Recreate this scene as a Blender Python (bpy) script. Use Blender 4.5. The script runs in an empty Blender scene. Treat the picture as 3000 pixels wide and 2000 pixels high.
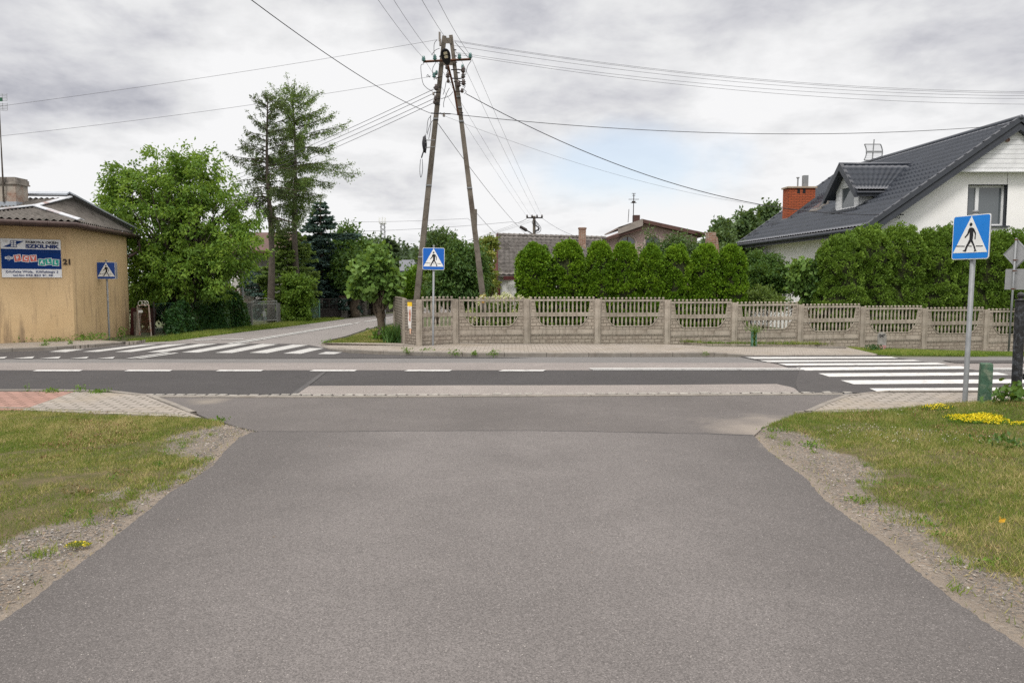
import bpy, bmesh, math, random
import numpy as np
from mathutils import Vector, Matrix
R = math.radians
rng = np.random.default_rng(7); random.seed(7)
SC = bpy.context.scene
# ------------------------------------------------------------------ camera
F = 2250.0; CH = 1.77; PITCH = math.atan(174 / F)
cam = bpy.data.cameras.new('camera'); camo = bpy.data.objects.new('camera', cam)
SC.collection.objects.link(camo)
cam.sensor_width = 36; cam.lens = F / 3000 * 36; cam.clip_end = 6000; cam.clip_start = 0.1
camo.location = (0, 0, CH); camo.rotation_euler = (R(90) - PITCH, 0, 0)
SC.camera = camo
# ------------------------------------------------------------------ world: real sky behind a broken cloud deck
SUN_EL, SUN_ROT = R(52), R(205)
W = bpy.data.worlds.new('World'); SC.world = W; W.use_nodes = True
nt = W.node_tree; nt.nodes.clear()
class N:
    """tiny node helper"""
    def __init__(s, tree): s.t = tree
    def new(s, typ, **kw):
        n = s.t.nodes.new(typ)
        for k, v in kw.items(): setattr(n, k, v)
        return n
    def put(s, sock, v):
        if hasattr(v, 'is_linked') or isinstance(v, bpy.types.NodeSocket): s.t.links.new(v, sock)
        else: sock.default_value = v
    def math(s, op, a, b=0.0, c=None, clamp=False):
        n = s.new('ShaderNodeMath', operation=op, use_clamp=clamp)
        s.put(n.inputs[0], a); s.put(n.inputs[1], b)
        if c is not None: s.put(n.inputs[2], c)
        return n.outputs[0]
    def vmath(s, op, a, b=(0, 0, 0)):
        n = s.new('ShaderNodeVectorMath', operation=op)
        s.put(n.inputs[0], a); s.put(n.inputs[1], b)
        return n.outputs['Value'] if op in ('LENGTH', 'DOT_PRODUCT', 'DISTANCE') else n.outputs[0]
    def noise(s, vec, scale, detail=4, rough=0.55, dist=0.0, col=False):
        n = s.new('ShaderNodeTexNoise')
        if vec is not None: s.put(n.inputs['Vector'], vec)
        n.inputs['Scale'].default_value = scale; n.inputs['Detail'].default_value = detail
        n.inputs['Roughness'].default_value = rough; n.inputs['Distortion'].default_value = dist
        return n.outputs['Color' if col else 'Fac']
    def ramp(s, fac, stops, interp='LINEAR'):
        n = s.new('ShaderNodeValToRGB'); cr = n.color_ramp; cr.interpolation = interp
        while len(cr.elements) < len(stops): cr.elements.new(0.5)
        for e, (p, c) in zip(cr.elements, stops):
            e.position = p; e.color = (c[0], c[1], c[2], 1) if isinstance(c, (tuple, list)) else (c, c, c, 1)
        s.put(n.inputs[0], fac); return n.outputs[0]
    def mix(s, fac, a, b, blend='MIX'):
        n = s.new('ShaderNodeMix', data_type='RGBA', blend_type=blend)
        s.put(n.inputs[0], fac)
        for i, v in ((6, a), (7, b)):
            if isinstance(v, (tuple, list)): n.inputs[i].default_value = (v[0], v[1], v[2], 1)
            else: s.put(n.inputs[i], v)
        return n.outputs[2]
n = N(nt)
sky = n.new('ShaderNodeTexSky', sky_type='NISHITA', sun_disc=False, sun_elevation=SUN_EL, sun_rotation=SUN_ROT)
tc = n.new('ShaderNodeTexCoord'); D = tc.outputs['Generated']
sx = n.new('ShaderNodeSeparateXYZ'); nt.links.new(D, sx.inputs[0])
zz = n.math('ADD', n.math('MAXIMUM', sx.outputs[2], 0.0), 0.20)
cx = n.new('ShaderNodeCombineXYZ')
n.put(cx.inputs[0], n.math('DIVIDE', sx.outputs[0], zz)); n.put(cx.inputs[1], n.math('DIVIDE', sx.outputs[1], zz)); cx.inputs[2].default_value = 0.37
uv = n.vmath('MULTIPLY', cx.outputs[0], (1.0, 1.0, 1.0))
big = n.noise(uv, 0.75, 6, 0.5, 0.35)
fine = n.noise(n.vmath('ADD', uv, (4.1, 2.3, 0)), 3.6, 9, 0.57, 0.15)
wisp = n.noise(n.vmath('MULTIPLY', D, (6.0, 6.0, 15.0)), 1.3, 7, 0.55, 0.3)
v = n.math('ADD', n.math('MULTIPLY', big, 0.95), n.math('MULTIPLY', fine, 0.80))
v = n.math('ADD', v, n.math('MULTIPLY', wisp, 0.50))          # ~1.02 mean
v = n.math('SUBTRACT', v, n.math('MULTIPLY', sx.outputs[2], 0.80, clamp=False))
v = n.math('ADD', n.math('MULTIPLY', n.math('SUBTRACT', v, 1.0), 1.12), 1.02)
def blob(c, sc, amp):
    q = n.vmath('MULTIPLY', n.vmath('SUBTRACT', D, c), sc)
    q = n.vmath('ADD', q, n.vmath('MULTIPLY', n.vmath('SUBTRACT', n.noise(D, 6.0, 6, 0.6, 0.0, col=True), (0.5, 0.5, 0.5)), (1.3, 1.3, 1.3)))
    m = n.new('ShaderNodeMapRange', interpolation_type='SMOOTHSTEP'); n.put(m.inputs[0], n.vmath('LENGTH', q))
    m.inputs[1].default_value = 1.25; m.inputs[2].default_value = 0.35; m.inputs[3].default_value = 0; m.inputs[4].default_value = amp
    return m.outputs[0]
def dirpx(px, py):
    d = Vector(((px - 1500) / F, 1, 0)) ; d.z = (1000 - py) / F * math.cos(PITCH) - math.sin(PITCH); d.y = math.cos(PITCH) + (1000 - py) / F * math.sin(PITCH)
    return tuple(d.normalized())
v = n.math('SUBTRACT', v, blob(dirpx(60, 120), (4.2, 2.5, 8.0), 0.42))
v = n.math('SUBTRACT', v, blob(dirpx(1750, -60), (2.6, 2.0, 10.0), 0.24))
v = n.math('SUBTRACT', v, blob(dirpx(1080, 470), (7.0, 2.5, 16.0), 0.20))
v = n.math('SUBTRACT', v, blob(dirpx(1750, 330), (6.0, 2.5, 14.0), 0.14))
v = n.math('SUBTRACT', v, blob(dirpx(2750, 60), (4.0, 2.5, 10.0), 0.16))
v = n.math('ADD', v, blob(dirpx(640, 240), (4.0, 2.5, 7.0), 0.14))
cloud = n.ramp(v, [(0.25, (0.215, 0.224, 0.268)), (0.45, (0.325, 0.33, 0.366)), (0.62, (0.455, 0.457, 0.482)), (0.80, (0.57, 0.572, 0.58)), (1.0, (0.66, 0.66, 0.665))])
# an overcast sky is about three times brighter overhead than at the horizon (CIE overcast sky)
zen = n.new('ShaderNodeMapRange', interpolation_type='SMOOTHSTEP'); n.put(zen.inputs[0], sx.outputs[2]); zen.inputs[1].default_value = 0.40; zen.inputs[2].default_value = 0.85; zen.inputs[3].default_value = 1.0; zen.inputs[4].default_value = 3.6
zw = n.new('ShaderNodeMapRange'); n.put(zw.inputs[0], sx.outputs[2]); zw.inputs[1].default_value = 0.40; zw.inputs[2].default_value = 0.85; zw.inputs[3].default_value = 0.0; zw.inputs[4].default_value = 1.0
cloud = n.mix(zw.outputs[0], cloud, (0.50, 0.47, 0.44))
blue = blob(dirpx(1800, 490), (7.2, 3.0, 19.0), 0.8)
bgc = n.new('ShaderNodeBackground'); n.put(bgc.inputs[0], cloud); n.put(bgc.inputs[1], zen.outputs[0])
bgs = n.new('ShaderNodeBackground'); n.put(bgs.inputs[0], sky.outputs[0]); bgs.inputs[1].default_value = 0.12
veil = n.new('ShaderNodeBackground'); veil.inputs[0].default_value = (0.80, 0.84, 0.90, 1); veil.inputs[1].default_value = 0.68
ms0 = n.new('ShaderNodeMixShader'); ms0.inputs[0].default_value = 0.55
nt.links.new(bgs.outputs[0], ms0.inputs[1]); nt.links.new(veil.outputs[0], ms0.inputs[2])
ms = n.new('ShaderNodeMixShader'); n.put(ms.inputs[0], blue); nt.links.new(bgc.outputs[0], ms.inputs[1]); nt.links.new(ms0.outputs[0], ms.inputs[2])
wo = n.new('ShaderNodeOutputWorld'); nt.links.new(ms.outputs[0], wo.inputs[0])
sun = bpy.data.lights.new('sun', 'SUN'); sun.energy = 1.5; sun.angle = R(14); sun.color = (1, 0.96, 0.9)
suno = bpy.data.objects.new('sun', sun); SC.collection.objects.link(suno)
suno.rotation_euler = (R(90) - SUN_EL, 0, R(180) - SUN_ROT)   # light falls from behind the camera, a little from the left
suno.rotation_euler = (R(38), 0, R(-25))
SC.view_settings.view_transform = 'Standard'; SC.view_settings.look = 'None'
SC.view_settings.exposure = 0.5; SC.view_settings.gamma = 1
SC.cycles.use_denoising = False
# ------------------------------------------------------------------ pixel of the photograph (3000x2000) -> world
def ray(px, py):
    x = (px - 1500) / F; y = (1000 - py) / F
    return Vector((x, math.cos(PITCH) + y * math.sin(PITCH), -math.sin(PITCH) + y * math.cos(PITCH)))
def P(px, py, Y):
    d = ray(px, py); return Vector((0, 0, CH)) + d * (Y / d.y)
def gz(x, y):
    return -0.034 * max(0.0, min(x, 16) - 5.0) * min(1.0, max(0.0, (y - 18.9) / 4.0))
def G(px, py, dz=0.0):
    d = ray(px, py); z = dz
    for _ in range(8):
        t = (z - CH) / d.z; x, y = d.x * t, d.y * t; z = gz(x, y) + dz
    return Vector((x, y, z))
# ------------------------------------------------------------------ object helpers
def tag(o, label=None, cat=None, group=None, kind=None):
    if label: o['label'] = label
    if cat: o['category'] = cat
    if group: o['group'] = group
    if kind: o['kind'] = kind
    return o
def empty(name, loc, label, cat, group=None, rz=0):
    o = bpy.data.objects.new(name, None); SC.collection.objects.link(o); o.location = loc; o.rotation_euler = (0, 0, rz)
    o.empty_display_size = 0.2
    return tag(o, label, cat, group)
def wm(o): return o.matrix_basis.copy() if o.parent is None else wm(o.parent) @ o.matrix_parent_inverse @ o.matrix_basis
def link(name, me, mat, parent=None, world=True):
    """link a mesh given in world coordinates; a parent keeps it in place"""
    o = bpy.data.objects.new(name, me); SC.collection.objects.link(o)
    if mat is not None and not me.materials:
        for m_ in (mat if isinstance(mat, (list, tuple)) else [mat]): me.materials.append(m_)
    if parent is not None:
        o.parent = parent
        if world: o.matrix_parent_inverse = wm(parent).inverted()
    return o
def copy_tree(o, parent=None):
    c = o.copy(); SC.collection.objects.link(c)
    if parent is not None: c.parent = parent
    for ch in [k for k in SC.collection.objects if k.parent == o]: copy_tree(ch, c)
    return c
class MB:
    def __init__(s): s.v = []; s.f = []; s.m = []
    def add(s, vs, fs, mi=0):
        b = len(s.v); s.v += [tuple(p) for p in vs]; s.f += [tuple(i + b for i in f) for f in fs]; s.m += [mi] * len(fs); return s
    def hexa(s, p, mi=0):      # 8 points: bottom ring 0-3, top ring 4-7
        return s.add(p, [(3, 2, 1, 0), (4, 5, 6, 7), (0, 1, 5, 4), (1, 2, 6, 5), (2, 3, 7, 6), (3, 0, 4, 7)], mi)
    def box(s, x0, x1, y0, y1, z0, z1, mi=0, M=None):
        p = [Vector(q) for q in ((x0, y0, z0), (x1, y0, z0), (x1, y1, z0), (x0, y1, z0), (x0, y0, z1), (x1, y0, z1), (x1, y1, z1), (x0, y1, z1))]
        if M is not None: p = [M @ q if isinstance(M, Matrix) else M(*q) for q in p]
        return s.hexa(p, mi)
    def tube(s, pts, r, k=8, mi=0, cap=True):
        pts = [Vector(p) for p in pts]; rs = r if isinstance(r, (list, tuple)) else [r] * len(pts)
        rings = []; prev = None
        for i, p in enumerate(pts):
            t = (pts[min(i + 1, len(pts) - 1)] - pts[max(i - 1, 0)])
            if t.length < 1e-9: t = Vector((0, 0, 1))
            t.normalize()
            if prev is None: a = t.cross(Vector((0, 0, 1)) if abs(t.z) < .9 else Vector((1, 0, 0)))
            else: a = prev - t * prev.dot(t)
            if a.length < 1e-6: a = t.orthogonal()
            a.normalize(); prev = a; b = t.cross(a)
            rings.append([p + (a * math.cos(2 * math.pi * j / k) + b * math.sin(2 * math.pi * j / k)) * rs[i] for j in range(k)])
        vs = [q for ring in rings for q in ring]; fs = []
        for i in range(len(pts) - 1):
            for j in range(k):
                fs.append((i * k + j, i * k + (j + 1) % k, (i + 1) * k + (j + 1) % k, (i + 1) * k + j))
        if cap: fs.append(tuple(range(k))[::-1]); fs.append(tuple((len(pts) - 1) * k + j for j in range(k)))
        return s.add(vs, fs, mi)
    def lathe(s, base, prof, k=8, mi=0, axis=None):
        vs = []; fs = []
        ax = Matrix.Identity(3) if axis is None else Vector(axis).to_track_quat('Z', 'Y').to_matrix()
        for (r, z) in prof:
            for j in range(k): vs.append(Vector(base) + ax @ Vector((r * math.cos(2 * math.pi * j / k), r * math.sin(2 * math.pi * j / k), z)))
        for i in range(len(prof) - 1):
            for j in range(k): fs.append((i * k + j, i * k + (j + 1) % k, (i + 1) * k + (j + 1) % k, (i + 1) * k + j))
        fs.append(tuple(range(k))[::-1]); fs.append(tuple((len(prof) - 1) * k + j for j in range(k)))
        return s.add(vs, fs, mi)
    def prism(s, poly, off, mi=0):   # extrude polygon by vector
        k = len(poly); off = Vector(off); vs = [Vector(p) for p in poly] + [Vector(p) + off for p in poly]
        return s.add(vs, [tuple(range(k)), tuple(range(2 * k - 1, k - 1, -1))] + [(i, i + k, (i + 1) % k + k, (i + 1) % k) for i in range(k)], mi)
    def mesh(s, name, smooth=False):
        me = bpy.data.meshes.new(name); me.from_pydata(s.v, [], s.f); me.update()
        if any(s.m): me.polygons.foreach_set('material_index', s.m)
        bm = bmesh.new(); bm.from_mesh(me); bmesh.ops.recalc_face_normals(bm, faces=bm.faces); bm.to_mesh(me); bm.free()
        if smooth: me.polygons.foreach_set('use_smooth', [True] * len(me.polygons))
        return me
    def build(s, name, mat, parent=None, smooth=False): return link(name, s.mesh(name, smooth), mat, parent)
def buildsep(mb, name, m, parent=None, smooth=False, near=0.0):
    """every loose piece of the builder becomes an object of its own"""
    par = list(range(len(mb.v)))
    def fd(i):
        while par[i] != i: par[i] = par[par[i]]; i = par[i]
        return i
    for f_ in mb.f:
        r0 = fd(f_[0])
        for j in f_[1:]: par[fd(j)] = r0
    groups = {}
    for f_ in mb.f: groups.setdefault(fd(f_[0]), []).append(f_)
    gl_ = []
    for fs in groups.values():
        ids = sorted({i for f_ in fs for i in f_}); P_ = np.array([mb.v[i] for i in ids]); gl_.append([ids, fs, P_.min(0), P_.max(0)])
    merged = True
    while merged and near > 0:
        merged = False
        for i in range(len(gl_)):
            for j in range(i + 1, len(gl_)):
                if np.all(gl_[i][2] - near < gl_[j][3]) and np.all(gl_[j][2] - near < gl_[i][3]):
                    g2 = gl_.pop(j); gl_[i] = [gl_[i][0] + g2[0], gl_[i][1] + g2[1], np.minimum(gl_[i][2], g2[2]), np.maximum(gl_[i][3], g2[3])]; merged = True; break
            if merged: break
    for ids, fs, _, _ in gl_:
        mp_ = {i: k for k, i in enumerate(ids)}; q_ = MB(); q_.add([mb.v[i] for i in ids], [tuple(mp_[i] for i in f_) for f_ in fs]); q_.build(name, m, parent, smooth)
def npmesh(name, V, k, attr=None, smooth=False, pattr=None):
    """V (n,k,3) -> n k-gons"""
    nF = V.shape[0]; me = bpy.data.meshes.new(name)
    me.vertices.add(nF * k); me.vertices.foreach_set('co', V.reshape(-1).astype(np.float32))
    me.loops.add(nF * k); me.loops.foreach_set('vertex_index', np.arange(nF * k, dtype=np.int32))
    me.polygons.add(nF); me.polygons.foreach_set('loop_start', np.arange(0, nF * k, k, dtype=np.int32))
    me.polygons.foreach_set('loop_total', np.full(nF, k, dtype=np.int32))
    if attr is not None:
        a = me.attributes.new('rnd', 'FLOAT', 'FACE'); a.data.foreach_set('value', attr.astype(np.float32))
    me.update(); me.validate(); return me
def gridmesh(name, V, attr=None, smooth=True):
    """V (a,b,3) grid"""
    a, b, _ = V.shape; me = bpy.data.meshes.new(name)
    me.vertices.add(a * b); me.vertices.foreach_set('co', V.reshape(-1).astype(np.float32))
    i = np.arange(a * b).reshape(a, b); q = np.stack([i[:-1, :-1], i[:-1, 1:], i[1:, 1:], i[1:, :-1]], -1).reshape(-1, 4)
    nF = len(q); me.loops.add(nF * 4); me.loops.foreach_set('vertex_index', q.reshape(-1).astype(np.int32))
    me.polygons.add(nF); me.polygons.foreach_set('loop_start', np.arange(0, nF * 4, 4, dtype=np.int32)); me.polygons.foreach_set('loop_total', np.full(nF, 4, dtype=np.int32))
    if attr is not None:
        at = me.attributes.new('rnd', 'FLOAT', 'POINT'); at.data.foreach_set('value', attr.reshape(-1).astype(np.float32))
    if smooth: me.polygons.foreach_set('use_smooth', [True] * nF)
    me.update(); return me
def sines(p, sc, seed=0, m=7):
    g = np.random.default_rng(seed + 100); k = g.normal(size=(m, 3)) * sc; ph = g.uniform(0, 6.28, m)
    return np.sin(p @ k.T + ph).sum(-1) / math.sqrt(m)
def unit(a): return a / (np.linalg.norm(a, axis=-1, keepdims=True) + 1e-9)
# ------------------------------------------------------------------ materials
def new_mat(name):
    m = bpy.data.materials.new(name); m.use_nodes = True; t = m.node_tree; t.nodes.clear(); h = N(t)
    out = h.new('ShaderNodeOutputMaterial'); b = h.new('ShaderNodeBsdfPrincipled'); t.links.new(b.outputs[0], out.inputs[0])
    return m, h, b, out
def sgl(r, g, b):
    f = lambda c: (c / 255 / 12.92) if c <= 10 else ((c / 255 + .055) / 1.055) ** 2.4
    return (f(r), f(g), f(b))
def dk(c, k): return tuple(x * k for x in c)
def objvar(h, col, amt):
    oi = h.new('ShaderNodeObjectInfo'); return h.mix(h.math('MULTIPLY', oi.outputs['Random'], amt), col, (0.11, 0.095, 0.075))
def mat(name, c, rough=0.75, var=0.25, scale=3.0, c2=None, bump=0.0, bscale=60, metal=0.0, fine=0.0, fscale=120, spec=0.3, stain=None, stscale=1.0, coords='Object', ov=0.0, streak=0.0):
    m, h, b, out = new_mat(name); tc = h.new('ShaderNodeTexCoord').outputs[coords]
    nz = h.noise(tc, scale, 6, 0.6)
    f = h.ramp(nz, [(0.3, 0.0), (0.7, 1.0)])
    col = h.mix(f, dk(c, 1 - var), c2 if c2 else dk(c, 1 + var))
    if fine > 0:
        fz = h.ramp(h.noise(tc, fscale, 3, 0.7), [(0.3, 0.0), (0.7, 1.0)])
        col = h.mix(h.math('MULTIPLY', fz, fine), col, dk(c, 0.35))
    if stain:
        s2 = h.ramp(h.noise(tc, stscale, 7, 0.65, 0.5), [(0.5, 0.0), (0.68, 1.0)])
        col = h.mix(h.math('MULTIPLY', s2, 0.8), col, stain)
    if ov: col = objvar(h, col, ov)
    if streak:   # rain streaks and algae running down
        mp = h.new('ShaderNodeMapping'); h.put(mp.inputs[0], h.vmath('ADD', tc, h.vmath('MULTIPLY', (7, 3, 0), (1, 1, 1)))); mp.inputs['Scale'].default_value = (14, 14, 0.8)
        col = h.mix(h.ramp(h.noise(mp.outputs[0], 1.0, 5, 0.6), [(0.52, 0.0), (0.70, streak)]), col, (0.10, 0.085, 0.06))
    h.put(b.inputs['Base Color'], col); b.inputs['Roughness'].default_value = rough; b.inputs['Metallic'].default_value = metal
    b.inputs['Specular IOR Level'].default_value = spec
    if bump > 0:
        bp = h.new('ShaderNodeBump'); bp.inputs['Strength'].default_value = bump; bp.inputs['Distance'].default_value = 0.02
        h.put(bp.inputs['Height'], h.noise(tc, bscale, 5, 0.65)); h.t.links.new(bp.outputs[0], b.inputs['Normal'])
    return m
def leafmat(name, c1, c2, c3, transl=0.3, rough=0.55):
    m, h, b, out = new_mat(name); a = h.new('ShaderNodeAttribute', attribute_name='rnd')
    col = h.ramp(a.outputs['Fac'], [(0.0, c1), (0.5, c2), (1.0, c3)])
    h.put(b.inputs['Base Color'], col); b.inputs['Roughness'].default_value = rough; b.inputs['Specular IOR Level'].default_value = 0.25
    tr = h.new('ShaderNodeBsdfTranslucent'); h.put(tr.inputs[0], h.mix(0.5, col, (0.25, 0.35, 0.03)))
    mx = h.new('ShaderNodeMixShader'); mx.inputs[0].default_value = transl
    h.t.links.new(b.outputs[0], mx.inputs[1]); h.t.links.new(tr.outputs[0], mx.inputs[2]); h.t.links.new(mx.outputs[0], out.inputs[0])
    return m
def asphalt(name, c, light=0.5, tint=None, cracks=0.0, patch=0.2, dust=None, edge=None):
    m, h, b, out = new_mat(name); tc = h.new('ShaderNodeTexCoord').outputs['Object']
    big = h.ramp(h.noise(tc, 0.55, 5, 0.55, 0.3), [(0.3, 0.0), (0.7, 1.0)])
    col = h.mix(big, dk(c, 1 - patch), tint if tint else dk(c, 1 + patch))
    mid = h.ramp(h.noise(tc, 3.5, 5, 0.6), [(0.35, 0.0), (0.65, 1.0)])
    col = h.mix(h.math('MULTIPLY', mid, 0.22), col, dk(c, 0.72))
    oil = h.ramp(h.noise(tc, 2.3, 6, 0.7, 0.6), [(0.60, 0.0), (0.70, 0.30)]); col = h.mix(oil, col, dk(c, 0.5))
    pale = h.ramp(h.noise(h.vmath('ADD', tc, (31, 17, 0)), 1.4, 6, 0.65, 0.4), [(0.55, 0.0), (0.70, 0.35)]); col = h.mix(pale, col, dk(c, 1.35))
    if edge:   # the untravelled margins kept their dark binder, the travelled middle is polished pale
        s_ = h.new('ShaderNodeSeparateXYZ'); h.put(s_.inputs[0], h.vmath('ADD', tc, h.vmath('MULTIPLY', h.vmath('SUBTRACT', h.noise(tc, 0.7, 5, 0.6, 0, True), (.5, .5, .5)), (1.6, 1.6, 0))))
        wv = h.math('ABSOLUTE', h.math('ADD', s_.outputs[0], h.math('MULTIPLY', s_.outputs[1], edge[2])))
        col = h.mix(h.ramp(h.math('DIVIDE', wv, 4.0), [(edge[0] / 4, 0.0), (edge[1] / 4, 0.85)]), col, dk(c, 0.58))
        trk = h.ramp(h.math('ABSOLUTE', h.math('SUBTRACT', wv, 0.95)), [(0.0, 0.30), (0.55, 0.0)]); col = h.mix(trk, col, dk(c, 1.22))
    g = h.noise(tc, 95, 3, 0.75)
    col = h.mix(h.ramp(g, [(0.42, 0.62), (0.55, 0.0)]), col, dk(c, 0.38))
    col = h.mix(h.ramp(h.noise(tc, 120, 2, 0.8), [(0.58, 0.0), (0.68, light)]), col, dk(c, 2.1))
    vo = h.new('ShaderNodeTexVoronoi'); h.put(vo.inputs['Vector'], tc); vo.inputs['Scale'].default_value = 60
    sp = h.ramp(vo.outputs['Distance'], [(0.10, 1.0), (0.2, 0.0)])
    sel = h.math('GREATER_THAN', vo.outputs['Color'], 0.86)
    col = h.mix(h.math('MULTIPLY', h.math('MULTIPLY', sp, sel), light * 1.5, clamp=True), col, (0.52, 0.49, 0.45))
    if cracks > 0:
        v2 = h.new('ShaderNodeTexVoronoi', feature='DISTANCE_TO_EDGE'); v2.inputs['Scale'].default_value = 1.1
        h.put(v2.inputs['Vector'], h.vmath('ADD', tc, h.vmath('MULTIPLY', h.noise(tc, 4, 4, 0.6, 0, True), (0.4, 0.4, 0.4))))
        ck = h.math('MULTIPLY', h.ramp(v2.outputs[0], [(0.0, 1.0), (0.012, 0.0)]), h.ramp(h.noise(tc, 0.8), [(0.5, 0.0), (0.62, cracks)]))
        col = h.mix(ck, col, dk(c, 0.3))
    if dust:   # sandy dust swept on to the surface near the given spots (x, y, radius, colour)
        for (x, y, r, dc, amt) in dust:
            d = h.vmath('DISTANCE', h.vmath('ADD', tc, h.vmath('MULTIPLY', h.vmath('SUBTRACT', h.noise(tc, 1.6, 5, 0.6, 0, True), (.5, .5, .5)), (r * 1.6, r * 1.6, 0))), (x, y, 0))
            col = h.mix(h.ramp(h.math('DIVIDE', d, r), [(0.25, amt), (1.0, 0.0)]), col, dc)
    h.put(b.inputs['Base Color'], col); b.inputs['Roughness'].default_value = 0.85; b.inputs['Specular IOR Level'].default_value = 0.2
    bp = h.new('ShaderNodeBump'); bp.inputs['Strength'].default_value = 0.8; bp.inputs['Distance'].default_value = 0.008
    h.put(bp.inputs['Height'], h.noise(tc, 90, 3, 0.7)); h.t.links.new(bp.outputs[0], b.inputs['Normal'])
    return m
def brickmat(name, c, mortar, bw=0.24, bh=0.075, ms=0.008, axes='xz', var=0.25, bump=0.6, rot=0.0, offs=0.5, rough=0.8, rock=0.0, c2=None, dirt=None, dsc=2.0, msmooth=0.1, z0=0.0, ov=0.0):
    m, h, b, out = new_mat(name); tc = h.new('ShaderNodeTexCoord').outputs['Object']
    s = h.new('ShaderNodeSeparateXYZ'); h.put(s.inputs[0], tc); cb = h.new('ShaderNodeCombineXYZ')
    if axes == 'xz': h.put(cb.inputs[0], h.math('ADD', s.outputs[0], h.math('MULTIPLY', s.outputs[1], 1.0))); h.put(cb.inputs[1], h.math('ADD', s.outputs[2], z0))
    elif axes == 'xonly': h.put(cb.inputs[0], s.outputs[0]); h.put(cb.inputs[1], h.math('ADD', s.outputs[2], z0))
    else: h.put(cb.inputs[0], s.outputs[0]); h.put(cb.inputs[1], s.outputs[1])
    mp = h.new('ShaderNodeMapping'); h.put(mp.inputs[0], cb.outputs[0]); mp.inputs['Rotation'].default_value = (0, 0, rot)
    br = h.new('ShaderNodeTexBrick'); h.put(br.inputs['Vector'], mp.outputs[0]); br.offset = offs
    br.inputs['Color1'].default_value = (*dk(c, 1 - var), 1); br.inputs['Color2'].default_value = (*(c2 or dk(c, 1 + var)), 1); br.inputs['Mortar'].default_value = (*mortar, 1)
    br.inputs['Scale'].default_value = 1.0; br.inputs['Mortar Size'].default_value = ms; br.inputs['Mortar Smooth'].default_value = msmooth
    br.inputs['Brick Width'].default_value = bw; br.inputs['Row Height'].default_value = bh
    col = br.outputs['Color']; nz = h.noise(tc, 4, 6, 0.65)
    col = h.mix(h.ramp(nz, [(0.35, 0.35), (0.65, 0.0)]), col, dk(c, 0.5))
    col = h.mix(h.math('MULTIPLY', h.noise(tc, 90, 3, 0.7), 0.25), col, dk(c, 0.4))
    if dirt: col = h.mix(h.ramp(h.noise(tc, dsc, 6, 0.65, 0.4), [(0.48, 0.0), (0.66, 0.85)]), col, dirt)
    if ov: col = objvar(h, col, ov)
    h.put(b.inputs['Base Color'], col); b.inputs['Roughness'].default_value = rough; b.inputs['Specular IOR Level'].default_value = 0.2
    bp = h.new('ShaderNodeBump'); bp.inputs['Strength'].default_value = bump; bp.inputs['Distance'].default_value = 0.02
    hgt = h.math('SUBTRACT', 1.0, br.outputs['Fac'])
    if rock > 0: hgt = h.math('ADD', hgt, h.math('MULTIPLY', h.noise(tc, 14, 3, 0.5), rock))
    h.put(bp.inputs['Height'], hgt); h.t.links.new(bp.outputs[0], b.inputs['Normal'])
    return m
def glassmat(name, c=(0.10, 0.115, 0.125), rough=0.05):  # opaque pane; lightened base colour stands in for sky reflection
    m, h, b, out = new_mat(name); b.inputs['Base Color'].default_value = (*c, 1); b.inputs['Roughness'].default_value = rough
    b.inputs['Specular IOR Level'].default_value = 0.9; return m

M_ = dict(
 concrete=mat('weathered_concrete', (0.34, 0.30, 0.255), 0.9, 0.22, 5, bump=0.4, bscale=80, fine=0.35, stain=(0.12, 0.10, 0.08), stscale=3.0),
 pole=mat('pole_concrete', (0.165, 0.145, 0.12), 0.9, 0.3, 2.5, bump=0.5, bscale=60, fine=0.5, fscale=60, stain=(0.06, 0.045, 0.035), stscale=4.0),
 kerb=mat('kerb_concrete', (0.235, 0.215, 0.19), 0.9, 0.25, 2.0, bump=0.3, bscale=90, fine=0.35, stain=(0.13, 0.11, 0.09), stscale=2.0),
 galv=mat('galvanised_steel', (0.235, 0.245, 0.255), 0.55, 0.15, 8, metal=0.25, fine=0.15, fscale=40),
 greyback=mat('grey_sign_back', (0.33, 0.335, 0.35), 0.55, 0.1, 6, metal=0.2),
 blue=mat('sign_blue', (0.004, 0.105, 0.45), 0.4, 0.06, 4, spec=0.4),
 blue2=mat('faded_sign_blue', (0.004, 0.18, 0.60), 0.4, 0.08, 4, spec=0.4),
 blue3=mat('dark_sign_blue', (0.006, 0.05, 0.25), 0.4, 0.06, 4, spec=0.4),
 signwhite=mat('sign_white', (0.72, 0.73, 0.72), 0.45, 0.04, 5),
 black=mat('black_paint', (0.012, 0.012, 0.014), 0.45, 0.3, 8),
 blackworn=mat('worn_black_paint', (0.02, 0.02, 0.022), 0.45, 0.3, 6, stain=(0.10, 0.11, 0.13), stscale=14.0, bump=0.3),
 rust=mat('rusty_iron', (0.10, 0.045, 0.025), 0.85, 0.4, 12, bump=0.3),
 darkiron=mat('dark_iron', (0.03, 0.025, 0.024), 0.7, 0.3, 9),
 wire=mat('wire_black', (0.025, 0.025, 0.03), 0.6, 0.1),
 wiregrey=mat('wire_aluminium', (0.10, 0.10, 0.115), 0.6, 0.1),
 porcelain=mat('insulator_porcelain', (0.05, 0.035, 0.03), 0.25, 0.2, 10, spec=0.5),
 glassgreen=mat('insulator_glass', (0.06, 0.16, 0.15), 0.15, 0.2, 10, spec=0.6),
 bark=mat('bark', (0.11, 0.085, 0.062), 0.95, 0.35, 9, bump=0.9, bscale=30, fine=0.4, fscale=40),
 barkgrey=mat('grey_bark', (0.095, 0.08, 0.066), 0.95, 0.35, 7, bump=0.9, bscale=26, fine=0.4, fscale=36),
 twig=mat('twig_brown', (0.045, 0.033, 0.024), 0.95, 0.3, 9),
 white=mat('white_plastic', (0.72, 0.73, 0.74), 0.5, 0.05, 4),
 glass=glassmat('window_glass'),
)
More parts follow.
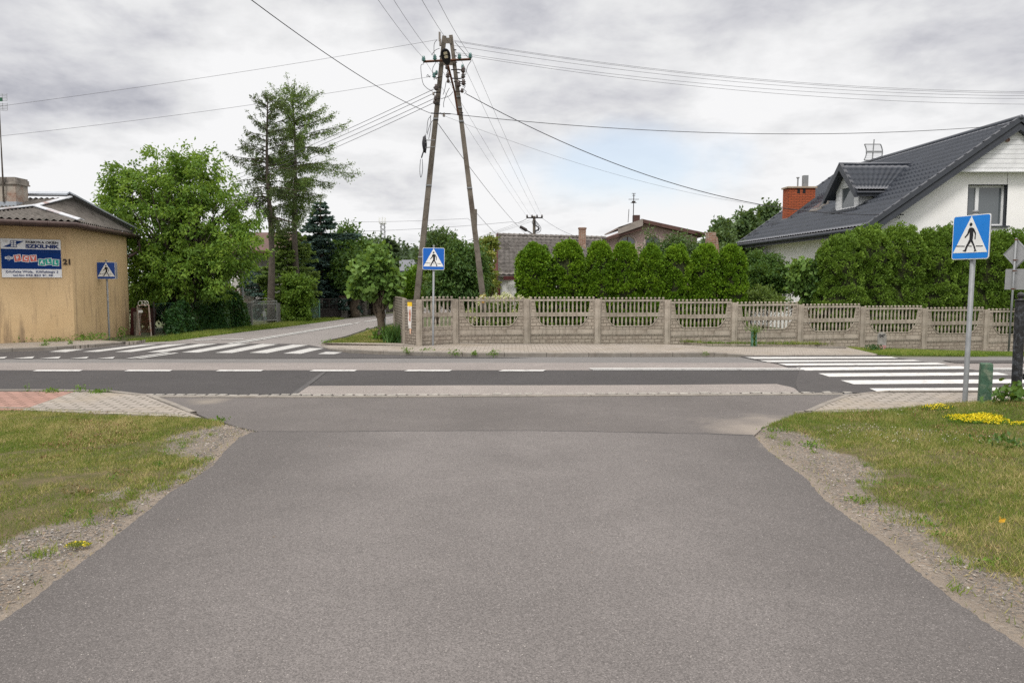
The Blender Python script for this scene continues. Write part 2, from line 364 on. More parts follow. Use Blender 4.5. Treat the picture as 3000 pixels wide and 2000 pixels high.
# ================================================================== GROUND
def clip_pts(pts): return [Vector(p) for p in pts]
def sheet(name, pts, m, drop=0.0, kind='structure', parent=None, label=None):
    pts = clip_pts(pts); mb = MB(); k = len(pts)
    mb.add(pts, [tuple(range(k))])
    me = mb.mesh(name)
    if me.polygons[0].normal.z < 0: me.flip_normals()
    if drop > 0:
        bm = bmesh.new(); bm.from_mesh(me); ed = list(bm.edges)
        r = bmesh.ops.extrude_edge_only(bm, edges=ed)
        for v_ in [g for g in r['geom'] if isinstance(g, bmesh.types.BMVert)]: v_.co.z -= drop
        bmesh.ops.triangulate(bm, faces=[f for f in bm.faces if len(f.verts) > 4])
        bmesh.ops.recalc_face_normals(bm, faces=bm.faces); bm.to_mesh(me); bm.free()
    o = link(name, me, m, parent)
    return tag(o, label, kind=kind)
def sG(name, px, dz, m, drop=0.0): return sheet(name, [G(x, y, dz) for x, y in px], m, drop)
def densify(px, n=6):
    out = []
    for i in range(len(px) - 1):
        for j in range(n): out.append((px[i][0] + (px[i+1][0]-px[i][0])*j/n, px[i][1] + (px[i+1][1]-px[i][1])*j/n))
    return out + [px[-1]]
def wob(pts, amp, sc=3.0, seed=0):
    a = np.array([tuple(p) for p in pts]); w = sines(a, sc, seed) * amp; w2 = sines(a, sc, seed + 5) * amp
    return [Vector((p[0] + w[i], p[1] + w2[i], p[2])) for i, p in enumerate(a)]

# far base ground, gently falling behind the right-hand fence
ax = np.concatenate([[-3000, -800, -250, -120], np.arange(-60, 61, 2.0), [120, 250, 800, 3000]])
ay = np.concatenate([[-300, -60, -20], np.arange(-4, 80, 2.0), [120, 250, 800, 3500]])
GX, GY = np.meshgrid(ax, ay, indexing='ij')
GZ = np.vectorize(lambda x, y: gz(x, y) - 0.035)(GX, GY)
m, h, b, out = new_mat('soil_and_grass'); tc = h.new('ShaderNodeTexCoord').outputs['Object']
col = h.mix(h.ramp(h.noise(tc, 0.5, 6, 0.65), [(0.35, 0), (0.62, 1)]), (0.07, 0.08, 0.028), (0.05, 0.07, 0.018))
col = h.mix(h.ramp(h.noise(tc, 5, 6, 0.7), [(0.5, 0), (0.7, 1)]), col, (0.10, 0.085, 0.055))
h.put(b.inputs['Base Color'], col); b.inputs['Roughness'].default_value = 0.95
tag(link('ground', gridmesh('ground', np.stack([GX, GY, GZ], -1)), m), kind='structure')

C_light = (0.215, 0.20, 0.195)
mA_drive = asphalt('driveway_asphalt', (0.150, 0.139, 0.1355), 0.7, patch=0.16, edge=(1.35, 2.6, 0.0), cracks=0.25, dust=[(2.95, 8.1, 0.35, (0.27, 0.235, 0.20), 0.45)])
mA_apron = asphalt('apron_asphalt', (0.125, 0.115, 0.111), 0.6, patch=0.16, cracks=0.3, dust=[(3.3, 9.2, 1.2, (0.25, 0.22, 0.19), 0.75), (-4.55, 11.4, 0.35, (0.25, 0.22, 0.18), 0.5)])
mA_main = asphalt('main_road_asphalt', (0.17, 0.165, 0.163), 0.35, patch=0.08)
mA_dark = asphalt('new_dark_asphalt', (0.062, 0.059, 0.060), 0.25, patch=0.10, cracks=0.4)
mA_dark2 = asphalt('crossing_dark_asphalt', (0.074, 0.070, 0.070), 0.3, patch=0.12, cracks=0.6)
mA_beige = asphalt('old_beige_asphalt', (0.235, 0.213, 0.203), 0.5, patch=0.10)
mA_coarse = asphalt('coarse_patch_asphalt', (0.245, 0.222, 0.208), 0.9, patch=0.12)
mA_side = asphalt('side_street_asphalt', (0.225, 0.21, 0.203), 0.35, patch=0.08, cracks=0.5)
mA_seam = asphalt('seam_asphalt', (0.092, 0.089, 0.09), 0.2)

# main road, running left-right
def GY_(px, py): return G(px, py).y
yc = GY_(1500, 1157)
sheet('main_road', [(-90, 11.9, 0), (90, 11.9, 0), (90, 18.35, 0), (4, 18.1, 0), (-2, 18.2, 0), (-4.5, 19.5, 0), (-22, 20.4, 0), (-90, 20.4, 0)], mA_main, 0.04)
# side street going back
leftedge = [(250, 1013), (412, 1004), (513, 999.5), (615, 985), (680, 977), (828, 959), (1010, 935), (1156, 917), (1230, 905)]
rightedge = [(1190, 938), (1148, 947.7), (1074, 963.7), (1013, 984.7), (963, 996), (945, 1003), (940, 1010), (955, 1020), (1060, 1034)]
far = [Vector((-4.6, 70, 0)), Vector((0, 70, 0))]
le = [G(x, y) for x, y in leftedge]; re_ = [G(x, y) for x, y in rightedge]
sheet('side_street', [(p.x, p.y, 0.004) for p in wob([Vector((-16, 19.2, 0))] + le, 0.05, 2.0) + far + re_ + [Vector((-4.4, 18.7, 0)), Vector((-15, 18.9, 0))]], mA_side, 0.04)
# bands and patches of the main road
sheet('road_band', [(x, y, 0.004) for x, y in ((-90, GY_(1500, 1084.5)), (90, GY_(1500, 1084.5)), (90, GY_(1500, 1062)), (-90, GY_(1500, 1064)))], mA_beige)
near = [(x, GY_(1500, y)) for x, y in ((-90, 1085), (7.95, 1085), (9.3, 1150), (-90, 1160))]
sheet('road_patch', [(-90, GY_(1500, 1085), 0.008), (6.9, GY_(1500, 1085), 0.008), (G(2351, 1148).x, 12.28, 0.008), (-4.6, 11.98, 0.008), (-7, 12.1, 0.008), (-90, 12.3, 0.008)], mA_dark)
sheet('road_patch', wob([G(x, y, 0.012) for x, y in densify([(860, 1156), (901, 1130), (1240, 1128.5), (1900, 1127), (2200, 1124.5), (2279, 1124.5), (2310, 1132), (2351, 1149), (1500, 1156), (860, 1157)], 5)[:-1]], 0.02, 4), mA_coarse)
sheet('road_seam', [G(x, y, 0.016) for x, y in ((848, 1157), (864, 1157), (902, 1131), (958, 1088), (946, 1088))], mA_seam)
sheet('road_patch', [G(x, y, 0.008) for x, y in ((-700, 1050), (640, 1050), (1560, 1048), (1346, 1044.6), (1210, 1041), (1045, 1034), (1000, 1030), (950, 1019), (905, 1010), (860, 1007), (664, 1005.5), (545, 1006), (412, 1007.5), (238, 1021.7), (80, 1029), (0, 1031), (-700, 1034))], mA_dark2)
sheet('road_patch', [G(x, y, 0.012) for x, y in ((2166, 1044), (2190, 1042), (2590, 1041), (3030, 1110), (3200, 1150), (2340, 1150), (2330, 1122), (2341, 1086), (2279, 1066))], mA_dark2)
sheet('road_patch', [G(x, y, 0.014) for x, y in ((2760, 1055), (3600, 1055), (3600, 1063), (2800, 1063))], mA_dark2)
# markings
mW = mat('road_paint', (0.58, 0.58, 0.57), 0.7, 0.09, 3, fine=0.45, fscale=60, stain=(0.26, 0.255, 0.25), stscale=6.0)
mW2 = mat('worn_road_paint', (0.47, 0.47, 0.46), 0.75, 0.14, 5, fine=0.6, fscale=50, stain=(0.24, 0.235, 0.23), stscale=7.0)
def markings(name, polys, dz, m):
    mb = MB()
    for p in polys:
        q = [G(x, y, dz) for x, y in p]; mb.add(q, [tuple(range(len(q)))])
    me = mb.mesh(name)
    for p in me.polygons: 
        if p.normal.z < 0: p.flip()
    return tag(link(name, me, m), kind='structure')
markings('zebra_crossing', [[(2182, 1045.6), (2612, 1045), (2632, 1049), (2211, 1050.5)], [(2224, 1055), (2676, 1054), (2702, 1057.6), (2250, 1060)],
  [(2279, 1064.3), (2746, 1062), (2775, 1067.8), (2305, 1070.3)], [(2332, 1075.8), (2816, 1072), (2848, 1079.6), (2360, 1085)],
  [(2397, 1093), (2922, 1090), (2957, 1098), (2429, 1103)], [(2462, 1113.4), (3020, 1110), (3080, 1121), (2501, 1125)], [(2547, 1137), (3120, 1133), (3190, 1145), (2574, 1148)]], 0.018, mW)
markings('zebra_crossing', [[(143, 1030), (192, 1031), (248, 1022.8), (190, 1023)], [(241, 1030), (286, 1030.3), (465, 1008), (412, 1009)], [(336, 1030.6), (384, 1030.8), (552, 1007), (490, 1008.3)],
  [(431, 1031), (477, 1031.2), (637, 1006.6), (583, 1007)], [(532, 1031.8), (581, 1032.2), (729, 1006.6), (678, 1006.6)], [(630, 1033), (680, 1033.5), (815, 1008), (768, 1007)],
  [(730, 1033), (782, 1034), (904, 1010), (858, 1009)], [(830, 1035), (882, 1035.7), (949, 1020), (907, 1019)], [(931, 1036.5), (980, 1037), (1003, 1031.5), (956, 1030)]], 0.014, mW2)
dash = [(x0, x1) for x0, x1 in ((-420, -290), (-165, -30), (95, 243), (363, 506), (631, 773), (906, 1047), (1183, 1325), (1460, 1600))]
markings('centre_line', [[(a_, 1086.6), (a_ + 14, 1083), (b_, 1083), (b_ - 9, 1086.6)] for a_, b_ in dash], 0.018, mW)
yA, yB, yC_, yD = GY_(1735, 1080), GY_(1735, 1081.8), GY_(1735, 1083.3), GY_(1735, 1085.6)
def strip(name, polys, dz, m):
    mb = MB()
    for q in polys: mb.add([(x, y, dz) for x, y in q], [tuple(range(len(q)))])
    return tag(mb.build(name, m), kind='structure')
x0 = G(1735, 1083).x; x1 = G(2335, 1080).x; xr = G(2860, 1076).x
strip('centre_line', [[(x0 - .1, yB), (x1, yB), (x1 + .1, yA), (x0, yA)], [(x0, yD), (x1, yD), (x1, yC_), (x0 - .05, yC_)], [(xr, yB), (60, yB), (60, yA), (xr, yA)], [(xr, yD), (60, yD), (60, yC_), (xr, yC_)]], 0.018, mW)
markings('side_street_line', [[(368, 1049.6), (384, 1049.6), (500, 1032.6), (488, 1031.6)], [(395, 1049.6), (412, 1049.6), (524, 1033.8), (512, 1032.8)],
  [(662, 1005.6), (676, 1005.6), (1031, 948.3), (1027, 947)], [(682, 1006), (699, 1006), (1036, 949.3), (1033, 948.6)], [(1036, 947.2), (1041, 948), (1056, 944), (1052, 943.2)], [(1064, 942), (1070, 943), (1166, 926.6), (1162, 925.7)]], 0.018, mW2)
markings('give_way_line', [[(38, 1049.5), (95, 1049.8), (101, 1043.5)], [(-40, 1049.5), (12, 1049.8), (22, 1044)], [(115, 1049.5), (171, 1049.8), (179, 1043.8)], [(204, 1049.7), (253, 1050), (260, 1044.4)], [(283, 1049.8), (330, 1050), (337, 1044.7)]], 0.018, mW2)
markings('side_street_line', [[(567, 997), (637, 994.3), (636, 992.6), (573, 994.5)], [(645, 994), (712, 994.2), (714, 992.4), (650, 992.6)]], 0.018, mW2)

# ---- driveway in front of the camera
edgeL = [(0, 1825), (100, 1753), (200, 1677), (302, 1600), (414, 1510), (497, 1443), (568, 1402), (622, 1365), (659, 1323), (700, 1282), (738, 1267), (767, 1264)]
edgeR = [(2207, 1276), (2252, 1322), (2305, 1362), (2358, 1398), (2410, 1460), (2468, 1503), (2606, 1604), (2678, 1666), (2798, 1762), (2900, 1832), (3000, 1900)]
EL = wob([G(x, y, 0) for x, y in densify(edgeL, 22)], 0.007, 38, 1); ER = wob([G(x, y, 0) for x, y in densify(edgeR, 22)], 0.007, 38, 2)
d0 = (EL[0] - EL[40]).normalized(); L0 = EL[0] + d0 * 5; d1 = (ER[-1] - ER[-40]).normalized(); R0 = ER[-1] + d1 * 5
joint = [(989, 1265), (1500, 1262), (1738, 1265), (1925, 1269), (2120, 1273)]
J = wob([G(x, y, 0) for x, y in densify(joint, 4)], 0.012, 6, 3)
drive = [L0] + EL + J + ER + [R0, Vector((R0.x, -3, 0)), Vector((L0.x, -3, 0))]
sheet('driveway', [(p.x, p.y, 0.004) for p in drive], mA_drive, 0.05)
apron = [G(767, 1264), G(700, 1250), G(640, 1232), G(619, 1229), G(536, 1194), G(458, 1164.5)] + [Vector((-5, 11.93, 0)), Vector((5.3, 12.05, 0))] + [G(2504, 1154.6), G(2443, 1169), G(2376, 1201), G(2300, 1226)] + [G(2235, 1252), G(2207, 1276)] + [Vector((p.x, p.y - .04, 0)) for p in J[::-1]]
sheet('driveway_apron', [(p.x, p.y, -0.002) for p in apron], mA_apron, 0.05)
# joint: a thin dark tar bead with sandy patches
mb = MB(); jj = [G(767, 1264.5)] + J + [G(2207, 1276)]
mb.tube([(p.x, p.y + .005, 0.0) for p in jj], [0.008 + 0.006 * random.random() for _ in jj], 5); tag(mb.build('tar_joint', mA_seam), kind='structure')

# ---- cobble gutter between road and apron
mStone = mat('gutter_stone', (0.30, 0.285, 0.26), 0.85, 0.3, 6, bump=0.6, bscale=40, fine=0.3, fscale=70)
gl = [G(x, y, 0) for x, y in densify([(425, 1157), (700, 1157.5), (1100, 1157.5), (1500, 1155), (1900, 1153), (2300, 1151), (2520, 1149.5)], 4)]
gutter = []
def resample(pts, step):
    out = [pts[0]]; acc = 0
    for i in range(len(pts) - 1):
        a_, b_ = pts[i], pts[i + 1]; L_ = (b_ - a_).length; t = step - acc
        while t <= L_: out.append(a_ + (b_ - a_) * (t / L_)); t += step
        acc = L_ - (t - step)
    return out
mb = MB(); rs = resample(gl, 0.165); mbk = MB(); rk = resample(gl, 1.0)
for i in range(len(rs) - 1):
    a_, b_ = rs[i], rs[i + 1]; j = lambda s: random.uniform(-s, s); z = 0.018 + j(.007); w0 = j(.012); g_ = 0.008
    p = [(a_.x + g_ + j(.008), a_.y - .10 + j(.006), -.03), (b_.x - g_ + j(.008), b_.y - .10 + j(.006), -.03), (b_.x - g_ + j(.01), b_.y + .02 + w0, -.03), (a_.x + g_ + j(.01), a_.y + .02 + w0, -.03)]
    mb.hexa(p + [(q[0] + (0.012 if k in (0, 3) else -0.012), q[1] + (0.01 if k < 2 else -0.01), z + j(.004)) for k, q in enumerate(p)])
tag(mb.build('cobble_gutter', mStone), kind='structure')
for i in range(len(rk) - 1):
    a_, b_ = rk[i], rk[i + 1]
    mbk.hexa([(a_.x + .004, a_.y - .25, -.03), (b_.x - .004, b_.y - .25, -.03), (b_.x - .004, b_.y - .115, -.03), (a_.x + .004, a_.y - .115, -.03)] + [(a_.x + .004, a_.y - .25, .012), (b_.x - .004, b_.y - .25, .012), (b_.x - .004, b_.y - .115, .012), (a_.x + .004, a_.y - .115, .012)])
tag(mbk.build('flush_kerb', M_['kerb']), kind='structure')

# ---- pavements
mPave = brickmat('grey_pavers', (0.335, 0.30, 0.265), (0.06, 0.055, 0.035), 0.20, 0.10, 0.007, 'xy', 0.10, 0.7, rot=0.0, dirt=(0.22, 0.19, 0.15), dsc=0.9, msmooth=0.3)
mPaveL = brickmat('light_pavers', (0.32, 0.29, 0.26), (0.05, 0.047, 0.025), 0.24, 0.14, 0.012, 'xy', 0.08, 0.7, rot=0.0, dirt=(0.25, 0.215, 0.17), dsc=0.7, msmooth=0.3)
mPaveR = brickmat('red_pavers', (0.33, 0.20, 0.165), (0.06, 0.04, 0.025), 0.24, 0.14, 0.012, 'xy', 0.10, 0.7, rot=0.0, dirt=(0.26, 0.15, 0.12), dsc=0.7, msmooth=0.3)
def kerb(name, line, width, top, inward, step=1.0, m=None, bottom=-0.05):
    """blocks along a polyline of world points; inward = +1/-1 side"""
    mb = MB(); rs = resample(line, step)
    for i in range(len(rs) - 1):
        a_, b_ = rs[i].copy(), rs[i + 1].copy(); d = (b_ - a_); d.z = 0; d.normalize(); nn = Vector((-d.y, d.x, 0)) * inward * width
        a_ += d * 0.005; b_ -= d * 0.005; ta = top if not callable(top) else top(a_); tb = top if not callable(top) else top(b_)
        base = [a_, b_, b_ + nn, a_ + nn]; bz = [(p.x, p.y, gz(p.x, p.y) + bottom) for p in base]
        c = nn * 0.12
        tp = [(a_.x + c.x, a_.y + c.y, ta), (b_.x + c.x, b_.y + c.y, tb), (b_.x + nn.x, b_.y + nn.y, tb), (a_.x + nn.x, a_.y + nn.y, ta)]
        mid = [(a_.x, a_.y, ta - .018), (b_.x, b_.y, tb - .018)]
        mb.hexa(bz + [mid[0], mid[1], tp[2], tp[3]]); mb.add([mid[0], mid[1], tp[1], tp[0], tp[2], tp[3]], [(0, 1, 2, 3), (3, 2, 4, 5)])
    return tag(mb.build(name, m or M_['kerb']), kind='structure')
# far pavement in front of the concrete fence
kf = [(939, 1010), (943, 1016), (953, 1022), (975, 1028), (1010, 1033), (1045, 1037), (1130, 1040), (1210, 1042), (1346, 1044.6), (1500, 1045.5), (1800, 1045.5), (2071, 1044.6), (2177, 1043), (2300, 1042), (2577, 1041)]
KF = [G(x, y, 0) for x, y in densify(kf, 3)]
def ktop(p):
    if p.x < -4.3: return 0.03 + 0.075 * max(0, (p.x + 4.9)) / 0.6 if p.x > -4.9 else 0.03
    if p.x > 4.9: return max(0.022, 0.105 - 0.09 * (p.x - 4.9))
    return 0.105
kerb('kerb', KF, 0.14, ktop, 1)
back = [(2571, 1037), (2480, 1016.5), (2300, 1017), (2078, 1015.5), (1976, 1009), (1500, 1009), (1346, 1006), (1240, 1013), (1173, 1005), (1060, 1003.5), (945, 1004)]
fr = [Vector((p.x, p.y + .13, ktop(p) - .004)) for p in KF[2:-1]]
bk = [G(x, y, 0.09 if x < 2000 else 0.06 if x < 2400 else .02) for x, y in back]
sheet('pavement', fr + bk, mPave, 0.10)
mb = MB(); ed = [G(x, y, 0.095 if x < 2000 else .065) for x, y in densify([(2480, 1016), (2300, 1016.6), (2078, 1015), (1976, 1008.6), (1500, 1008.6), (1346, 1005.6)], 3)]
kerb('path_edging', ed, 0.05, lambda p: gz(p.x, p.y) + (0.105 if p.x < 4.5 else .075), -1)
# left far pavement in front of the ochre house
kl = [(-500, 1040), (-200, 1036), (0, 1032), (80, 1029.5), (238, 1021.7), (330, 1013), (411, 1007), (425, 1003)]
KL = [G(x, y, 0) for x, y in densify(kl, 3)]
kerb('kerb', KL, 0.14, lambda p: 0.10, 1)
sheet('pavement', [Vector((p.x, p.y + .12, 0.093)) for p in KL[:-1]] + [G(x, y, 0.093) for x, y in ((400, 1000), (369, 1001), (290, 996), (214, 998), (119, 1001.5), (0, 1005), (-300, 1010), (-500, 1012))], mPave, 0.1)
# near left pavement, red then grey
sheet('pavement', [G(x, y, 0.03) for x, y in ((-900, 1146), (-100, 1146.5), (217, 1147), (65, 1199.5), (-900, 1199))], mPaveR, 0.06)
sheet('pavement', [G(x, y, 0.03) for x, y in ((218, 1147), (238, 1147), (327, 1150.5), (425, 1158), (500, 1188), (590, 1222), (506, 1218), (238, 1208), (66, 1199.5))], mPaveL, 0.06)
kl2 = [G(x, y, 0) for x, y in densify([(-900, 1144.5), (0, 1146), (238, 1146), (327, 1149), (425, 1156.3), (458, 1164.5), (536, 1194), (619, 1230)], 4)]
kerb('kerb', kl2, 0.10, 0.036, -1)
kerb('path_edging', [G(x, y, 0) for x, y in densify([(-900, 1199), (66, 1200), (238, 1208.5), (506, 1219), (600, 1230)], 4)], 0.05, 0.036, 1)
# near right pavement
sheet('pavement', [G(x, y, 0.03) for x, y in ((2523, 1151.5), (2561, 1150.5), (2823, 1149.5), (3600, 1149), (3600, 1190), (2823, 1189), (2700, 1198), (2587, 1204), (2427, 1206), (2376, 1204), (2443, 1171))], mPaveL, 0.06)
kerb('kerb', [G(x, y, 0) for x, y in densify([(2350, 1212), (2376, 1201), (2443, 1169), (2504, 1154), (2561, 1149.5), (2823, 1148.4), (3600, 1148)], 4)], 0.10, 0.036, -1)
kerb('path_edging', [G(x, y, 0) for x, y in densify([(2330, 1214), (2427, 1206), (2587, 1205), (2700, 1199), (2823, 1190), (3600, 1190)], 4)], 0.05, 0.036, 1)

# ---- near verges: one fine grid each, turning from gravel beside the asphalt into lawn
def seg_dist(px, py, poly):
    d = np.full(px.shape, 1e9)
    for a_, b_ in zip(poly[:-1], poly[1:]):
        ex, ey = b_.x - a_.x, b_.y - a_.y; L2 = ex * ex + ey * ey + 1e-12
        t = np.clip(((px - a_.x) * ex + (py - a_.y) * ey) / L2, 0, 1); d = np.minimum(d, np.hypot(px - a_.x - t * ex, py - a_.y - t * ey))
    return d
def inside(px, py, poly):
    c = np.zeros(px.shape, bool); k = len(poly)
    for i in range(k):
        a_, b_ = poly[i], poly[(i + 1) % k]
        with np.errstate(divide='ignore', invalid='ignore'):
            x = a_.x + (py - a_.y) / ((b_.y - a_.y) or 1e-12) * (b_.x - a_.x)
        c ^= ((a_.y > py) != (b_.y > py)) & (px < x)
    return c
paveL = [G(x, y) for x, y in ((-2500, 1199), (66, 1200), (238, 1209), (506, 1220), (619, 1232), (700, 1250), (767, 1264))]
paveR = [G(x, y) for x, y in ((2207, 1276), (2235, 1252), (2330, 1216), (2427, 1208), (2587, 1207), (2700, 1201), (2823, 1191), (3600, 1191))]
vergeL = [L0] + EL + paveL[::-1] + [Vector((-30, 2, 0)), Vector((-30, -2, 0))]
vergeR = paveR[::-1] + ER + [R0, Vector((30, -2, 0))]
lineL = [L0] + EL; lineR = ER + [R0]
def grassiness(x, y, line, seed):
    d = seg_dist(x, y, line); p = np.stack([x, y, 0 * x], -1)
    nz = sines(p.reshape(-1, 3), 1.6, seed).reshape(x.shape) * .22 + sines(p.reshape(-1, 3), 5.0, seed + 1).reshape(x.shape) * .12 + sines(p.reshape(-1, 3), 14., seed + 2).reshape(x.shape) * .07
    return np.clip((d + nz * (1.05 if seed == 11 else .8) - (0.22 if seed == 11 else 0.42)) / 0.50, 0, 1), d
m, h, b, out = new_mat('verge_soil'); tcn = h.new('ShaderNodeTexCoord').outputs['Object']; at = h.new('ShaderNodeAttribute', attribute_name='rnd').outputs['Fac']
sand = h.mix(h.ramp(h.noise(tcn, 2.2, 6, 0.6), [(0.35, 0), (0.65, 1)]), (0.165, 0.145, 0.125), (0.10, 0.088, 0.076))
vo = h.new('ShaderNodeTexVoronoi'); h.put(vo.inputs['Vector'], tcn); vo.inputs['Scale'].default_value = 55
peb = h.ramp(h.new('ShaderNodeSeparateColor').outputs[0], [(0, 0), (1, 1)])
sc_ = h.new('ShaderNodeSeparateColor'); h.t.links.new(vo.outputs['Color'], sc_.inputs[0])
pc = h.ramp(sc_.outputs[0], [(0.0, (0.09, 0.085, 0.08)), (0.4, (0.19, 0.165, 0.14)), (0.7, (0.23, 0.20, 0.17)), (0.92, (0.22, 0.16, 0.11)), (1.0, (0.36, 0.345, 0.32))])
sand = h.mix(h.ramp(h.noise(tcn, 1.3, 5, 0.6), [(0.4, 0.35), (0.6, 0.9)]), sand, pc)
edge_d = h.mix(h.ramp(at, [(0.0, 0.0), (0.07, 0.95)]), (0.22, 0.188, 0.156), sand)
soil = h.mix(h.ramp(h.noise(tcn, 6, 6, 0.65), [(0.4, 0), (0.6, 1)]), (0.085, 0.08, 0.035), (0.12, 0.095, 0.06))
soil = h.mix(h.ramp(h.noise(tcn, 1.9, 6, 0.7), [(0.5, 0), (0.65, 0.5)]), soil, (0.10, 0.10, 0.04))
col = h.mix(h.ramp(h.math('ADD', at, h.math('MULTIPLY', h.math('SUBTRACT', h.noise(tcn, 11, 5, 0.7), 0.5), 0.5)), [(0.42, 0), (0.62, 1)]), edge_d, soil)
h.put(b.inputs['Base Color'], col); b.inputs['Roughness'].default_value = 0.95; b.inputs['Specular IOR Level'].default_value = 0.1
bp = h.new('ShaderNodeBump'); bp.inputs['Strength'].default_value = 0.9; bp.inputs['Distance'].default_value = 0.015
h.put(bp.inputs['Height'], h.math('SUBTRACT', h.noise(tcn, 40, 5, 0.7), h.math('MULTIPLY', vo.outputs['Distance'], 0.7))); h.t.links.new(bp.outputs[0], b.inputs['Normal'])
mVerge = m
DRV = [Vector((p.x, p.y, 0)) for p in drive]; APR = [Vector((p.x, p.y, 0)) for p in apron]
def verge(name, x0, x1, y0, y1, line, poly, seed, lift):
    s = 0.06; X, Y = np.meshgrid(np.arange(x0, x1, s), np.arange(y0, y1, s), indexing='ij')
    g, d = grassiness(X, Y, line, seed); ins = inside(X, Y, poly)
    p = np.stack([X, Y, 0 * X], -1).reshape(-1, 3)
    rough = sines(p, 9.0, seed + 9).reshape(X.shape) * .005 + sines(p, 2.5, seed + 8).reshape(X.shape) * .008
    Z = np.where(ins, -0.012 + rough * np.clip(d * 4, 0, 1) + 0.022 * g + lift(X, Y), -0.03)
    Z = np.where(ins, np.maximum(Z, -0.026), Z)
    att = np.clip(0.1 * np.clip(d * 4, 0, 1) + 0.9 * g, 0, 1)
    me = gridmesh(name, np.stack([X, Y, Z], -1), att); return tag(link(name, me, mVerge), kind='structure')
verge('gravel_verge', -16, 0, 0.5, 12.2, lineL, vergeL, 11, lambda x, y: 0 * x)
mound = lambda x, y: 0.22 * np.exp(-((x - 7.6) ** 2 / 1.3 + (y - 9.9) ** 2 / 0.75)) + 0.05 * np.exp(-((x - 6.0) ** 2 / 1.2 + (y - 10.1) ** 2 / .5)) 
verge('gravel_verge', 0, 16, 0.5, 12.2, lineR, vergeR, 21, mound)
# ================================================================== CONCRETE FENCE
mFenceBrick = brickmat('cast_brick_concrete', (0.44, 0.385, 0.32), (0.20, 0.165, 0.13), 0.19, 0.094, 0.009, 'xonly', 0.07, 0.9, rock=1.0, dirt=(0.27, 0.225, 0.185), dsc=3.0, msmooth=0.4, z0=0.0, ov=0.28)
mFence = mat('fence_concrete', (0.43, 0.38, 0.32), 0.9, 0.2, 4, bump=0.4, bscale=70, fine=0.4, fscale=80, stain=(0.20, 0.165, 0.13), stscale=3.5, ov=0.28, streak=0.5)
def baluster(mb, x, z0, z1, r=0.029):
    H = z1 - z0; pr = [(0.022, 0), (0.03, .02), (0.03, .06), (0.02, .08), (0.027, .10), (0.027, .13), (0.019, .16), (0.026, .22), (0.031, .42), (0.029, .6), (0.021, .80), (0.027, .84), (0.027, .88), (0.019, .91), (0.03, .95), (0.024, 1.0)]
    if H < 0.18: pr = [(0.031, 0), (0.029, .45), (0.02, .75), (0.027, .8), (0.027, .87), (0.02, .91), (0.03, .96), (0.024, 1)]
    mb.lathe((x, 0.01, z0), [(r_ * r / .031, z0 * 0 + t * H) for r_, t in pr], 7)
def arc_top(x, Lp):
    a0, a1, b1, b0 = 0.19, 0.46, Lp - 0.46, Lp - 0.19     # openings in the lower balustrade
    if x <= a0 or x >= b0: return 0.735
    t = (x - a0) / (a1 - a0) if x < a1 else (b0 - x) / (b0 - b1) if x > b1 else 1.0
    return 0.735 - (0.735 - 0.475) * min(1, math.sin(min(1, max(0, t)) * math.pi / 2) ** 0.9)
def slabstrip(mb, xs, zb, zt, y0, y1):
    for a_, b_ in zip(xs[:-1], xs[1:]):
        p = [(a_, y0, zb(a_)), (b_, y0, zb(b_)), (b_, y1, zb(b_)), (a_, y1, zb(a_)), (a_, y0, zt(a_)), (b_, y0, zt(b_)), (b_, y1, zt(b_)), (a_, y1, zt(a_))]
        mb.add(p, [(0, 1, 5, 4), (2, 3, 7, 6), (4, 5, 6, 7), (3, 2, 1, 0)])
Lp = 1.90
# top balustrade
t1 = MB(); t1.box(0, Lp, -.02, .04, 1.165, 1.215); t1.box(0, Lp, -.02, .04, .80, .845); t1.box(0, .045, -.02, .04, .845, 1.165); t1.box(Lp - .045, Lp, -.02, .04, .845, 1.165)
nb = 15
for i in range(nb + 1):
    x = 0.04 + i * (Lp - .08) / nb
    t1.lathe((x, .01, 1.215), [(0.02, 0), (0.02, .02), (0.034, .028), (0.034, .052), (0.02, .066)], 7)
    if 1.5 < i < nb - 1.5: baluster(t1, x, .845, 1.165)
for s_ in (0, 1):
    q = [(.045, .845), (.175, .845), (.135, 1.165), (.045, 1.165)]
    if s_: q = [(Lp - a_, b_) for a_, b_ in q]
    t1.prism([(a_, -.005, b_) for a_, b_ in q], (0, .04, 0))
    e = [(.178, .845), (.138, 1.165)]; e = [(Lp - a_, b_) for a_, b_ in e] if s_ else e
    t1.tube([(a_, -.01, b_) for a_, b_ in e], .014, 5)
topme = t1.mesh('balustrade')
topb = MB()
for s_ in (0, 1):
    q = [(.055, .86), (.165, .86), (.128, 1.15), (.055, 1.15)]
    q = [(Lp - a_, b_) for a_, b_ in q] if s_ else q
    topb.prism([(a_, -.012, b_) for a_, b_ in q], (0, .006, 0))
# middle panel with curved brick apron
t2 = MB(); t2.box(0, Lp, -.02, .04, .74, .796); t2.box(0, Lp, -.02, .04, .262, .30); t2.box(0, Lp, -.012, .04, .30, .375); t2.box(0, .03, -.02, .04, .375, .74); t2.box(Lp - .03, Lp, -.02, .04, .375, .74)
for i in range(2, nb - 1):
    x = 0.04 + i * (Lp - .08) / nb; z = arc_top(x, Lp)
    if z < .69: baluster(t2, x, z - .005, .74)
xs = [.19 + (Lp - .38) * i / 30 for i in range(31)]
t2.tube([(x, -.012, arc_top(x, Lp) - .004) for x in xs], .014, 5)
midme = t2.mesh('balustrade')
t3 = MB(); xs = [.03 + (Lp - .06) * i / 40 for i in range(41)]
slabstrip(t3, xs, lambda x: .375, lambda x: arc_top(x, Lp), -.006, .03)
for q in topb.f: pass
t3.add(topb.v, topb.f)
midbr = t3.mesh('brick_apron')
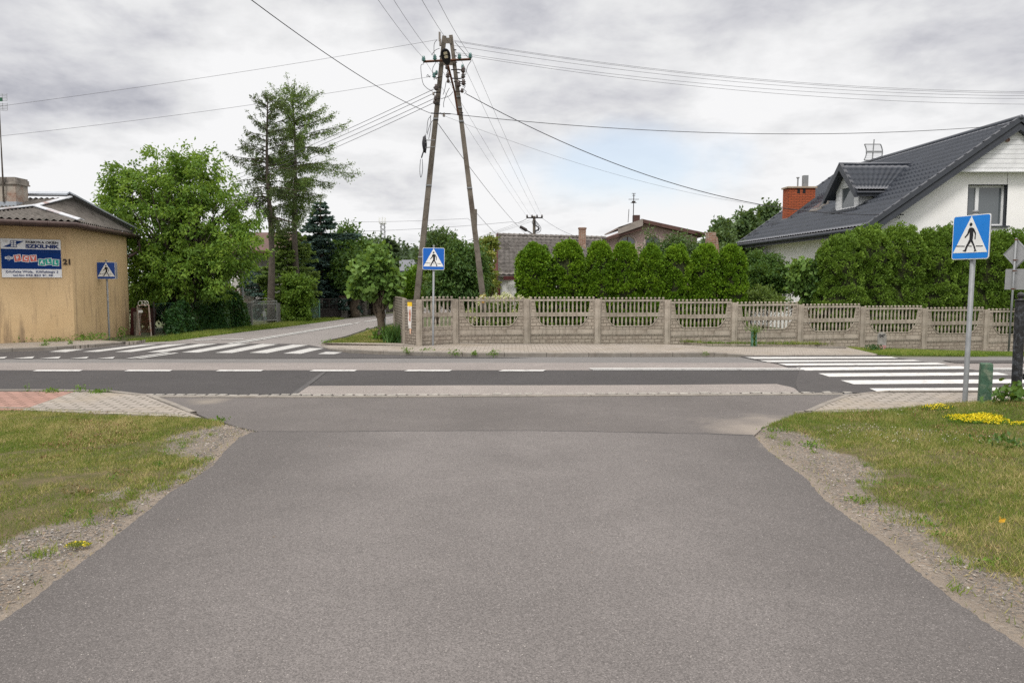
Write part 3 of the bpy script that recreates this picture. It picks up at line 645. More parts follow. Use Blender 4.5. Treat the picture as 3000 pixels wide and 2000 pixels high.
t4 = MB(); t4.box(0.03, Lp - .03, -.004, .03, -.12, .235); lowbr = t4.mesh('brick_plinth')
t5 = MB(); t5.box(0, .03, -.02, .04, -.12, .235); t5.box(Lp - .03, Lp, -.02, .04, -.12, .235); t5.box(0, Lp, -.02, .04, .235, .258); lowfr = t5.mesh('plinth_frame')
post_px = [(1228, 20.4, 0.10), (1335, 21.1, 0.10), (1544, 21.35, 0.10), (1750, 21.55, 0.095), (1954, 21.85, 0.06), (2150, 22.2, -0.03), (2343, 22.65, -0.10), (2525, 23.05, -0.17), (2706.6, 23.45, -0.235), (2887, 23.85, -0.29), (3067, 24.25, -0.34), (3245, 24.6, -0.36)]
posts = [Vector(((px - 1500) / F * (Y * math.cos(PITCH) * 1.0) , Y, zb)) for px, Y, zb in post_px]
for i, (px, Y, zb) in enumerate(post_px): q = P(px, 940, Y); posts[i] = Vector((q.x, Y, zb))
fence = empty('concrete_fence', posts[2], 'cast concrete balustrade fence with brick pattern along the far pavement', 'fence')
pm = MB(); pm.box(-.075, .075, -.075, .075, -.15, 1.19); pm.box(-.06, .06, -.06, .06, 1.19, 1.205)
pmesh = pm.mesh('post')
for p in posts:
    o = link('post', pmesh, mFence, fence, False); o.matrix_parent_inverse = fence.matrix_basis.inverted(); o.location = p; o.rotation_euler = (random.uniform(-.008, .008), random.uniform(-.010, .010), 0)
PANELS = []
for i in range(1, len(posts) - 1):
    a_, b_ = posts[i], posts[i + 1]; d = b_ - a_; d2 = Vector((d.x, d.y, 0)); L_ = d2.length; ang = math.atan2(d.y, d.x)
    st = a_ + d2.normalized() * .075; sx_ = (L_ - .15) / Lp; zb = (a_.z + b_.z) / 2
    for me_, mt, nm in ((topme, mFence, 'balustrade'), (midme, mFence, 'balustrade'), (midbr, mFenceBrick, 'brick_apron'), (lowbr, mFenceBrick, 'brick_plinth'), (lowfr, mFence, 'plinth_frame')):
        o = link(nm, me_, mt, fence, False); o.matrix_parent_inverse = fence.matrix_basis.inverted()
        o.location = (st.x, st.y, zb - .02); o.rotation_euler = (0, 0, ang); o.scale = (sx_, 1, 1)
# short first bay: straight balusters in two rows, brick rows below
a_, b_ = posts[0], posts[1]; d = b_ - a_; ang = math.atan2(d.y, d.x); L_ = math.hypot(d.x, d.y) - .15; st = a_ + Vector((d.x, d.y, 0)).normalized() * .075
s1 = MB(); s1.box(0, L_, -.02, .04, 1.165, 1.215); s1.box(0, L_, -.02, .04, .735, .845); s1.box(0, L_, -.02, .04, .44, .475); s1.box(0, L_, -.02, .04, .235, .31)
for i in range(8):
    x = .05 + i * (L_ - .1) / 7; s1.lathe((x, .01, 1.215), [(0.02, 0), (0.02, .02), (0.034, .028), (0.034, .052), (0.02, .066)], 7)
    baluster(s1, x, .845, 1.165); baluster(s1, x, .475, .735)
s2 = MB(); s2.box(0, L_, -.01, .03, -.1, .235); s2.box(0, L_, -.012, .03, .31, .44)
for mb_, mt, nm in ((s1, mFence, 'balustrade'), (s2, mFenceBrick, 'brick_plinth')):
    o = link(nm, mb_.mesh(nm), mt, fence, False); o.matrix_parent_inverse = fence.matrix_basis.inverted(); o.location = (st.x, st.y, .1); o.rotation_euler = (0, 0, ang)
# return side: solid cast panels running back along the side street
c0 = posts[0]; c1 = P(1186, 940, 21.0); c1.z = .08; c2 = P(1158, 920, 23.6); c2.z = .05
mPlank = brickmat('cast_plank_concrete', (0.25, 0.22, 0.185), (0.09, 0.075, 0.06), 3.0, 0.075, 0.012, 'xonly', 0.10, 1.0, rock=0.6, dirt=(0.12, 0.10, 0.075), dsc=2.0, msmooth=0.4)
ret = empty('concrete_fence', c1, 'solid cast concrete fence wall running back beside the small round tree', 'fence')
for p in (c1, c2):
    o = link('post', pmesh, mFence, ret, False); o.matrix_parent_inverse = ret.matrix_basis.inverted(); o.location = p; o.scale = (.8, .8, 1.03); o.rotation_euler = (0, 0, math.atan2(c2.y - c1.y, c2.x - c1.x))
def solidpanel(a_, b_, m1, m2, top=1.2):
    d = b_ - a_; ang = math.atan2(d.y, d.x); L_ = math.hypot(d.x, d.y) - .12; st = a_ + Vector((d.x, d.y, 0)).normalized() * .06
    for (z0, z1, mm) in ((-.1, .42, m1), (.42, top, m2)):
        q = MB(); q.box(0, L_, -.02, .03, z0, z1 - .01); q.box(0, L_, -.03, .035, z1 - .01, z1 + .015) if z1 == top else q.box(0, L_, -.03, .035, z1 - .03, z1 - .012)
        o = link('panel', q.mesh('panel'), mm, ret, False); o.matrix_parent_inverse = ret.matrix_basis.inverted(); o.location = (st.x, st.y, a_.z); o.rotation_euler = (0, 0, ang)
mCast2 = brickmat('cast_block_concrete', (0.31, 0.27, 0.225), (0.12, 0.10, 0.08), 0.20, 0.075, 0.010, 'xonly', 0.10, 1.0, rock=1.0, dirt=(0.17, 0.14, 0.115), dsc=3.0, msmooth=0.4)
solidpanel(c0, c1, mCast2, mPlank, 1.18); solidpanel(c1, c2, mCast2, mPlank, 1.24)
# torn poster on the return panel
dd = (c1 - c0); dd.z = 0; pe = c0 + dd * .52; nrm = Vector((dd.y, -dd.x, 0)).normalized()
if nrm.y > 0: nrm = -nrm
du = dd.normalized()
po = empty('poster', pe + Vector((0, 0, .7)), 'torn yellow and white advertising strip stuck on the concrete wall corner', 'poster')
mb = MB(); mb2 = MB(); mb3 = MB()
prof = [(1.13, -.13, .09), (1.02, -.12, .10), (.85, -.11, .07), (.7, -.11, .045), (.55, -.09, .03), (.42, -.07, .02), (.36, -.02, .0), (.27, -.02, -.1)]
def pp(s_, z, o_): return c0 + du * (dd.length * .52) + du * (-s_) + nrm * (.034 + o_) + Vector((0, 0, z))
for i in range(len(prof) - 1):
    za, la, ra = prof[i]; zb_, lb, rb = prof[i + 1]; ra2, rb2 = -la * .35, -lb * .35
    w = .012 * math.sin(i * 2.1)
    tgt = mb2 if i < 1 else (mb3 if i > 4 else mb)
    tgt.hexa([pp(la - .02, za, 0), pp(.09 - .01 * i, za, 0), pp(.09 - .012 * i, zb_, 0), pp(lb - .02, zb_, 0), pp(la - .02, za, .006 + w), pp(.09 - .01 * i, za, .006), pp(.09 - .012 * i, zb_, .006), pp(lb - .02, zb_, .006)])
mb.build('paper_middle', mat('poster_white', (0.62, 0.6, 0.58), 0.7, 0.15, 9, stain=(0.5, 0.33, 0.22), stscale=7), po)
mb2.build('paper_top', mat('poster_yellow', (0.75, 0.50, 0.03), 0.7, 0.1, 9), po)
mb3.build('paper_curl', mat('poster_orange', (0.6, 0.40, 0.30), 0.7, 0.2, 9, stain=(0.65, 0.25, 0.05), stscale=9), po)
mb = MB(); mb.hexa([pp(-.06, .93, .007), pp(.03, .93, .007), pp(.02, .62, .007), pp(-.05, .62, .007), pp(-.06, .93, .012), pp(.03, .93, .012), pp(.02, .62, .012), pp(-.05, .62, .012)])
mb.build('red_print', mat('poster_red', (0.5, 0.07, 0.03), 0.7, 0.3, 15, c2=(0.6, 0.45, 0.35)), po)

# ================================================================== PEDESTRIAN SIGNS
MAN = {'torso': [(97, 757), (118, 757), (130, 770), (132, 820), (128, 852), (100, 852), (100, 800), (98, 785)],
 'arm_r': [(118, 757), (135, 765), (155, 800), (153, 845), (145, 846), (146, 806), (130, 783)],
 'arm_l': [(98, 757), (104, 778), (90, 808), (61, 833), (56, 825), (79, 800), (88, 770)],
 'leg_r': [(126, 846), (150, 893), (161, 922), (170, 930), (147, 937), (145, 930), (150, 924), (136, 893), (112, 856)],
 'leg_l': [(99, 846), (118, 856), (84, 905), (76, 934), (47, 930), (49, 924), (64, 919), (69, 900)],
 'line_a': [(-19, 886), (62, 890), (62, 896), (-19, 892)], 'line_b': [(97, 890), (124, 892), (124, 898), (97, 896)], 'line_c': [(160, 892), (219, 895), (219, 901), (160, 898)],
 'head': [(107 + 13 * math.cos(t * .6283), 734 + 13 * math.sin(t * .6283)) for t in range(10)]}
def ped_sign(base, top, scale, rz, mblue, label, poler=0.028, both=False, lean=True, w=None):
    t = empty('pedestrian_crossing_sign', base, label, 'road sign', 'pedestrian crossing signs')
    base = Vector(base); top = Vector(top); up = (top - base).normalized()
    S = scale; X = Vector((math.cos(rz), math.sin(rz), 0)); X = (X - up * X.dot(up)).normalized(); Nn = X.cross(up).normalized()   # towards the viewer
    if Nn.y > 0: Nn = -Nn
    pole = MB(); pole.tube([base - up * .1, base, top + up * .03], poler, 12); pole.lathe(top + up * .03, [(poler + .004, -.02), (poler + .004, .012), (.012, .022)], 12, axis=up); pole.build('pole', M_['galv'], t, True)
    C0 = top - up * (S * .5 + .02) + Nn * (poler + .025)
    f = lambda u, v_, n_: C0 + X * (u * S) + up * (v_ * S) + Nn * n_
    def rr(hw, r, k=4):
        out = []
        for cx_, cy_, a0 in ((hw - r, hw - r, 0), (-hw + r, hw - r, 90), (-hw + r, -hw + r, 180), (hw - r, -hw + r, 270)):
            for j in range(k + 1): a = R(a0 + 90 * j / k); out.append((cx_ + r * math.cos(a), cy_ + r * math.sin(a)))
        return out
    def flat(name, poly, n0, m, th=.0015):
        q = MB(); q.prism([f(u, v_, n0) for u, v_ in poly], Nn * th); return q.build(name, m, t)
    flat('sign_plate', rr(.5, .06), -.012, M_['greyback'], .010)
    flat('white_border', rr(.5, .06), .0, M_['signwhite'], .002)
    flat('blue_panel', rr(.482, .048), .0035, mblue)
    c = lambda x, y: ((x - 107) / 327, (827.5 - y) / 327)
    flat('white_triangle', [c(108, 672), c(258, 942), c(-43, 942)], .0065, M_['signwhite'])
    fig = MB()
    for k_, poly in MAN.items(): fig.prism([f(*c(x, y), .0095) for x, y in poly], Nn * .0015)
    fig.build('walking_figure', M_['black'], t)
    br = MB()
    for dz in (-.3, .3):
        p0 = C0 + up * (dz * S) - Nn * .012
        br.tube([p0 - X * .09, p0 + X * .09], .012, 6); br.tube([p0 - X * .045 - Nn * (.02 + poler * 2), p0 - X * .045, ], .008, 5); br.tube([p0 + X * .045 - Nn * (.02 + poler * 2), p0 + X * .045], .008, 5)
    buildsep(br, 'bracket', M_['galv'], t, near=.02)
    if both:
        q = MB(); Bc = -Nn * (poler * 2 + .05); q.prism([f(u, v_, -.012) + Bc + X * .03 for u, v_ in rr(.5, .06)], -Nn * .01); q.build('rear_plate', M_['greyback'], t)
    return t
ped_sign(P(1268.5, 1010, 20.35), P(1271, 724, 20.35), .575, 0.0, M_['blue'], 'blue and white pedestrian crossing sign on a grey pole before the concrete fence corner')
ped_sign(P(320, 988, 24.0), P(311, 766, 24.0), .525, 0.22, M_['blue3'], 'dark blue pedestrian crossing sign in front of the ochre house', both=True)
ped_sign(P(2826, 1186, 10.85), P(2858, 626, 10.85), .615, R(-74), M_['blue2'], 'large bright blue pedestrian crossing sign beside the green stump post', poler=.034)

# back of the priority sign, far right
t = empty('priority_road_sign', P(2954.6, 1026, 23.2), 'grey backs of a diamond sign and a plate on one pole at the right edge', 'road sign')
b0, b1 = P(2954.6, 1030, 23.2), P(2977, 702, 23.2); up = (b1 - b0).normalized()
q = MB(); q.tube([b0 - up * .1, b1 + up * .05], .03, 10); q.build('pole', M_['galv'], t, True)
rzv = R(-68); X = Vector((math.cos(rzv), math.sin(rzv), 0)); Y_ = Vector((-math.sin(rzv), math.cos(rzv), 0))
cc = P(2976, 744, 23.2) + Y_ * .045
q = MB(); q.prism([cc + X * .43, cc + up * .43, cc - X * .43, cc - up * .43], Y_ * .012); q.build('diamond_plate', M_['greyback'], t)
q = MB(); q.tube([cc - X * .40 + Y_ * -.004, cc + up * .40 + Y_ * -.004, cc + X * .4 + Y_ * -.004, cc - up * .4 + Y_ * -.004, cc - X * .4 + Y_ * -.004], .009, 5); q.build('plate_rim', M_['galv'], t)
cc = P(2972.5, 818, 23.2) + Y_ * .045
q = MB(); q.prism([cc - X * .33 - up * .31, cc + X * .33 - up * .31, cc + X * .33 + up * .31, cc - X * .33 + up * .31], Y_ * .012); q.build('lower_plate', M_['greyback'], t)
q = MB()
for yy in (702, 762, 793, 846):
    w_ = P(2977 - (yy - 702) * .069, yy, 23.2); q.lathe(w_ - up * .02, [(.036, 0), (.036, .04)], 10); q.tube([w_ - X * .08 + Y_ * .03, w_ + X * .08 + Y_ * .03], .01, 5)
buildsep(q, 'clamp', M_['rust'], t, near=.03)

# ================================================================== SMALL STREET FURNITURE
# green concrete stump
b0 = P(2883, 1188, 10.9); b1 = P(2890, 1063.6, 10.9); up = (b1 - b0).normalized()
t = MB(); a = R(67); s_ = .074
def sq(c, s, a): return [c + Vector((math.cos(a + k * math.pi / 2 + math.pi / 4), math.sin(a + k * math.pi / 2 + math.pi / 4), 0)) * s * 1.414 for k in range(4)]
t.hexa(sq(b0 - up * .15, s_ * 1.06, a) + sq(b1 - up * .012, s_, a)); t.hexa(sq(b1 - up * .012, s_, a) + sq(b1, s_ * .9, a))
tag(t.build('stump_post', mat('mossy_green_paint', (0.055, 0.115, 0.075), 0.85, 0.3, 8, bump=0.6, bscale=50, fine=0.3, fscale=60, stain=(0.20, 0.23, 0.17), stscale=6.0)), 'short green painted concrete post between two metal poles on the near verge', 'post')
# black gate post with ball finial and start of the gate
gp0 = P(2975, 1190, 10.7); gp1 = P(2990, 880, 10.7); up = (gp1 - gp0).normalized()
t = empty('metal_gate', gp0, 'black painted steel gate post with ball finial at the right edge', 'gate')
q = MB(); q.hexa(sq(gp0 - up * .2, .046, .12) + sq(gp1, .046, .12)); q.build('gate_post', M_['blackworn'], t)
q = MB(); q.lathe(gp1, [(.07, 0), (.07, .012), (.03, .018), (.03, .028)] + [(.045 * math.sin(a_ * math.pi / 10), .028 + .042 - .045 * math.cos(a_ * math.pi / 10)) for a_ in range(2, 10)] + [(.006, .117)], 14); q.build('ball_finial', M_['blackworn'], t, True)
q = MB(); g0 = gp0 + Vector((.17, .02, .0))
for i in range(14):
    x = g0.x + i * .13; q.tube([(x, g0.y, gp0.z + .08), (x, g0.y, gp0.z + 1.42)], .011, 6)
for z_ in (.12, .75, 1.35): q.box(g0.x - .02, g0.x + 1.8, g0.y - .015, g0.y + .015, gp0.z + z_, gp0.z + z_ + .035)
q.build('gate_leaf', M_['blackworn'], t)
q = MB()
for z_ in (.42, 1.13): q.tube([gp0 + up * z_ + Vector((.05, 0, 0)), gp0 + up * z_ + Vector((.16, .01, 0))], .018, 8); q.lathe(gp0 + up * (z_ - .04) + Vector((.105, 0, 0)), [(.022, 0), (.022, .08)], 8)
buildsep(q, 'hinge', M_['blackworn'], t, near=.03)
# green tree guard by the fence
c = G(2209, 1012, 0.02); t = empty('plant_guard', c, 'open green metal plant guard standing against the concrete fence', 'plant guard')
q = MB(); w = .065
for x0_, x1_ in ((-w, -.03), (.03, w)): q.box(c.x + x0_, c.x + x1_, c.y - .02, c.y + .01, c.z - .05, c.z + .44)
for sx_ in (-w, w): q.box(c.x + sx_ - .006, c.x + sx_ + .006, c.y - .02, c.y + .08, c.z - .05, c.z + .44)
q.build('channel', mat('pale_green_paint', (0.13, 0.26, 0.20), 0.7, 0.15, 8, stain=(0.08, 0.13, 0.09), stscale=8), t)
# mile stone
c = G(2583, 1023, 0.0); t = empty('milestone', c, 'rounded grey kilometre stone with worn numbers in front of the fence', 'milestone')
q = MB(); prof = [(-.115, 0), (.115, 0)]; out_ = [(-.11, .12), (.11, .12), (.115, .38)] + [(.115 * math.cos(R(a_)), .38 + .10 * math.sin(R(a_))) for a_ in range(15, 180, 15)] + [(-.115, .38)]
rz = R(-22); Xm = Vector((math.cos(rz), math.sin(rz), 0)); Nm = Vector((-math.sin(rz), math.cos(rz), 0))
q.prism([c + Xm * a_ + Vector((0, 0, b_)) for a_, b_ in out_], Nm * .13); q.build('stone', mat('old_stone', (0.26, 0.25, 0.235), 0.9, 0.3, 8, bump=0.8, bscale=40, stain=(0.07, 0.07, 0.065), stscale=6), t)
q = MB(); q.prism([c + Xm * a_ + Vector((0, 0, b_)) for a_, b_ in ((-.09, -.08), (.105, -.08), (.108, .118), (-.105, .118))], Nm * .125); q.build('pink_base', mat('pink_base', (0.42, 0.22, 0.22), 0.9, 0.2, 9), t)
def text_mesh(s, size, bold=0.0, sx=1.0, align='CENTER', shear=0.0, ext=0.0, spacing=1.0):
    cu = bpy.data.curves.new('txt', 'FONT'); cu.body = s; cu.size = size; cu.align_x = align; cu.align_y = 'CENTER'; cu.offset = bold; cu.shear = shear; cu.extrude = ext; cu.space_character = spacing; cu.resolution_u = 3
    o = bpy.data.objects.new('txt', cu); SC.collection.objects.link(o); dg = bpy.context.evaluated_depsgraph_get(); dg.update()
    me = bpy.data.meshes.new_from_object(o.evaluated_get(dg)); bpy.data.objects.remove(o); bpy.data.curves.remove(cu)
    V = [Vector((v_.co.x * sx, v_.co.y, v_.co.z)) for v_ in me.vertices]; Fc = [tuple(p.vertices) for p in me.polygons]; bpy.data.meshes.remove(me); return V, Fc
def put_text(mb, s, size, org, X, Up, Nn, rot=0.0, **kw):
    V, Fc = text_mesh(s, size, **kw); ca, sa = math.cos(rot), math.sin(rot)
    mb.add([org + X * (v_.x * ca - v_.y * sa) + Up * (v_.x * sa + v_.y * ca) + Nn * v_.z for v_ in V], Fc)
q = MB(); put_text(q, '1047', .11, c + Xm * -.02 + Vector((0, 0, .38)) - Nm * .004, Xm, Vector((0, 0, 1)), -Nm, bold=.003, ext=.001, sx=.75); q.build('numbers', M_['black'], t)

# ================================================================== UTILITY POLES
# A-frame pole
aL0, aL1 = P(1210, 985, 22.6), P(1302, 107, 22.6); aR0, aR1 = P(1429, 985, 22.6), P(1321, 105, 22.6)
AP = empty('utility_pole', (aL0 + aR0) / 2, 'tall A shaped double concrete pole carrying many wires and a street lamp', 'utility pole')
q = MB(); pa = (-.085, .085, .07, .05)
def beam(mb, a_, b_, wa, wb, da, db, k=1):
    d = (b_ - a_).normalized(); X = Vector((1, 0, 0)); X = (X - d * X.dot(d)).normalized(); Y_ = d.cross(X)
    f = lambda c_, w_, e_: [c_ - X * w_ - Y_ * e_, c_ + X * w_ - Y_ * e_, c_ + X * w_ + Y_ * e_, c_ - X * w_ + Y_ * e_]
    mb.hexa(f(a_, wa, da) + f(b_, wb, db))
beam(q, aL0, aL1, .088, .055, .10, .07); q.build('pole_leg', M_['pole'], AP)
q = MB(); beam(q, aR0, aR1, .088, .052, .10, .07); q.build('pole_leg', M_['pole'], AP)
fr_ = lambda k_, s_, off=0: (aL0.lerp(aL1, k_) if s_ == 'L' else aR0.lerp(aR1, k_)) + Vector((0, -off, 0))
def atY(px, py, Y=22.45): return P(px, py, Y)
q = MB(); q.box(0, 1, 0, 1, 0, 1, M=lambda x, y, z: atY(1303 + 20 * x, 128 - 17 * z, 22.5 + .15 * y)); q.box(0, 1, 0, 1, 0, 1, M=lambda x, y, z: atY(1298 + 28 * x, 192 - 12 * z, 22.45 + .3 * y)); buildsep(q, 'head_block', M_['pole'], AP)
q = MB(); beam_ = [atY(1240.6, 181), atY(1380, 174)]; q.tube(beam_, .035, 4); q.build('crossarm', M_['rust'], AP)
def insul(mb, p, s=1.0, ax=None): mb.lathe(p, [(.012 * s, -.06 * s), (.03 * s, -.05 * s), (.06 * s, -.02 * s), (.035 * s, 0), (.055 * s, .02 * s), (.03 * s, .05 * s), (.035 * s, .075 * s), (.015 * s, .085 * s)], 8, axis=ax)
q = MB(); q2 = MB(); q3 = MB()
for px, py in ((1241, 174), (1274, 170), (1346, 167), (1378, 165), (1272, 222)): insul(q2, atY(px, py, 22.35), 1.1); q3.tube([atY(px, py + 12, 22.4), atY(px, py, 22.35)], .012, 5)
for px, py, sx_ in ((1310, 197, 1), (1357, 206, 1.1), (1312, 222, 1), (1357, 223, 1), (1358, 243, 1.1), (1343, 248, 1.2), (1354, 267, .8), (1278, 258, 1.1), (1276, 288, .9), (1273, 300, .8), (1313, 238, .8)): insul(q, atY(px, py, 22.3), 1.15 * sx_)
for px, py in ((1355, 196), (1357, 221), (1279, 213)): insul(q2, atY(px, py, 22.3), .8)
buildsep(q, 'insulator', M_['porcelain'], AP, True); buildsep(q2, 'insulator', M_['glassgreen'], AP, True)
for (xa, ya, xb, yb) in ((1322, 205, 1345, 204), (1338, 214, 1346, 214), (1325, 230, 1348, 231), (1345, 205, 1356, 206), (1345, 231, 1358, 229), (1330, 240, 1356, 240), (1335, 268, 1352, 268), (1290, 271, 1272, 271), (1288, 302, 1270, 302), (1292, 255, 1270, 257), (1293, 225, 1276, 230), (1312, 205, 1312, 215), (1290, 288, 1277, 290), (1296, 150, 1290, 165), (1330, 146, 1336, 147), (1332, 164, 1337, 165), (1333, 182, 1338, 183), (1292, 165, 1288, 166), (1350, 330, 1356, 331)): q3.tube([atY(xa, ya, 22.42), atY(xb, yb, 22.32)], .018, 5)
buildsep(q3, 'bracket', M_['darkiron'], AP)
q = MB()   # steel bands round the legs
for s_, kk in (('L', (.12, .27, .51, .73, .78)), ('R', (.5, .72, .765, .80))):
    for k_ in kk: c_ = fr_(k_, s_); hw = (.088 - .036 * k_) + .006; q.box(c_.x - hw, c_.x + hw, c_.y - .11, c_.y + .11, c_.z - .02, c_.z + .02)
buildsep(q, 'steel_band', M_['galv'], AP)
q = MB(); c_ = fr_(.128, 'R'); q.box(c_.x - .085, c_.x + .08, c_.y - .103, c_.y - .097, c_.z - .12, c_.z + .12); q.build('yellow_tag', mat('worn_yellow_tag', (0.50, 0.30, 0.08), 0.8, 0.3, 12, stain=(0.4, 0.37, 0.33), stscale=9), AP)
# fuse boxes
q = MB()
for px, py, w_, h_ in ((1288, 108, 5, 24), (1290, 125, 5, 18), (1300.5, 337, 6, 9), (1270, 275, 5, 7), (1354, 267, 6, 8), (1279, 215, 5, 8)):
    c_ = atY(px, py, 22.35); q.box(c_.x - w_ * .005, c_.x + w_ * .005, c_.y - .05, c_.y + .05, c_.z - h_ * .005, c_.z + h_ * .005)
c_ = fr_(.735, 'L'); buildsep(q, 'fuse_box', mat('fuse_grey', (0.20, 0.18, 0.16), 0.5, 0.2), AP)
# cable coil on its bracket
q = MB(); cA, cB = atY(1243, 400, 22.2), atY(1244, 446, 22.2)
for k_ in range(7):
    w_ = .045 + .008 * k_; rad = []
    for j in range(25):
        a_ = 2 * math.pi * j / 24; rad.append(Vector(((cA.x + cB.x) / 2 + .01 * math.cos(3 * a_ + k_) + (k_ - 3) * .010, (cA.y + cB.y) / 2 + (.12 + .006 * k_) * math.cos(a_), (cA.z + cB.z) / 2 + (.20 + .006 * k_) * math.sin(a_))))
    q.tube(rad, .016, 5, cap=False)
q.tube([atY(1240, 446, 22.2), atY(1237, 455, 22.2), atY(1235, 463, 22.2)], .02, 5)
q.build('cable_coil', M_['wire'], AP, True)
q = MB()
for ya, yb in ((411, 411), (433, 431)): q.tube([atY(1240, ya, 22.2), atY(1274, yb, 22.5)], .013, 5)
q.tube([atY(1240, 417, 22.1), atY(1251, 419, 22.1)], .02, 4); q.tube([atY(1246, 393, 22.2), atY(1243, 448, 22.2)], .01, 4)
buildsep(q, 'coil_bracket', M_['galv'], AP, near=.02)
# loose jumper cables
q = MB()
def curve(pts, n=8):
    out = []; pts = [Vector(p) for p in pts]; P_ = [pts[0]] + pts + [pts[-1]]
    for i in range(1, len(P_) - 2):
        for j in range(n):
            t_ = j / n; p0, p1, p2, p3 = P_[i - 1], P_[i], P_[i + 1], P_[i + 2]
            out.append(.5 * ((2 * p1) + (p2 - p0) * t_ + (2 * p0 - 5 * p1 + 4 * p2 - p3) * t_ ** 2 + (3 * p1 - p0 - 3 * p2 + p3) * t_ ** 3))
    return out + [pts[-1]]
for path in ([(1281, 117), (1272, 130), (1272, 165)], [(1288, 142), (1275, 148), (1264, 162)], [(1242, 188), (1233, 195), (1238, 240), (1250, 258), (1268, 268)], [(1264, 340), (1254, 352), (1250, 390)],
             [(1271, 350), (1260, 365), (1251, 395)], [(1307, 240), (1303, 262), (1298, 278)], [(1317, 258), (1308, 275), (1300, 300), (1300, 315)], [(1327, 269), (1318, 280), (1305, 286), (1292, 290)],
             [(1289, 330), (1297, 335), (1302, 330)], [(1260, 228), (1253, 219), (1251, 226), (1262, 223)], [(1355, 255), (1363, 252), (1358, 262)], [(1360, 275), (1366, 270), (1358, 262)], [(1372, 170), (1360, 155), (1333, 124)],
             [(1381, 178), (1370, 195), (1364, 220)], [(1278, 182), (1268, 200), (1268, 218)], [(1316, 237), (1320, 243), (1323, 238)], [(1261, 338), (1262, 372), (1256, 408)], [(1232, 466), (1230, 500), (1233, 520), (1238, 500), (1237, 466)]):
    q.tube(curve([atY(x, y, 22.3) for x, y in path]), .008, 5)
buildsep(q, 'jumper_cable', M_['wire'], AP, True)
# street lamp on the pole: arm and flat LED head
SL = empty('street_lamp', atY(1342.6, 336, 22.4), 'black flat street lamp head on a thin arm atop the A shaped pole', 'street lamp')
q = MB(); q.tube([atY(1342.6, 338, 22.45), atY(1332, 270, 22.2), atY(1313, 193, 21.4)], .028, 8); q.build('lamp_arm', M_['rust'], SL)
hc = atY(1306.5, 166, 21.1); dl = (atY(1301, 141, 20.95) - atY(1312, 192, 21.3)).normalized(); wd = (atY(1318, 160, 21.1) - atY(1294, 168, 21.1)); wd = (wd - dl * wd.dot(dl)).normalized(); nn = wd.cross(dl).normalized()
if nn.y > 0: nn = -nn
q = MB(); ring = []
for j in range(20):
    a_ = 2 * math.pi * j / 20; ring.append((.128 * math.cos(a_) * (1 - .22 * (-math.sin(a_)) ), .245 * math.sin(a_)))
base_ = [hc + wd * u + dl * w_ + nn * .03 for u, w_ in ring]; in_ = [hc + wd * u * .93 + dl * w_ * .95 + nn * .045 for u, w_ in ring]; tp_ = [hc + wd * u * .75 + dl * w_ * .8 - nn * .05 for u, w_ in ring]
q.add(base_ + in_ + tp_, [tuple(range(20, 40)), tuple(range(59, 39, -1))] + [(i, (i + 1) % 20, 20 + (i + 1) % 20, 20 + i) for i in range(20)] + [(i, 40 + i, 40 + (i + 1) % 20, (i + 1) % 20) for i in range(20)])
q.build('lamp_head', M_['black'], SL)
q = MB()
for w_ in (.125, .02): 
    q.prism([hc + wd * u + dl * (w_ + v_) + nn * .046 for u, v_ in ((-.05, -.032), (-.028, -.045), (.028, -.045), (.05, -.032), (.05, .022), (.028, .035), (-.028, .035), (-.05, .022))], nn * .006)
buildsep(q, 'lamp_lens', mat('lamp_lens', (0.62, 0.56, 0.42), 0.3, 0.05), SL)

# small poles behind
def simple_pole(px, y0, y1, Y, r, label, arms=(), extra=None, m='pole'):
    b_ = P(px, y1, Y); a_ = P(px, y0, Y); a_.z = gz(a_.x, a_.y) - .05
    t = empty('utility_pole', a_, label, 'utility pole')
    q = MB(); q.tube([a_, b_], [r * 1.25, r], 8); q.build('pole_shaft', M_[m], t)
    for (dx0, dx1, yy) in arms:
        q = MB(); q.tube([P(px + dx0, yy, Y - r), P(px + dx1, yy, Y - r)], .045, 4); q.build('crossarm', M_['darkiron'], t)
        q = MB()
        for k_ in range(4): insul(q, P(px + dx0 + (dx1 - dx0) * (k_ + .15) / 3.3, yy - 4, Y - r), 1.4)
        buildsep(q, 'insulator', M_['porcelain'], t)
    return t
tp = simple_pole(1565, 950, 633, 55, .10, 'T shaped concrete pole with one crossarm rising behind the old tiled house', [(-23, 25, 638)])
q = MB(); q.tube([P(1566, 690, 55), P(1555, 682, 54.5), P(1541, 674, 54)], .04, 6); q.lathe(P(1541, 674, 54), [(.05, -.1), (.12, 0), (.1, .45), (.04, .5)], 8, axis=(-.85, -.1, .5)); q.build('lamp_bracket', M_['darkiron'], tp)
q = MB()
for i in range(5): q.tube(curve([P(1566 + random.uniform(-6, 4), 645, 54.8), P(1560 + i * 6, 655 + i * 3, 54.8), P(1572 + random.uniform(-4, 9), 668 + i * 3, 54.8), P(1566, 676 + i * 2, 54.8)]), .02, 4)
q.build('jumper_cable', M_['wire'], tp)
simple_pole(1393.5, 950, 613, 30, .055, 'slim dark pole directly behind the right leg of the A shaped pole', m='pole')
simple_pole(1254, 900, 677, 70, .10, 'distant pole with short crossarms above the garden tree tops', [(-3, 14, 685), (-3, 12, 690)])
simple_pole(711, 960, 760, 31, .035, 'thin grey steel post at the end of the ivy hedge', m='galv')
simple_pole(1127, 958, 840, 29.5, .035, 'thin grey steel post half hidden behind the round street tree trunk', m='galv')

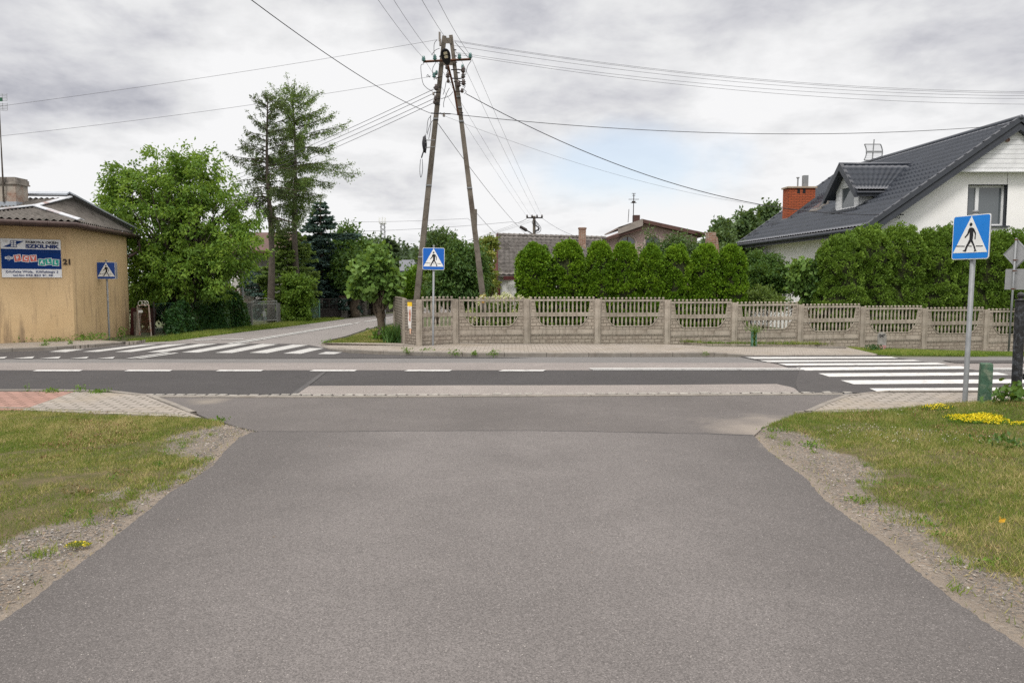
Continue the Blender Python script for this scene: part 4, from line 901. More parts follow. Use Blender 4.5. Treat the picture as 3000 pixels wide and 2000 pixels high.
# wires ------------------------------------------------------------
def wire(pts, sag, r, label, m='wiregrey', n=26, name='overhead_wire'):
    """pts: (px, py, Y) end points joined by sagging spans; sag in metres"""
    q = MB(); path = []
    for (a_, b_) in zip(pts[:-1], pts[1:]):
        A, B = P(*a_), P(*b_)
        for i in range(n + (1 if b_ == pts[-1] else 0)):
            t_ = i / n; p = A.lerp(B, t_); p.z -= 4 * sag * t_ * (1 - t_); path.append(p)
    q.tube(path, r * (.8 if r > .0095 else .62), 4); o = q.build(name, M_[m], None, True)
    return tag(o, label, 'wire', 'wires meeting at the A shaped pole')
wire([(-500, 373, 21), (1281, 117, 22.4)], .12, .007, 'upper thin wire sloping from the A shaped pole down to the left edge')
wire([(-500, 446, 21), (1260, 225, 22.4)], .18, .007, 'lower thin wire sloping from the A shaped pole down past the larch tops')
wire([(200, -420, 7), (1261, 332, 22.3)], .25, .010, 'thick black cable falling from the upper left to the left pole leg', 'wire')
for i, (ya, yb, nm) in enumerate(((262, 545, 'topmost'), (274, 556, 'second from the top'), (290, 563, 'third from the top'), (302, 580, 'lowest'))):
    wire([(1270, ya, 22.4), (430, yb + 35, 62)], .55, .011, nm + ' of four service wires running left from the pole behind the larches')
for (x0_, x1_, nm, cx0, cx1) in ((930, 1543, 'far left', 1240, 0), (1000, 1556, 'second from the left', 1273, 0), (1090, 1574, 'third from the left', 1346, 0), (1190, 1588, 'far right', 1378, 0)):
    yy = {930: 170, 1000: 168, 1090: 165, 1190: 163}[x0_]; top = {930: (970, -210), 1000: (1040, -190), 1090: (1165, -130), 1190: (1205, -160)}[x0_]
    wire([(top[0], top[1], 13), (cx0, yy, 22.35), (x1_, 633, 54.9)], .12, .008, nm + ' of four conductors crossing the crossarm to the T shaped pole')
for (ya, ym, yb, nm) in ((119, 0, 243, 'topmost'), (122, 0, 248, 'second from the top'), (134, 0, 254, 'middle'), (153, 0, 258, 'fourth from the top'), (158, 0, 279, 'lowest')):
    wire([(1330, ya, 22.3), (3600, yb + 12, 24)], .62, .0075, nm + ' of the five nearly level wires leaving the pole to the right')
wire([(1262, 332, 22.3), (1320, 334, 22.4)], .0, .02, 'short thick splice on the level black cable at the left pole leg', 'wire')
wire([(1320, 334, 22.4), (2960, 366, 26), (3300, 395, 27)], .42, .011, 'black cable running level from the pole to the ridge of the grey roof', 'wire')
wire([(1365, 275, 22.3), (2613, 628, 26.2)], .95, .014, 'thick twisted black cable drooping from the pole to the bracket under the grey roof verge', 'wire')
wire([(1292, 336, 22.4), (2440, 622, 30)], .55, .006, 'faint thin wire running from the left pole leg to the dormer')
wire([(1283, 362, 22.4), (1545, 690, 45)], .2, .012, 'dark stay cable running from the left pole leg down to the old tiled roof', 'wire')
wire([(860, 647, 60), (1371, 640, 52), (1393, 640, 52)], .15, .012, 'level reddish wire passing low between the legs of the A shaped pole')
wire([(860, 680, 60), (1500, 650, 56), (1545, 637, 55)], .2, .014, 'long low wire rising from the left trees to the T shaped pole')
wire([(1397, 625, 30), (1500, 725, 44)], .1, .012, 'short dark service cable from the slim pole down behind the old house gable', 'wire')
wire([(1587, 638, 55), (1745, 705, 50)], .3, .014, 'wire from the T shaped pole down to the brick chimney on the old house')
for i in range(3): wire([(1230 + 10 * i, 735 - 6 * i, 75), (1543 + 8 * i, 642 + 3 * i, 55)], .3, .010, ['highest', 'middle', 'lowest'][i] + ' of three faint wires rising from garden trees to the T shaped pole')
# ================================================================== BUILDINGS
def ridgecurve(): pass
def wave_roof(A, B, C, D, rows, period, amp, step, profile='s', per=7, thick=0.0):
    """A,B eave left/right; D,C top left/right. Corrugated sheet with optional stepped tile rows. returns grid mesh"""
    A, B, C, D = (np.array(tuple(p)) for p in (A, B, C, D)); L_ = max(np.linalg.norm(B - A), np.linalg.norm(C - D)); nu = max(2, int(L_ / period)) * per
    nrm = np.cross(B - A, D - A); nrm /= np.linalg.norm(nrm)
    if nrm[2] < 0: nrm = -nrm
    u = np.linspace(0, 1, nu + 1); vs = []; hs = []
    for r in range(rows): vs += [r / rows, (r + 1) / rows - 1e-4]; hs += [step, 0.0]
    V = np.zeros((len(vs), nu + 1, 3)); ph = np.abs((u * nu / per) % 1.0)
    w = (0.5 + 0.5 * np.cos(2 * np.pi * ph)) if profile == 's' else np.clip(1.6 * (0.5 + 0.5 * np.cos(2 * np.pi * ph)) - .1, 0, 1)
    for i, (v_, h_) in enumerate(zip(vs, hs)):
        p = (A[None] * (1 - u[:, None]) + B[None] * u[:, None]) * (1 - v_) + (D[None] * (1 - u[:, None]) + C[None] * u[:, None]) * v_
        V[i] = p + nrm[None] * (w[:, None] * amp + h_)
    return V
def thickpoly(mb, pts, t=0.06, mi=0): mb.prism(pts, (0, 0, -t), mi)

# ---------------------------------------------------------------- ochre corner house (left)
mOch, h, b, out = new_mat('ochre_roughcast'); tcn = h.new('ShaderNodeTexCoord').outputs['Object']
oc = h.mix(h.ramp(h.noise(tcn, 1.2, 6, 0.6), [(0.3, 0), (0.7, 1)]), (0.54, 0.39, 0.22), (0.62, 0.46, 0.27))
oc = h.mix(h.math('MULTIPLY', h.ramp(h.noise(tcn, 55, 4, 0.75), [(0.35, 1), (0.55, 0)]), 0.28), oc, (0.32, 0.21, 0.105))
mp = h.new('ShaderNodeMapping'); h.put(mp.inputs[0], tcn); mp.inputs['Scale'].default_value = (5, 5, 0.55)
st = h.ramp(h.noise(mp.outputs[0], 1.0, 6, 0.65, 0.3), [(0.52, 0), (0.68, 1)])
sz = h.new('ShaderNodeSeparateXYZ'); h.put(sz.inputs[0], tcn)
low = h.new('ShaderNodeMapRange'); h.put(low.inputs[0], sz.outputs[2]); low.inputs[1].default_value = 2.2; low.inputs[2].default_value = 0.1; low.inputs[3].default_value = 0.25; low.inputs[4].default_value = 0.8
oc = h.mix(h.math('MULTIPLY', st, low.outputs[0]), oc, (0.20, 0.145, 0.10))
lw = h.new('ShaderNodeMapRange'); h.put(lw.inputs[0], h.math('ADD', sz.outputs[2], h.math('MULTIPLY', h.noise(tcn, 2.5, 5, 0.6), 0.5))); lw.inputs[1].default_value = 0.75; lw.inputs[2].default_value = 0.15; lw.inputs[3].default_value = 0; lw.inputs[4].default_value = 0.4
oc = h.mix(lw.outputs[0], oc, (0.22, 0.155, 0.10))
h.put(b.inputs['Base Color'], oc); b.inputs['Roughness'].default_value = 0.95; b.inputs['Specular IOR Level'].default_value = 0.1
bp = h.new('ShaderNodeBump'); bp.inputs['Strength'].default_value = 0.5; bp.inputs['Distance'].default_value = 0.015; h.put(bp.inputs['Height'], h.noise(tcn, 45, 4, 0.7)); h.t.links.new(bp.outputs[0], b.inputs['Normal'])
WC = P(220, 998, 22.1); WR = P(381, 982, 26.5); WL_dir = (P(0, 998, 21.0) - WC); WL_dir.z = 0; WLx = WC + WL_dir * 2.6
zt = 3.34
H1 = empty('ochre_house', (WC.x, WC.y, 0), 'ochre plastered corner house with grey corrugated roof and a company board', 'house')
WRb = Vector((WR.x, WR.y, 0)); back1 = Vector((WR.x - 7, WR.y + 1.5, 0)); back2 = Vector((WLx.x - 1, WLx.y + 5, 0))
q = MB(); ringb = [Vector((WC.x, WC.y, -.3)), Vector((WR.x, WR.y, -.3)), Vector((back1.x, back1.y, -.3)), Vector((back2.x, back2.y, -.3)), Vector((WLx.x, WLx.y, -.3))]
q.prism(ringb, (0, 0, zt + .3)); q.build('wall', mOch, H1)
mEternit = mat('corrugated_fibre_cement', (0.115, 0.105, 0.095), 0.95, 0.35, 4, bump=0.5, bscale=40, fine=0.5, fscale=40, stain=(0.045, 0.042, 0.035), stscale=3.0)
E1 = P(221, 650, 21.75); E1.z = 3.45; E2 = P(402, 691, 27.6); E2.z = 3.45
dEL = WL_dir.normalized(); E0 = E1 + dEL * 5.2; E0.z = 3.45
A_ = P(205, 583, 24.4); Hh = P(105, 609, 23.0)
K_ = P(-90, 634, 22.0); K_ = Hh + (P(0, 621, 22.7) - Hh) * 3.2
RL = A_ + Vector((-7, -.4, 0))
def wr(name, A, B, C, D, rows, period, amp, step, m, parent, **kw):
    return link(name, gridmesh(name, wave_roof(A, B, C, D, rows, period, amp, step, **kw), smooth=(step == 0)), m, parent)
wr('roof', E0, E1, Hh, K_, 1, .17, .055, 0, mEternit, H1)
wr('roof', E1, E2, A_ + Vector((.02, .02, 0)), Hh, 1, .17, .05, 0, mEternit, H1)
wr('roof', K_, Hh, A_, RL, 1, .17, .05, 0, mEternit, H1)
q = MB(); off = Vector((0, 0, -.16))
q.add([E0 + off, E1 + off, Hh + off * 2, K_ + off * 2], [(0, 1, 2, 3)]); q.add([E1 + off, E2 + off, A_ + off * 2, Hh + off * 2], [(0, 1, 2, 3)]); q.add([K_ + off * 2, Hh + off * 2, A_ + off * 2, RL + off * 2], [(0, 1, 2, 3)])
b3 = Vector((back1.x, back1.y, 3.4)); b4 = Vector((back2.x, back2.y, 3.4))
q.add([E2 + off, b3, RL + off * 2, A_ + off * 2], [(0, 1, 2, 3)]); q.add([RL + off * 2, b3, b4], [(0, 1, 2)]); q.add([E0 + off, K_ + off * 2, RL + off * 2, b4], [(0, 1, 2, 3)])
q.build('roof_deck', M_['twig'], H1)
mZinc = mat('zinc_flashing', (0.42, 0.44, 0.47), 0.55, 0.12, 6, metal=0.2, stain=(0.17, 0.07, 0.035), stscale=2.2)
mZinc2 = mat('clean_zinc', (0.33, 0.36, 0.40), 0.5, 0.12, 6, metal=0.25)
def flash(pts, w, m, name='ridge_flashing', up=.05):
    q = MB()
    for a_, b_ in zip(pts[:-1], pts[1:]):
        d = (b_ - a_).normalized(); s = d.cross(Vector((0, 0, 1))).normalized() * w
        z = Vector((0, 0, up)); 
        q.hexa([a_ - s + z, b_ - s + z, b_ + z * 1.8, a_ + z * 1.8, a_ - s + z * 1.5, b_ - s + z * 1.5, b_ + z * 2.3, a_ + z * 2.3]); q.hexa([a_ + z * 1.8, b_ + z * 1.8, b_ + s + z, a_ + s + z, a_ + z * 2.3, b_ + z * 2.3, b_ + s + z * 1.5, a_ + s + z * 1.5])
    q.build(name, m, H1)
flash([K_, Hh, A_], .10, mZinc); flash([Hh, E1 + Vector((.1, .1, 0))], .10, mZinc)
flash([RL, A_, A_.lerp(E2, .33), A_.lerp(E2, .66), E2 + Vector((.0, 0, .02))], .17, mZinc2, up=.10)
mGut = mat('brown_gutter', (0.055, 0.032, 0.027), 0.5, 0.25, 6, spec=0.4)
q = MB(); o_ = Vector((.0, -.08, -.07)); g = [E0 + o_ + Vector((.03, -.06, 0)), E1 + o_ + Vector((.07, -.04, -.02)), E2 + o_ + Vector((.10, 0, -.02))]
q.tube(g, .075, 10); 
for a_, b_ in ((g[0], g[1]), (g[1], g[2])):
    for k_ in range(1, 8): c_ = a_.lerp(b_, k_ / 8); q.tube([c_ - (b_ - a_).normalized() * .012, c_ + (b_ - a_).normalized() * .012], .083, 10)
q.build('gutter', mGut, H1, True)
q = MB(); e_ = g[2]; q.tube([e_ - Vector((0, .1, 0)), e_ + Vector((.02, -.05, -.30)), e_ + Vector((.01, -.05, -.52)), Vector((WR.x + .05, WR.y, e_.z - .72))], .05, 8); q.build('downpipe', mGut, H1, True)
q = MB(); q.prism([Vector((p.x, p.y, 3.30)) for p in (E0, E1 + Vector((-.03, .0, 0)), E2 + Vector((-.05, 0, 0)), WRb + Vector((-.15, 0, 0)), WC + Vector((-.15, .15, 0)), WLx)], (0, 0, .05)); q.build('soffit', mGut, H1)
# chimney with worn plaster and aerial mast
mPlast = brickmat('peeling_chimney_plaster', (0.40, 0.36, 0.31), (0.34, 0.31, 0.27), .26, .08, .004, 'xz', .06, .3, dirt=(0.20, 0.085, 0.05), dsc=2.6)
ch = empty('x', (0, 0, 0), 'x', 'x'); bpy.data.objects.remove(ch)
cb = P(25, 592, 23.6); q = MB()
q.box(cb.x - .75, cb.x + .42, cb.y - .3, cb.y + .3, cb.z - .5, cb.z + .50, M=None)
chim = q.build('chimney', mPlast, H1)
q = MB(); q.box(cb.x - .80, cb.x + .47, cb.y - .35, cb.y + .35, cb.z + .50, cb.z + .54); q.box(cb.x - .76, cb.x + .45, cb.y - .33, cb.y + .33, cb.z + .54, cb.z + .66); q.box(cb.x - .74, cb.x + .42, cb.y - .31, cb.y + .31, cb.z + .66, cb.z + .71)
q.build('chimney_cap', mat('sooty_plaster', (0.25, 0.225, 0.20), 0.95, 0.3, 5, bump=0.5, stain=(0.06, 0.055, 0.05), stscale=3.0), chim)
q = MB(); q.box(cb.x - .78, cb.x + .45, cb.y - .33, cb.y + .33, cb.z - .5, cb.z - .02); q.build('chimney_flashing', mZinc2, chim)
AN = empty('tv_aerial', P(7, 575, 23.2), 'tall thin aerial mast with grid antenna strapped to the peeling chimney', 'aerial')
q = MB(); q.tube([P(11, 592, 23.25), P(8, 520, 23.2), P(3, 420, 23.2), P(-4, 280, 23.2)], [.028, .024, .016, .014], 6); q.build('mast', M_['barkgrey'], AN)
q = MB(); a0 = P(0, 310, 23.2)
for zz_ in (0, .28):
    for k_ in range(5): q.tube([a0 + Vector((-.3, 0, zz_ + .045 * k_ - .12)), a0 + Vector((.22, -.02, zz_ + .045 * k_ - .14))], .006, 4)
    for xx_ in (-.3, -.1, .08, .22): q.tube([a0 + Vector((xx_, 0, zz_ - .14)), a0 + Vector((xx_, 0, zz_ + .08))], .006, 4)
q.build('grid', M_['galv'], AN)
q = MB(); q.box(a0.x + .02, a0.x + .1, a0.y - .05, a0.y - .02, a0.z + .12, a0.z + .22); q.build('amplifier_box', mat('green_box', (0.02, 0.10, 0.05), .6), AN)
# company board on the left wall
Wd = -WL_dir.normalized(); Wn = Vector((Wd.y, -Wd.x, 0))
if Wn.y > 0: Wn = -Wn
UPv = Vector((0, 0, 1))
def onwall(px, py):
    d = ray(px, py); o = Vector((0, 0, CH)); t_ = (Vector((WC.x, WC.y, 0)) - o).dot(Wn) / d.dot(Wn); return o + d * t_
bl, brr, tr_, tl_ = onwall(5.5, 811), onwall(181.5, 813), onwall(179, 703), onwall(2, 697)
SB = empty('company_board', (bl + brr) / 2, 'white and dark blue window factory advertising board fixed on the ochre wall', 'sign board')
wB = (brr - bl).dot(Wd); hB = ((tl_ - bl).z + (tr_ - brr).z) / 2
bo = Vector((bl.x, bl.y, min(bl.z, brr.z)))
def bp_(u, v_, n_): return bo + Wd * (u * wB) + UPv * (v_ * hB) + Wn * n_
mBw = mat('board_white', (0.68, 0.69, 0.71), 0.5, 0.05, 5, stain=(0.45, 0.43, 0.40), stscale=7.0); mBb = mat('board_blue', (0.006, 0.032, 0.15), 0.75, 0.08, 5, spec=0.1); mTx = mat('board_navy', (0.012, 0.03, 0.13), 0.5, 0.05)
def bpoly(name, polys, n_, m, th=.003):
    q = MB()
    for poly in polys: q.prism([bp_(u, v_, n_) for u, v_ in poly], Wn * th)
    return q.build(name, m, SB)
bpoly('backing', [[(0, 0), (1, 0), (1, 1), (0, 1)]], .01, mBw, .02)
bpoly('blue_field', [[(0.003, .222), (.997, .222), (.997, .735), (.003, .735)]], .031, mBb)
bpoly('blue_wedge', [[(.035, .782), (.162, .782), (.162, .872)]], .031, mBb); bpoly('blue_wedge', [[(.262, .85), (.262, .945), (.385, .945)]], .031, mBb)
wf = [[(.160, .780), (.262, .780), (.262, .792), (.160, .792)], [(.160, .940), (.262, .940), (.262, .950), (.160, .950)], [(.160, .78), (.168, .78), (.168, .95), (.160, .95)], [(.254, .78), (.262, .78), (.262, .95), (.254, .95)], [(.207, .78), (.215, .78), (.215, .95), (.207, .95)], [(.160, .835), (.262, .835), (.262, .843), (.160, .843)], [(.160, .89), (.262, .89), (.262, .898), (.160, .898)]]
bpoly('window_emblem', wf, .0335, mBb)
def btext(name, items, m, n_=.0375):
    q = MB()
    for (s, u, v_, size, wfit, bold, rot) in items:
        V, Fc = text_mesh(s, size * hB); w0 = max(a_.x for a_ in V) - min(a_.x for a_ in V)
        put_text(q, s, size * hB, bp_(u, v_, n_), Wd, UPv, Wn, rot=rot, bold=bold * hB, ext=.001, sx=wfit * wB / w0)
    return q.build(name, m, SB)
btext('lettering', [('FABRYKA OKIEN', .685, .915, .085, .545, .003, 0), ], mat('board_black', (0.015, 0.015, 0.03), .5))
btext('lettering', [('SZKILNIK', .685, .810, .125, .55, .007, 0)], mTx)
btext('lettering', [('OKNA I DRZWI Z PCV I ALUMINIUM', .5, .672, .055, .94, .0, 0)], mat('faded_blue_letters', (0.035, 0.07, 0.21), .8, spec=0.1))
btext('lettering', [('Zdu\u0144ska Wola,  Kili\u0144skiego 2', .5, .148, .085, .88, .001, 0), ('tel.fax 043 823 81 48', .51, .055, .070, .66, .001, 0)], mTx)
qr = []; ql = []
for i, (ch_, u, v_, rot) in enumerate((('P', .265, .50, .16), ('C', .40, .49, -.12), ('V', .525, .50, .10))): qr.append((ch_, u, v_, rot))
for i, (ch_, u, v_, rot) in enumerate((('A', .665, .40, -.10), ('L', .78, .42, .10), ('L', .90, .395, -.08))): ql.append((ch_, u, v_, rot))
kx = .123 * wB / (.184 * hB)
def tiles(lst, m, mname):
    for ch_, u, v_, rot in lst:
        par_ = SB
        for s_, n_, mm, nm in ((.092, .0345, mBw, 'letter_tile'), (.078, .0375, m, 'tile_face')):
            qq = MB(); c_, sn = math.cos(rot), math.sin(rot); qq.prism([bp_(u, v_, n_) + Wd * (a_ * c_ - b_ * sn) * s_ * hB * kx + UPv * (a_ * sn + b_ * c_) * s_ * hB for a_, b_ in ((-1, -1), (1, -1), (1, 1), (-1, 1))], Wn * .002); o_ = qq.build(nm, mm, par_)
            if par_ is SB: par_ = o_
        q1 = MB(); put_text(q1, ch_, .13 * hB, bp_(u, v_ + .002, .041), Wd, UPv, Wn, rot=rot, bold=.006 * hB, ext=.001, sx=kx * .95); q1.build('letter', mBw, par_)
tiles(qr, mat('tile_red', (0.55, 0.13, 0.10), .5, .2, 20), 'r'); tiles(ql, mat('tile_green', (0.02, 0.30, 0.24), .5, .15, 20), 'g')
def dia(s_, n_): return [bp_(.125, .50, n_) + Wd * a_ * s_ * wB + UPv * b_ * s_ * 1.2 * hB for a_, b_ in ((-1, 0), (0, -1), (1, 0), (0, 1))]
q = MB(); q.prism(dia(.058, .0345), Wn * .002); q.build('diamond_emblem', mBw, SB)
q = MB(); q.prism(dia(.050, .037), Wn * .002); q.build('diamond_field', mBb, SB)
q = MB(); q.prism([bp_(u, v_, .0395) for u, v_ in ((.062, .475), (.188, .475), (.188, .53), (.062, .53))], Wn * .0015); q.build('emblem_band', mBw, SB)
q = MB(); put_text(q, 'VEKA', .045 * hB, bp_(.125, .502, .042), Wd, UPv, Wn, bold=.001, ext=.0005, sx=1.3); q.build('lettering', mTx, SB)
# house number
q = MB(); put_text(q, '21', .215, onwall(197, 768) + Wn * .02, Wd, UPv, Wn, bold=.008, ext=.006, sx=1.0)
tag(q.build('house_number', mat('number_black', (0.03, 0.02, 0.015), .6)), 'dark numerals 21 on the ochre wall beside the company board', 'house number')

# ---------------------------------------------------------------- big grey-roofed house (right)
def Hq(u, v_, z): return Vector((11.9 + v_ - .07 * u, 26.0 + u, z))
EZ, RZ, HW, LN = 3.60, 7.17, 5.0, 12.0
sl = (RZ - EZ) / HW
mWall = mat('white_render', (0.82, 0.815, 0.81), 0.9, 0.03, 1.2, stain=(0.80, 0.79, 0.78), stscale=0.8)
mTile = mat('graphite_metal_tile', (0.055, 0.063, 0.080), 0.33, 0.12, 1.5, spec=0.55, fine=0.1, fscale=30)
mAnth = mat('anthracite_trim', (0.042, 0.047, 0.058), 0.5, 0.12, 3, spec=0.4)
mSid = brickmat('white_siding', (0.80, 0.81, 0.83), (0.40, 0.41, 0.43), 40, 0.155, 0.007, 'xz', 0.02, 0.6, offs=0, rough=0.5)
mSidV = brickmat('white_siding_vertical', (0.80, 0.81, 0.83), (0.40, 0.41, 0.43), 0.11, 40, 0.007, 'xz', 0.02, 0.6, offs=0, rough=0.5)
H2 = empty('white_house', Hq(.5, 5, 0), 'large white house with graphite metal tile roof, dormer and brick chimney', 'house')
q = MB(); wi = .62
q.add([Hq(.5, wi, -1), Hq(LN - .4, wi, -1), Hq(LN - .4, wi, EZ + .3), Hq(.5, wi, EZ + .3)], [(0, 1, 2, 3)])
# gable wall with window opening
gw = [(wi, EZ + .3), (HW, RZ - .12), (2 * HW - wi, EZ + .3)]
wx0, wx1, wz0, wz1 = P(2844, 600, 26.4).x - 11.9, P(2957, 600, 26.4).x - 11.9, P(2900, 661, 26.4).z, P(2900, 541, 26.4).z
def gtop(v_): return (EZ + .0 + sl * v_ - .12) if v_ <= HW else (EZ + sl * (2 * HW - v_) - .12)
vs_ = [wi, wx0, wx1, HW, 2 * HW - wi]
for a_, b_ in zip(vs_[:-1], vs_[1:]):
    if a_ == wx0:
        q.add([Hq(.5, a_, -1), Hq(.5, b_, -1), Hq(.5, b_, wz0), Hq(.5, a_, wz0)], [(0, 1, 2, 3)]); q.add([Hq(.5, a_, wz1), Hq(.5, b_, wz1), Hq(.5, b_, gtop(b_)), Hq(.5, a_, gtop(a_))], [(0, 1, 2, 3)])
    else: q.add([Hq(.5, a_, -1), Hq(.5, b_, -1), Hq(.5, b_, gtop(b_)), Hq(.5, a_, gtop(a_))], [(0, 1, 2, 3)])
q.add([Hq(LN - .4, wi, -1), Hq(LN - .4, 2 * HW - wi, -1), Hq(LN - .4, 2 * HW - wi, EZ + .2), Hq(LN - .4, HW, RZ - .1), Hq(LN - .4, wi, EZ + .2)], [(0, 1, 2, 3, 4)])
q.add([Hq(.5, 2 * HW - wi, -1), Hq(LN - .4, 2 * HW - wi, -1), Hq(LN - .4, 2 * HW - wi, EZ + .3), Hq(.5, 2 * HW - wi, EZ + .3)], [(0, 1, 2, 3)])
q.build('wall', mWall, H2)
wr('roof', Hq(0, 0, EZ), Hq(LN, 0, EZ), Hq(LN, HW, RZ), Hq(0, HW, RZ), 17, .22, .03, .085, mTile, H2)
wr('roof', Hq(LN, 2 * HW, EZ), Hq(0, 2 * HW, EZ), Hq(0, HW, RZ), Hq(LN, HW, RZ), 17, .22, .03, .085, mTile, H2)
q = MB()
for s_ in (0, 1):
    V2 = (lambda v_: v_) if s_ == 0 else (lambda v_: 2 * HW - v_)
    q.prism([Hq(.02, V2(0), EZ - .02), Hq(LN, V2(0), EZ - .02), Hq(LN, V2(HW), RZ - .02), Hq(.02, V2(HW), RZ - .02)], (0, 0, -.10))
q.build('roof_underside', mAnth, H2)
def verge(u, s_, name='verge_board'):
    V2 = (lambda v_: v_) if s_ == 0 else (lambda v_: 2 * HW - v_)
    q = MB(); z0, z1 = EZ - .0, RZ
    for k_, (dz0, dz1, du) in enumerate(((.10, -.09, -.03), (-.09, -.30, .02), (-.30, -.36, -.02))):
        q.hexa([Hq(u + du, V2(-.02), z0 + dz1), Hq(u + du, V2(HW), z1 + dz1), Hq(u + .14, V2(HW), z1 + dz1), Hq(u + .14, V2(-.02), z0 + dz1), Hq(u + du, V2(-.02), z0 + dz0), Hq(u + du, V2(HW), z1 + dz0), Hq(u + .14, V2(HW), z1 + dz0), Hq(u + .14, V2(-.02), z0 + dz0)])
    q.build(name, mAnth, H2)
verge(0, 0); verge(0, 1); verge(LN - .1, 0)
q = MB(); q.tube([Hq(-.04, HW, RZ + .05), Hq(LN + .04, HW, RZ + .05)], .085, 8); q.build('ridge_cap', mTile, H2, True)
q = MB(); q.tube([Hq(.0, -.09, EZ - .05), Hq(LN + .05, -.09, EZ - .05)], .075, 10)
for k_ in range(0, 24): q.tube([Hq(.3 + k_ * .5, -.09, EZ - .05), Hq(.335 + k_ * .5, -.09, EZ - .05)], .083, 8)
q.build('gutter', mAnth, H2, True)
q = MB(); q.box(0, LN, .0, .03, EZ - .22, EZ - .04, M=Hq); q.build('fascia_board', mAnth, H2)
q = MB(); q.box(.1, LN - .05, .03, wi, EZ - .16, EZ - .13, M=Hq); q.build('soffit', mWall, H2)
q = MB(); q.tube([Hq(LN - .35, -.09, EZ - .1), Hq(LN - .35, -.07, EZ - .32), Hq(LN - .45, wi - .06, EZ - .85), Hq(LN - .45, wi - .06, -.5)], .045, 8); q.build('downpipe', mAnth, H2, True)
# projecting boarded gable top
zb_ = P(2900, 500, 26.15).z; v0_ = (zb_ - EZ + .36) / sl
q = MB(); q.prism([Hq(.18, v0_, zb_), Hq(.18, 2 * HW - v0_, zb_), Hq(.18, HW, RZ - .34)], (0, .3, 0)); q.build('gable_cladding', mSid, H2)
q = MB(); q.box(.15, .5, v0_ - .1, 2 * HW - v0_ + .1, zb_ - .035, zb_, M=Hq); q.build('cladding_soffit', M_['white'], H2)
vc = P(2955, 409, 26.1); q = MB(); q.lathe((vc.x, 26.16, vc.z), [(.075, -.0), (.075, .03), (.05, .035), (.05, .01)], 14, axis=(0, -1, 0)); q.build('gable_vent', mat('vent_brown', (0.25, 0.15, 0.12), .6), H2)
def window(parent, O, X, Z, w, h_, dep, mframe, mullion=None, sill=True, curtain=True, fw=.07, reveal=None, sillm=None):
    """O lower left corner, X right unit, Z up unit, outward normal n; dep = recess depth"""
    n_ = X.cross(Z).normalized(); inw = -n_
    q = MB()
    def bx(mb, u0, u1, v0, v1, d0, d1): mb.hexa([O + X * u0 + Z * v0 + inw * d0, O + X * u1 + Z * v0 + inw * d0, O + X * u1 + Z * v0 + inw * d1, O + X * u0 + Z * v0 + inw * d1, O + X * u0 + Z * v1 + inw * d0, O + X * u1 + Z * v1 + inw * d0, O + X * u1 + Z * v1 + inw * d1, O + X * u0 + Z * v1 + inw * d1])
    f = dep
    bx(q, 0, fw, 0, h_, f, f + .06); bx(q, w - fw, w, 0, h_, f, f + .06); bx(q, fw, w - fw, 0, fw, f, f + .06); bx(q, fw, w - fw, h_ - fw, h_, f, f + .06)
    for m_ in (mullion or []): bx(q, w * m_ - fw * .8, w * m_ + fw * .8, fw, h_ - fw, f - .01, f + .055)
    W_ = q.build('window', mframe, parent)
    q = MB(); bx(q, fw * .8, w - fw * .8, fw * .8, h_ - fw * .8, f + .035, f + .045); q.build('pane', M_['glass'], W_)
    if curtain: q = MB(); bx(q, fw, w - fw, fw, h_ - fw, f + .12, f + .13); q.build('curtain', curtain if not isinstance(curtain, bool) else mat('net_curtain', (0.30, 0.31, 0.32), .9, .2, 6), W_)
    if reveal:
        q = MB()
        bx(q, -.02, 0, 0, h_, -.004, f + .06); bx(q, w, w + .02, 0, h_, -.004, f + .06); bx(q, -.02, w + .02, h_, h_ + .02, -.004, f + .06); q.build('reveal', reveal, W_)
    if sill: q = MB(); bx(q, -.08, w + .10, -.045, .0, -.09, f); q.build('sill', sillm or mAnth, W_)
    return W_
window(H2, Hq(.5, wx0, wz0), Vector((1, 0, 0)), Vector((0, 0, 1)), wx1 - wx0, wz1 - wz0, .17, M_['white'], [.30], reveal=mAnth, curtain=mat('roller_blind', (0.36, 0.38, 0.39), .8, .05))
ww = P(2332, 868, 33.2); Xs = (Hq(0, 0, 0) - Hq(1, 0, 0)).normalized()
window(H2, Vector((Hq(7.2, wi, 0).x - .01, 33.2, ww.z - .3)), Xs, Vector((0, 0, 1)), 1.3, 1.4, -.02, M_['white'], [.5], sill=False)
# dormer
um, hw_, zd, ze, va = 3.84, 1.19, 6.23, 5.12, .92
zr = lambda v_: EZ + sl * v_
vback = lambda z: (z - EZ) / sl
q = None
for s_, (ua) in ((0, um - hw_), (1, um + hw_)):
    A0, B0 = Hq(ua, va, ze), Hq(ua, vback(ze) + .02, ze); C0, D0 = Hq(um, vback(zd) + .02, zd), Hq(um, va, zd)
    wr('dormer_roof', A0, B0, C0, D0, 5, .24, .016, .085, mTile, H2)
    q = MB(); q.prism([A0 - Vector((0, 0, .03)), B0 - Vector((0, 0, .03)), C0 - Vector((0, 0, .03)), D0 - Vector((0, 0, .03))], (0, 0, -.09)); q.build('dormer_soffit', mAnth, H2)
q = MB(); q.tube([Hq(um, va - .03, zd + .04), Hq(um, vback(zd), zd + .04)], .06, 8); q.build('dormer_ridge_cap', mTile, H2, True)
q = MB()
for ua in (um - hw_ - .03, um + hw_ + .03):
    q.hexa([Hq(ua, va - .03, ze - .24), Hq(um, va - .03, zd - .20), Hq(um, va + .10, zd - .20), Hq(ua, va + .10, ze - .24), Hq(ua, va - .03, ze + .04), Hq(um, va - .03, zd + .10), Hq(um, va + .10, zd + .10), Hq(ua, va + .10, ze + .04)])
q.build('dormer_verge_board', mAnth, H2)
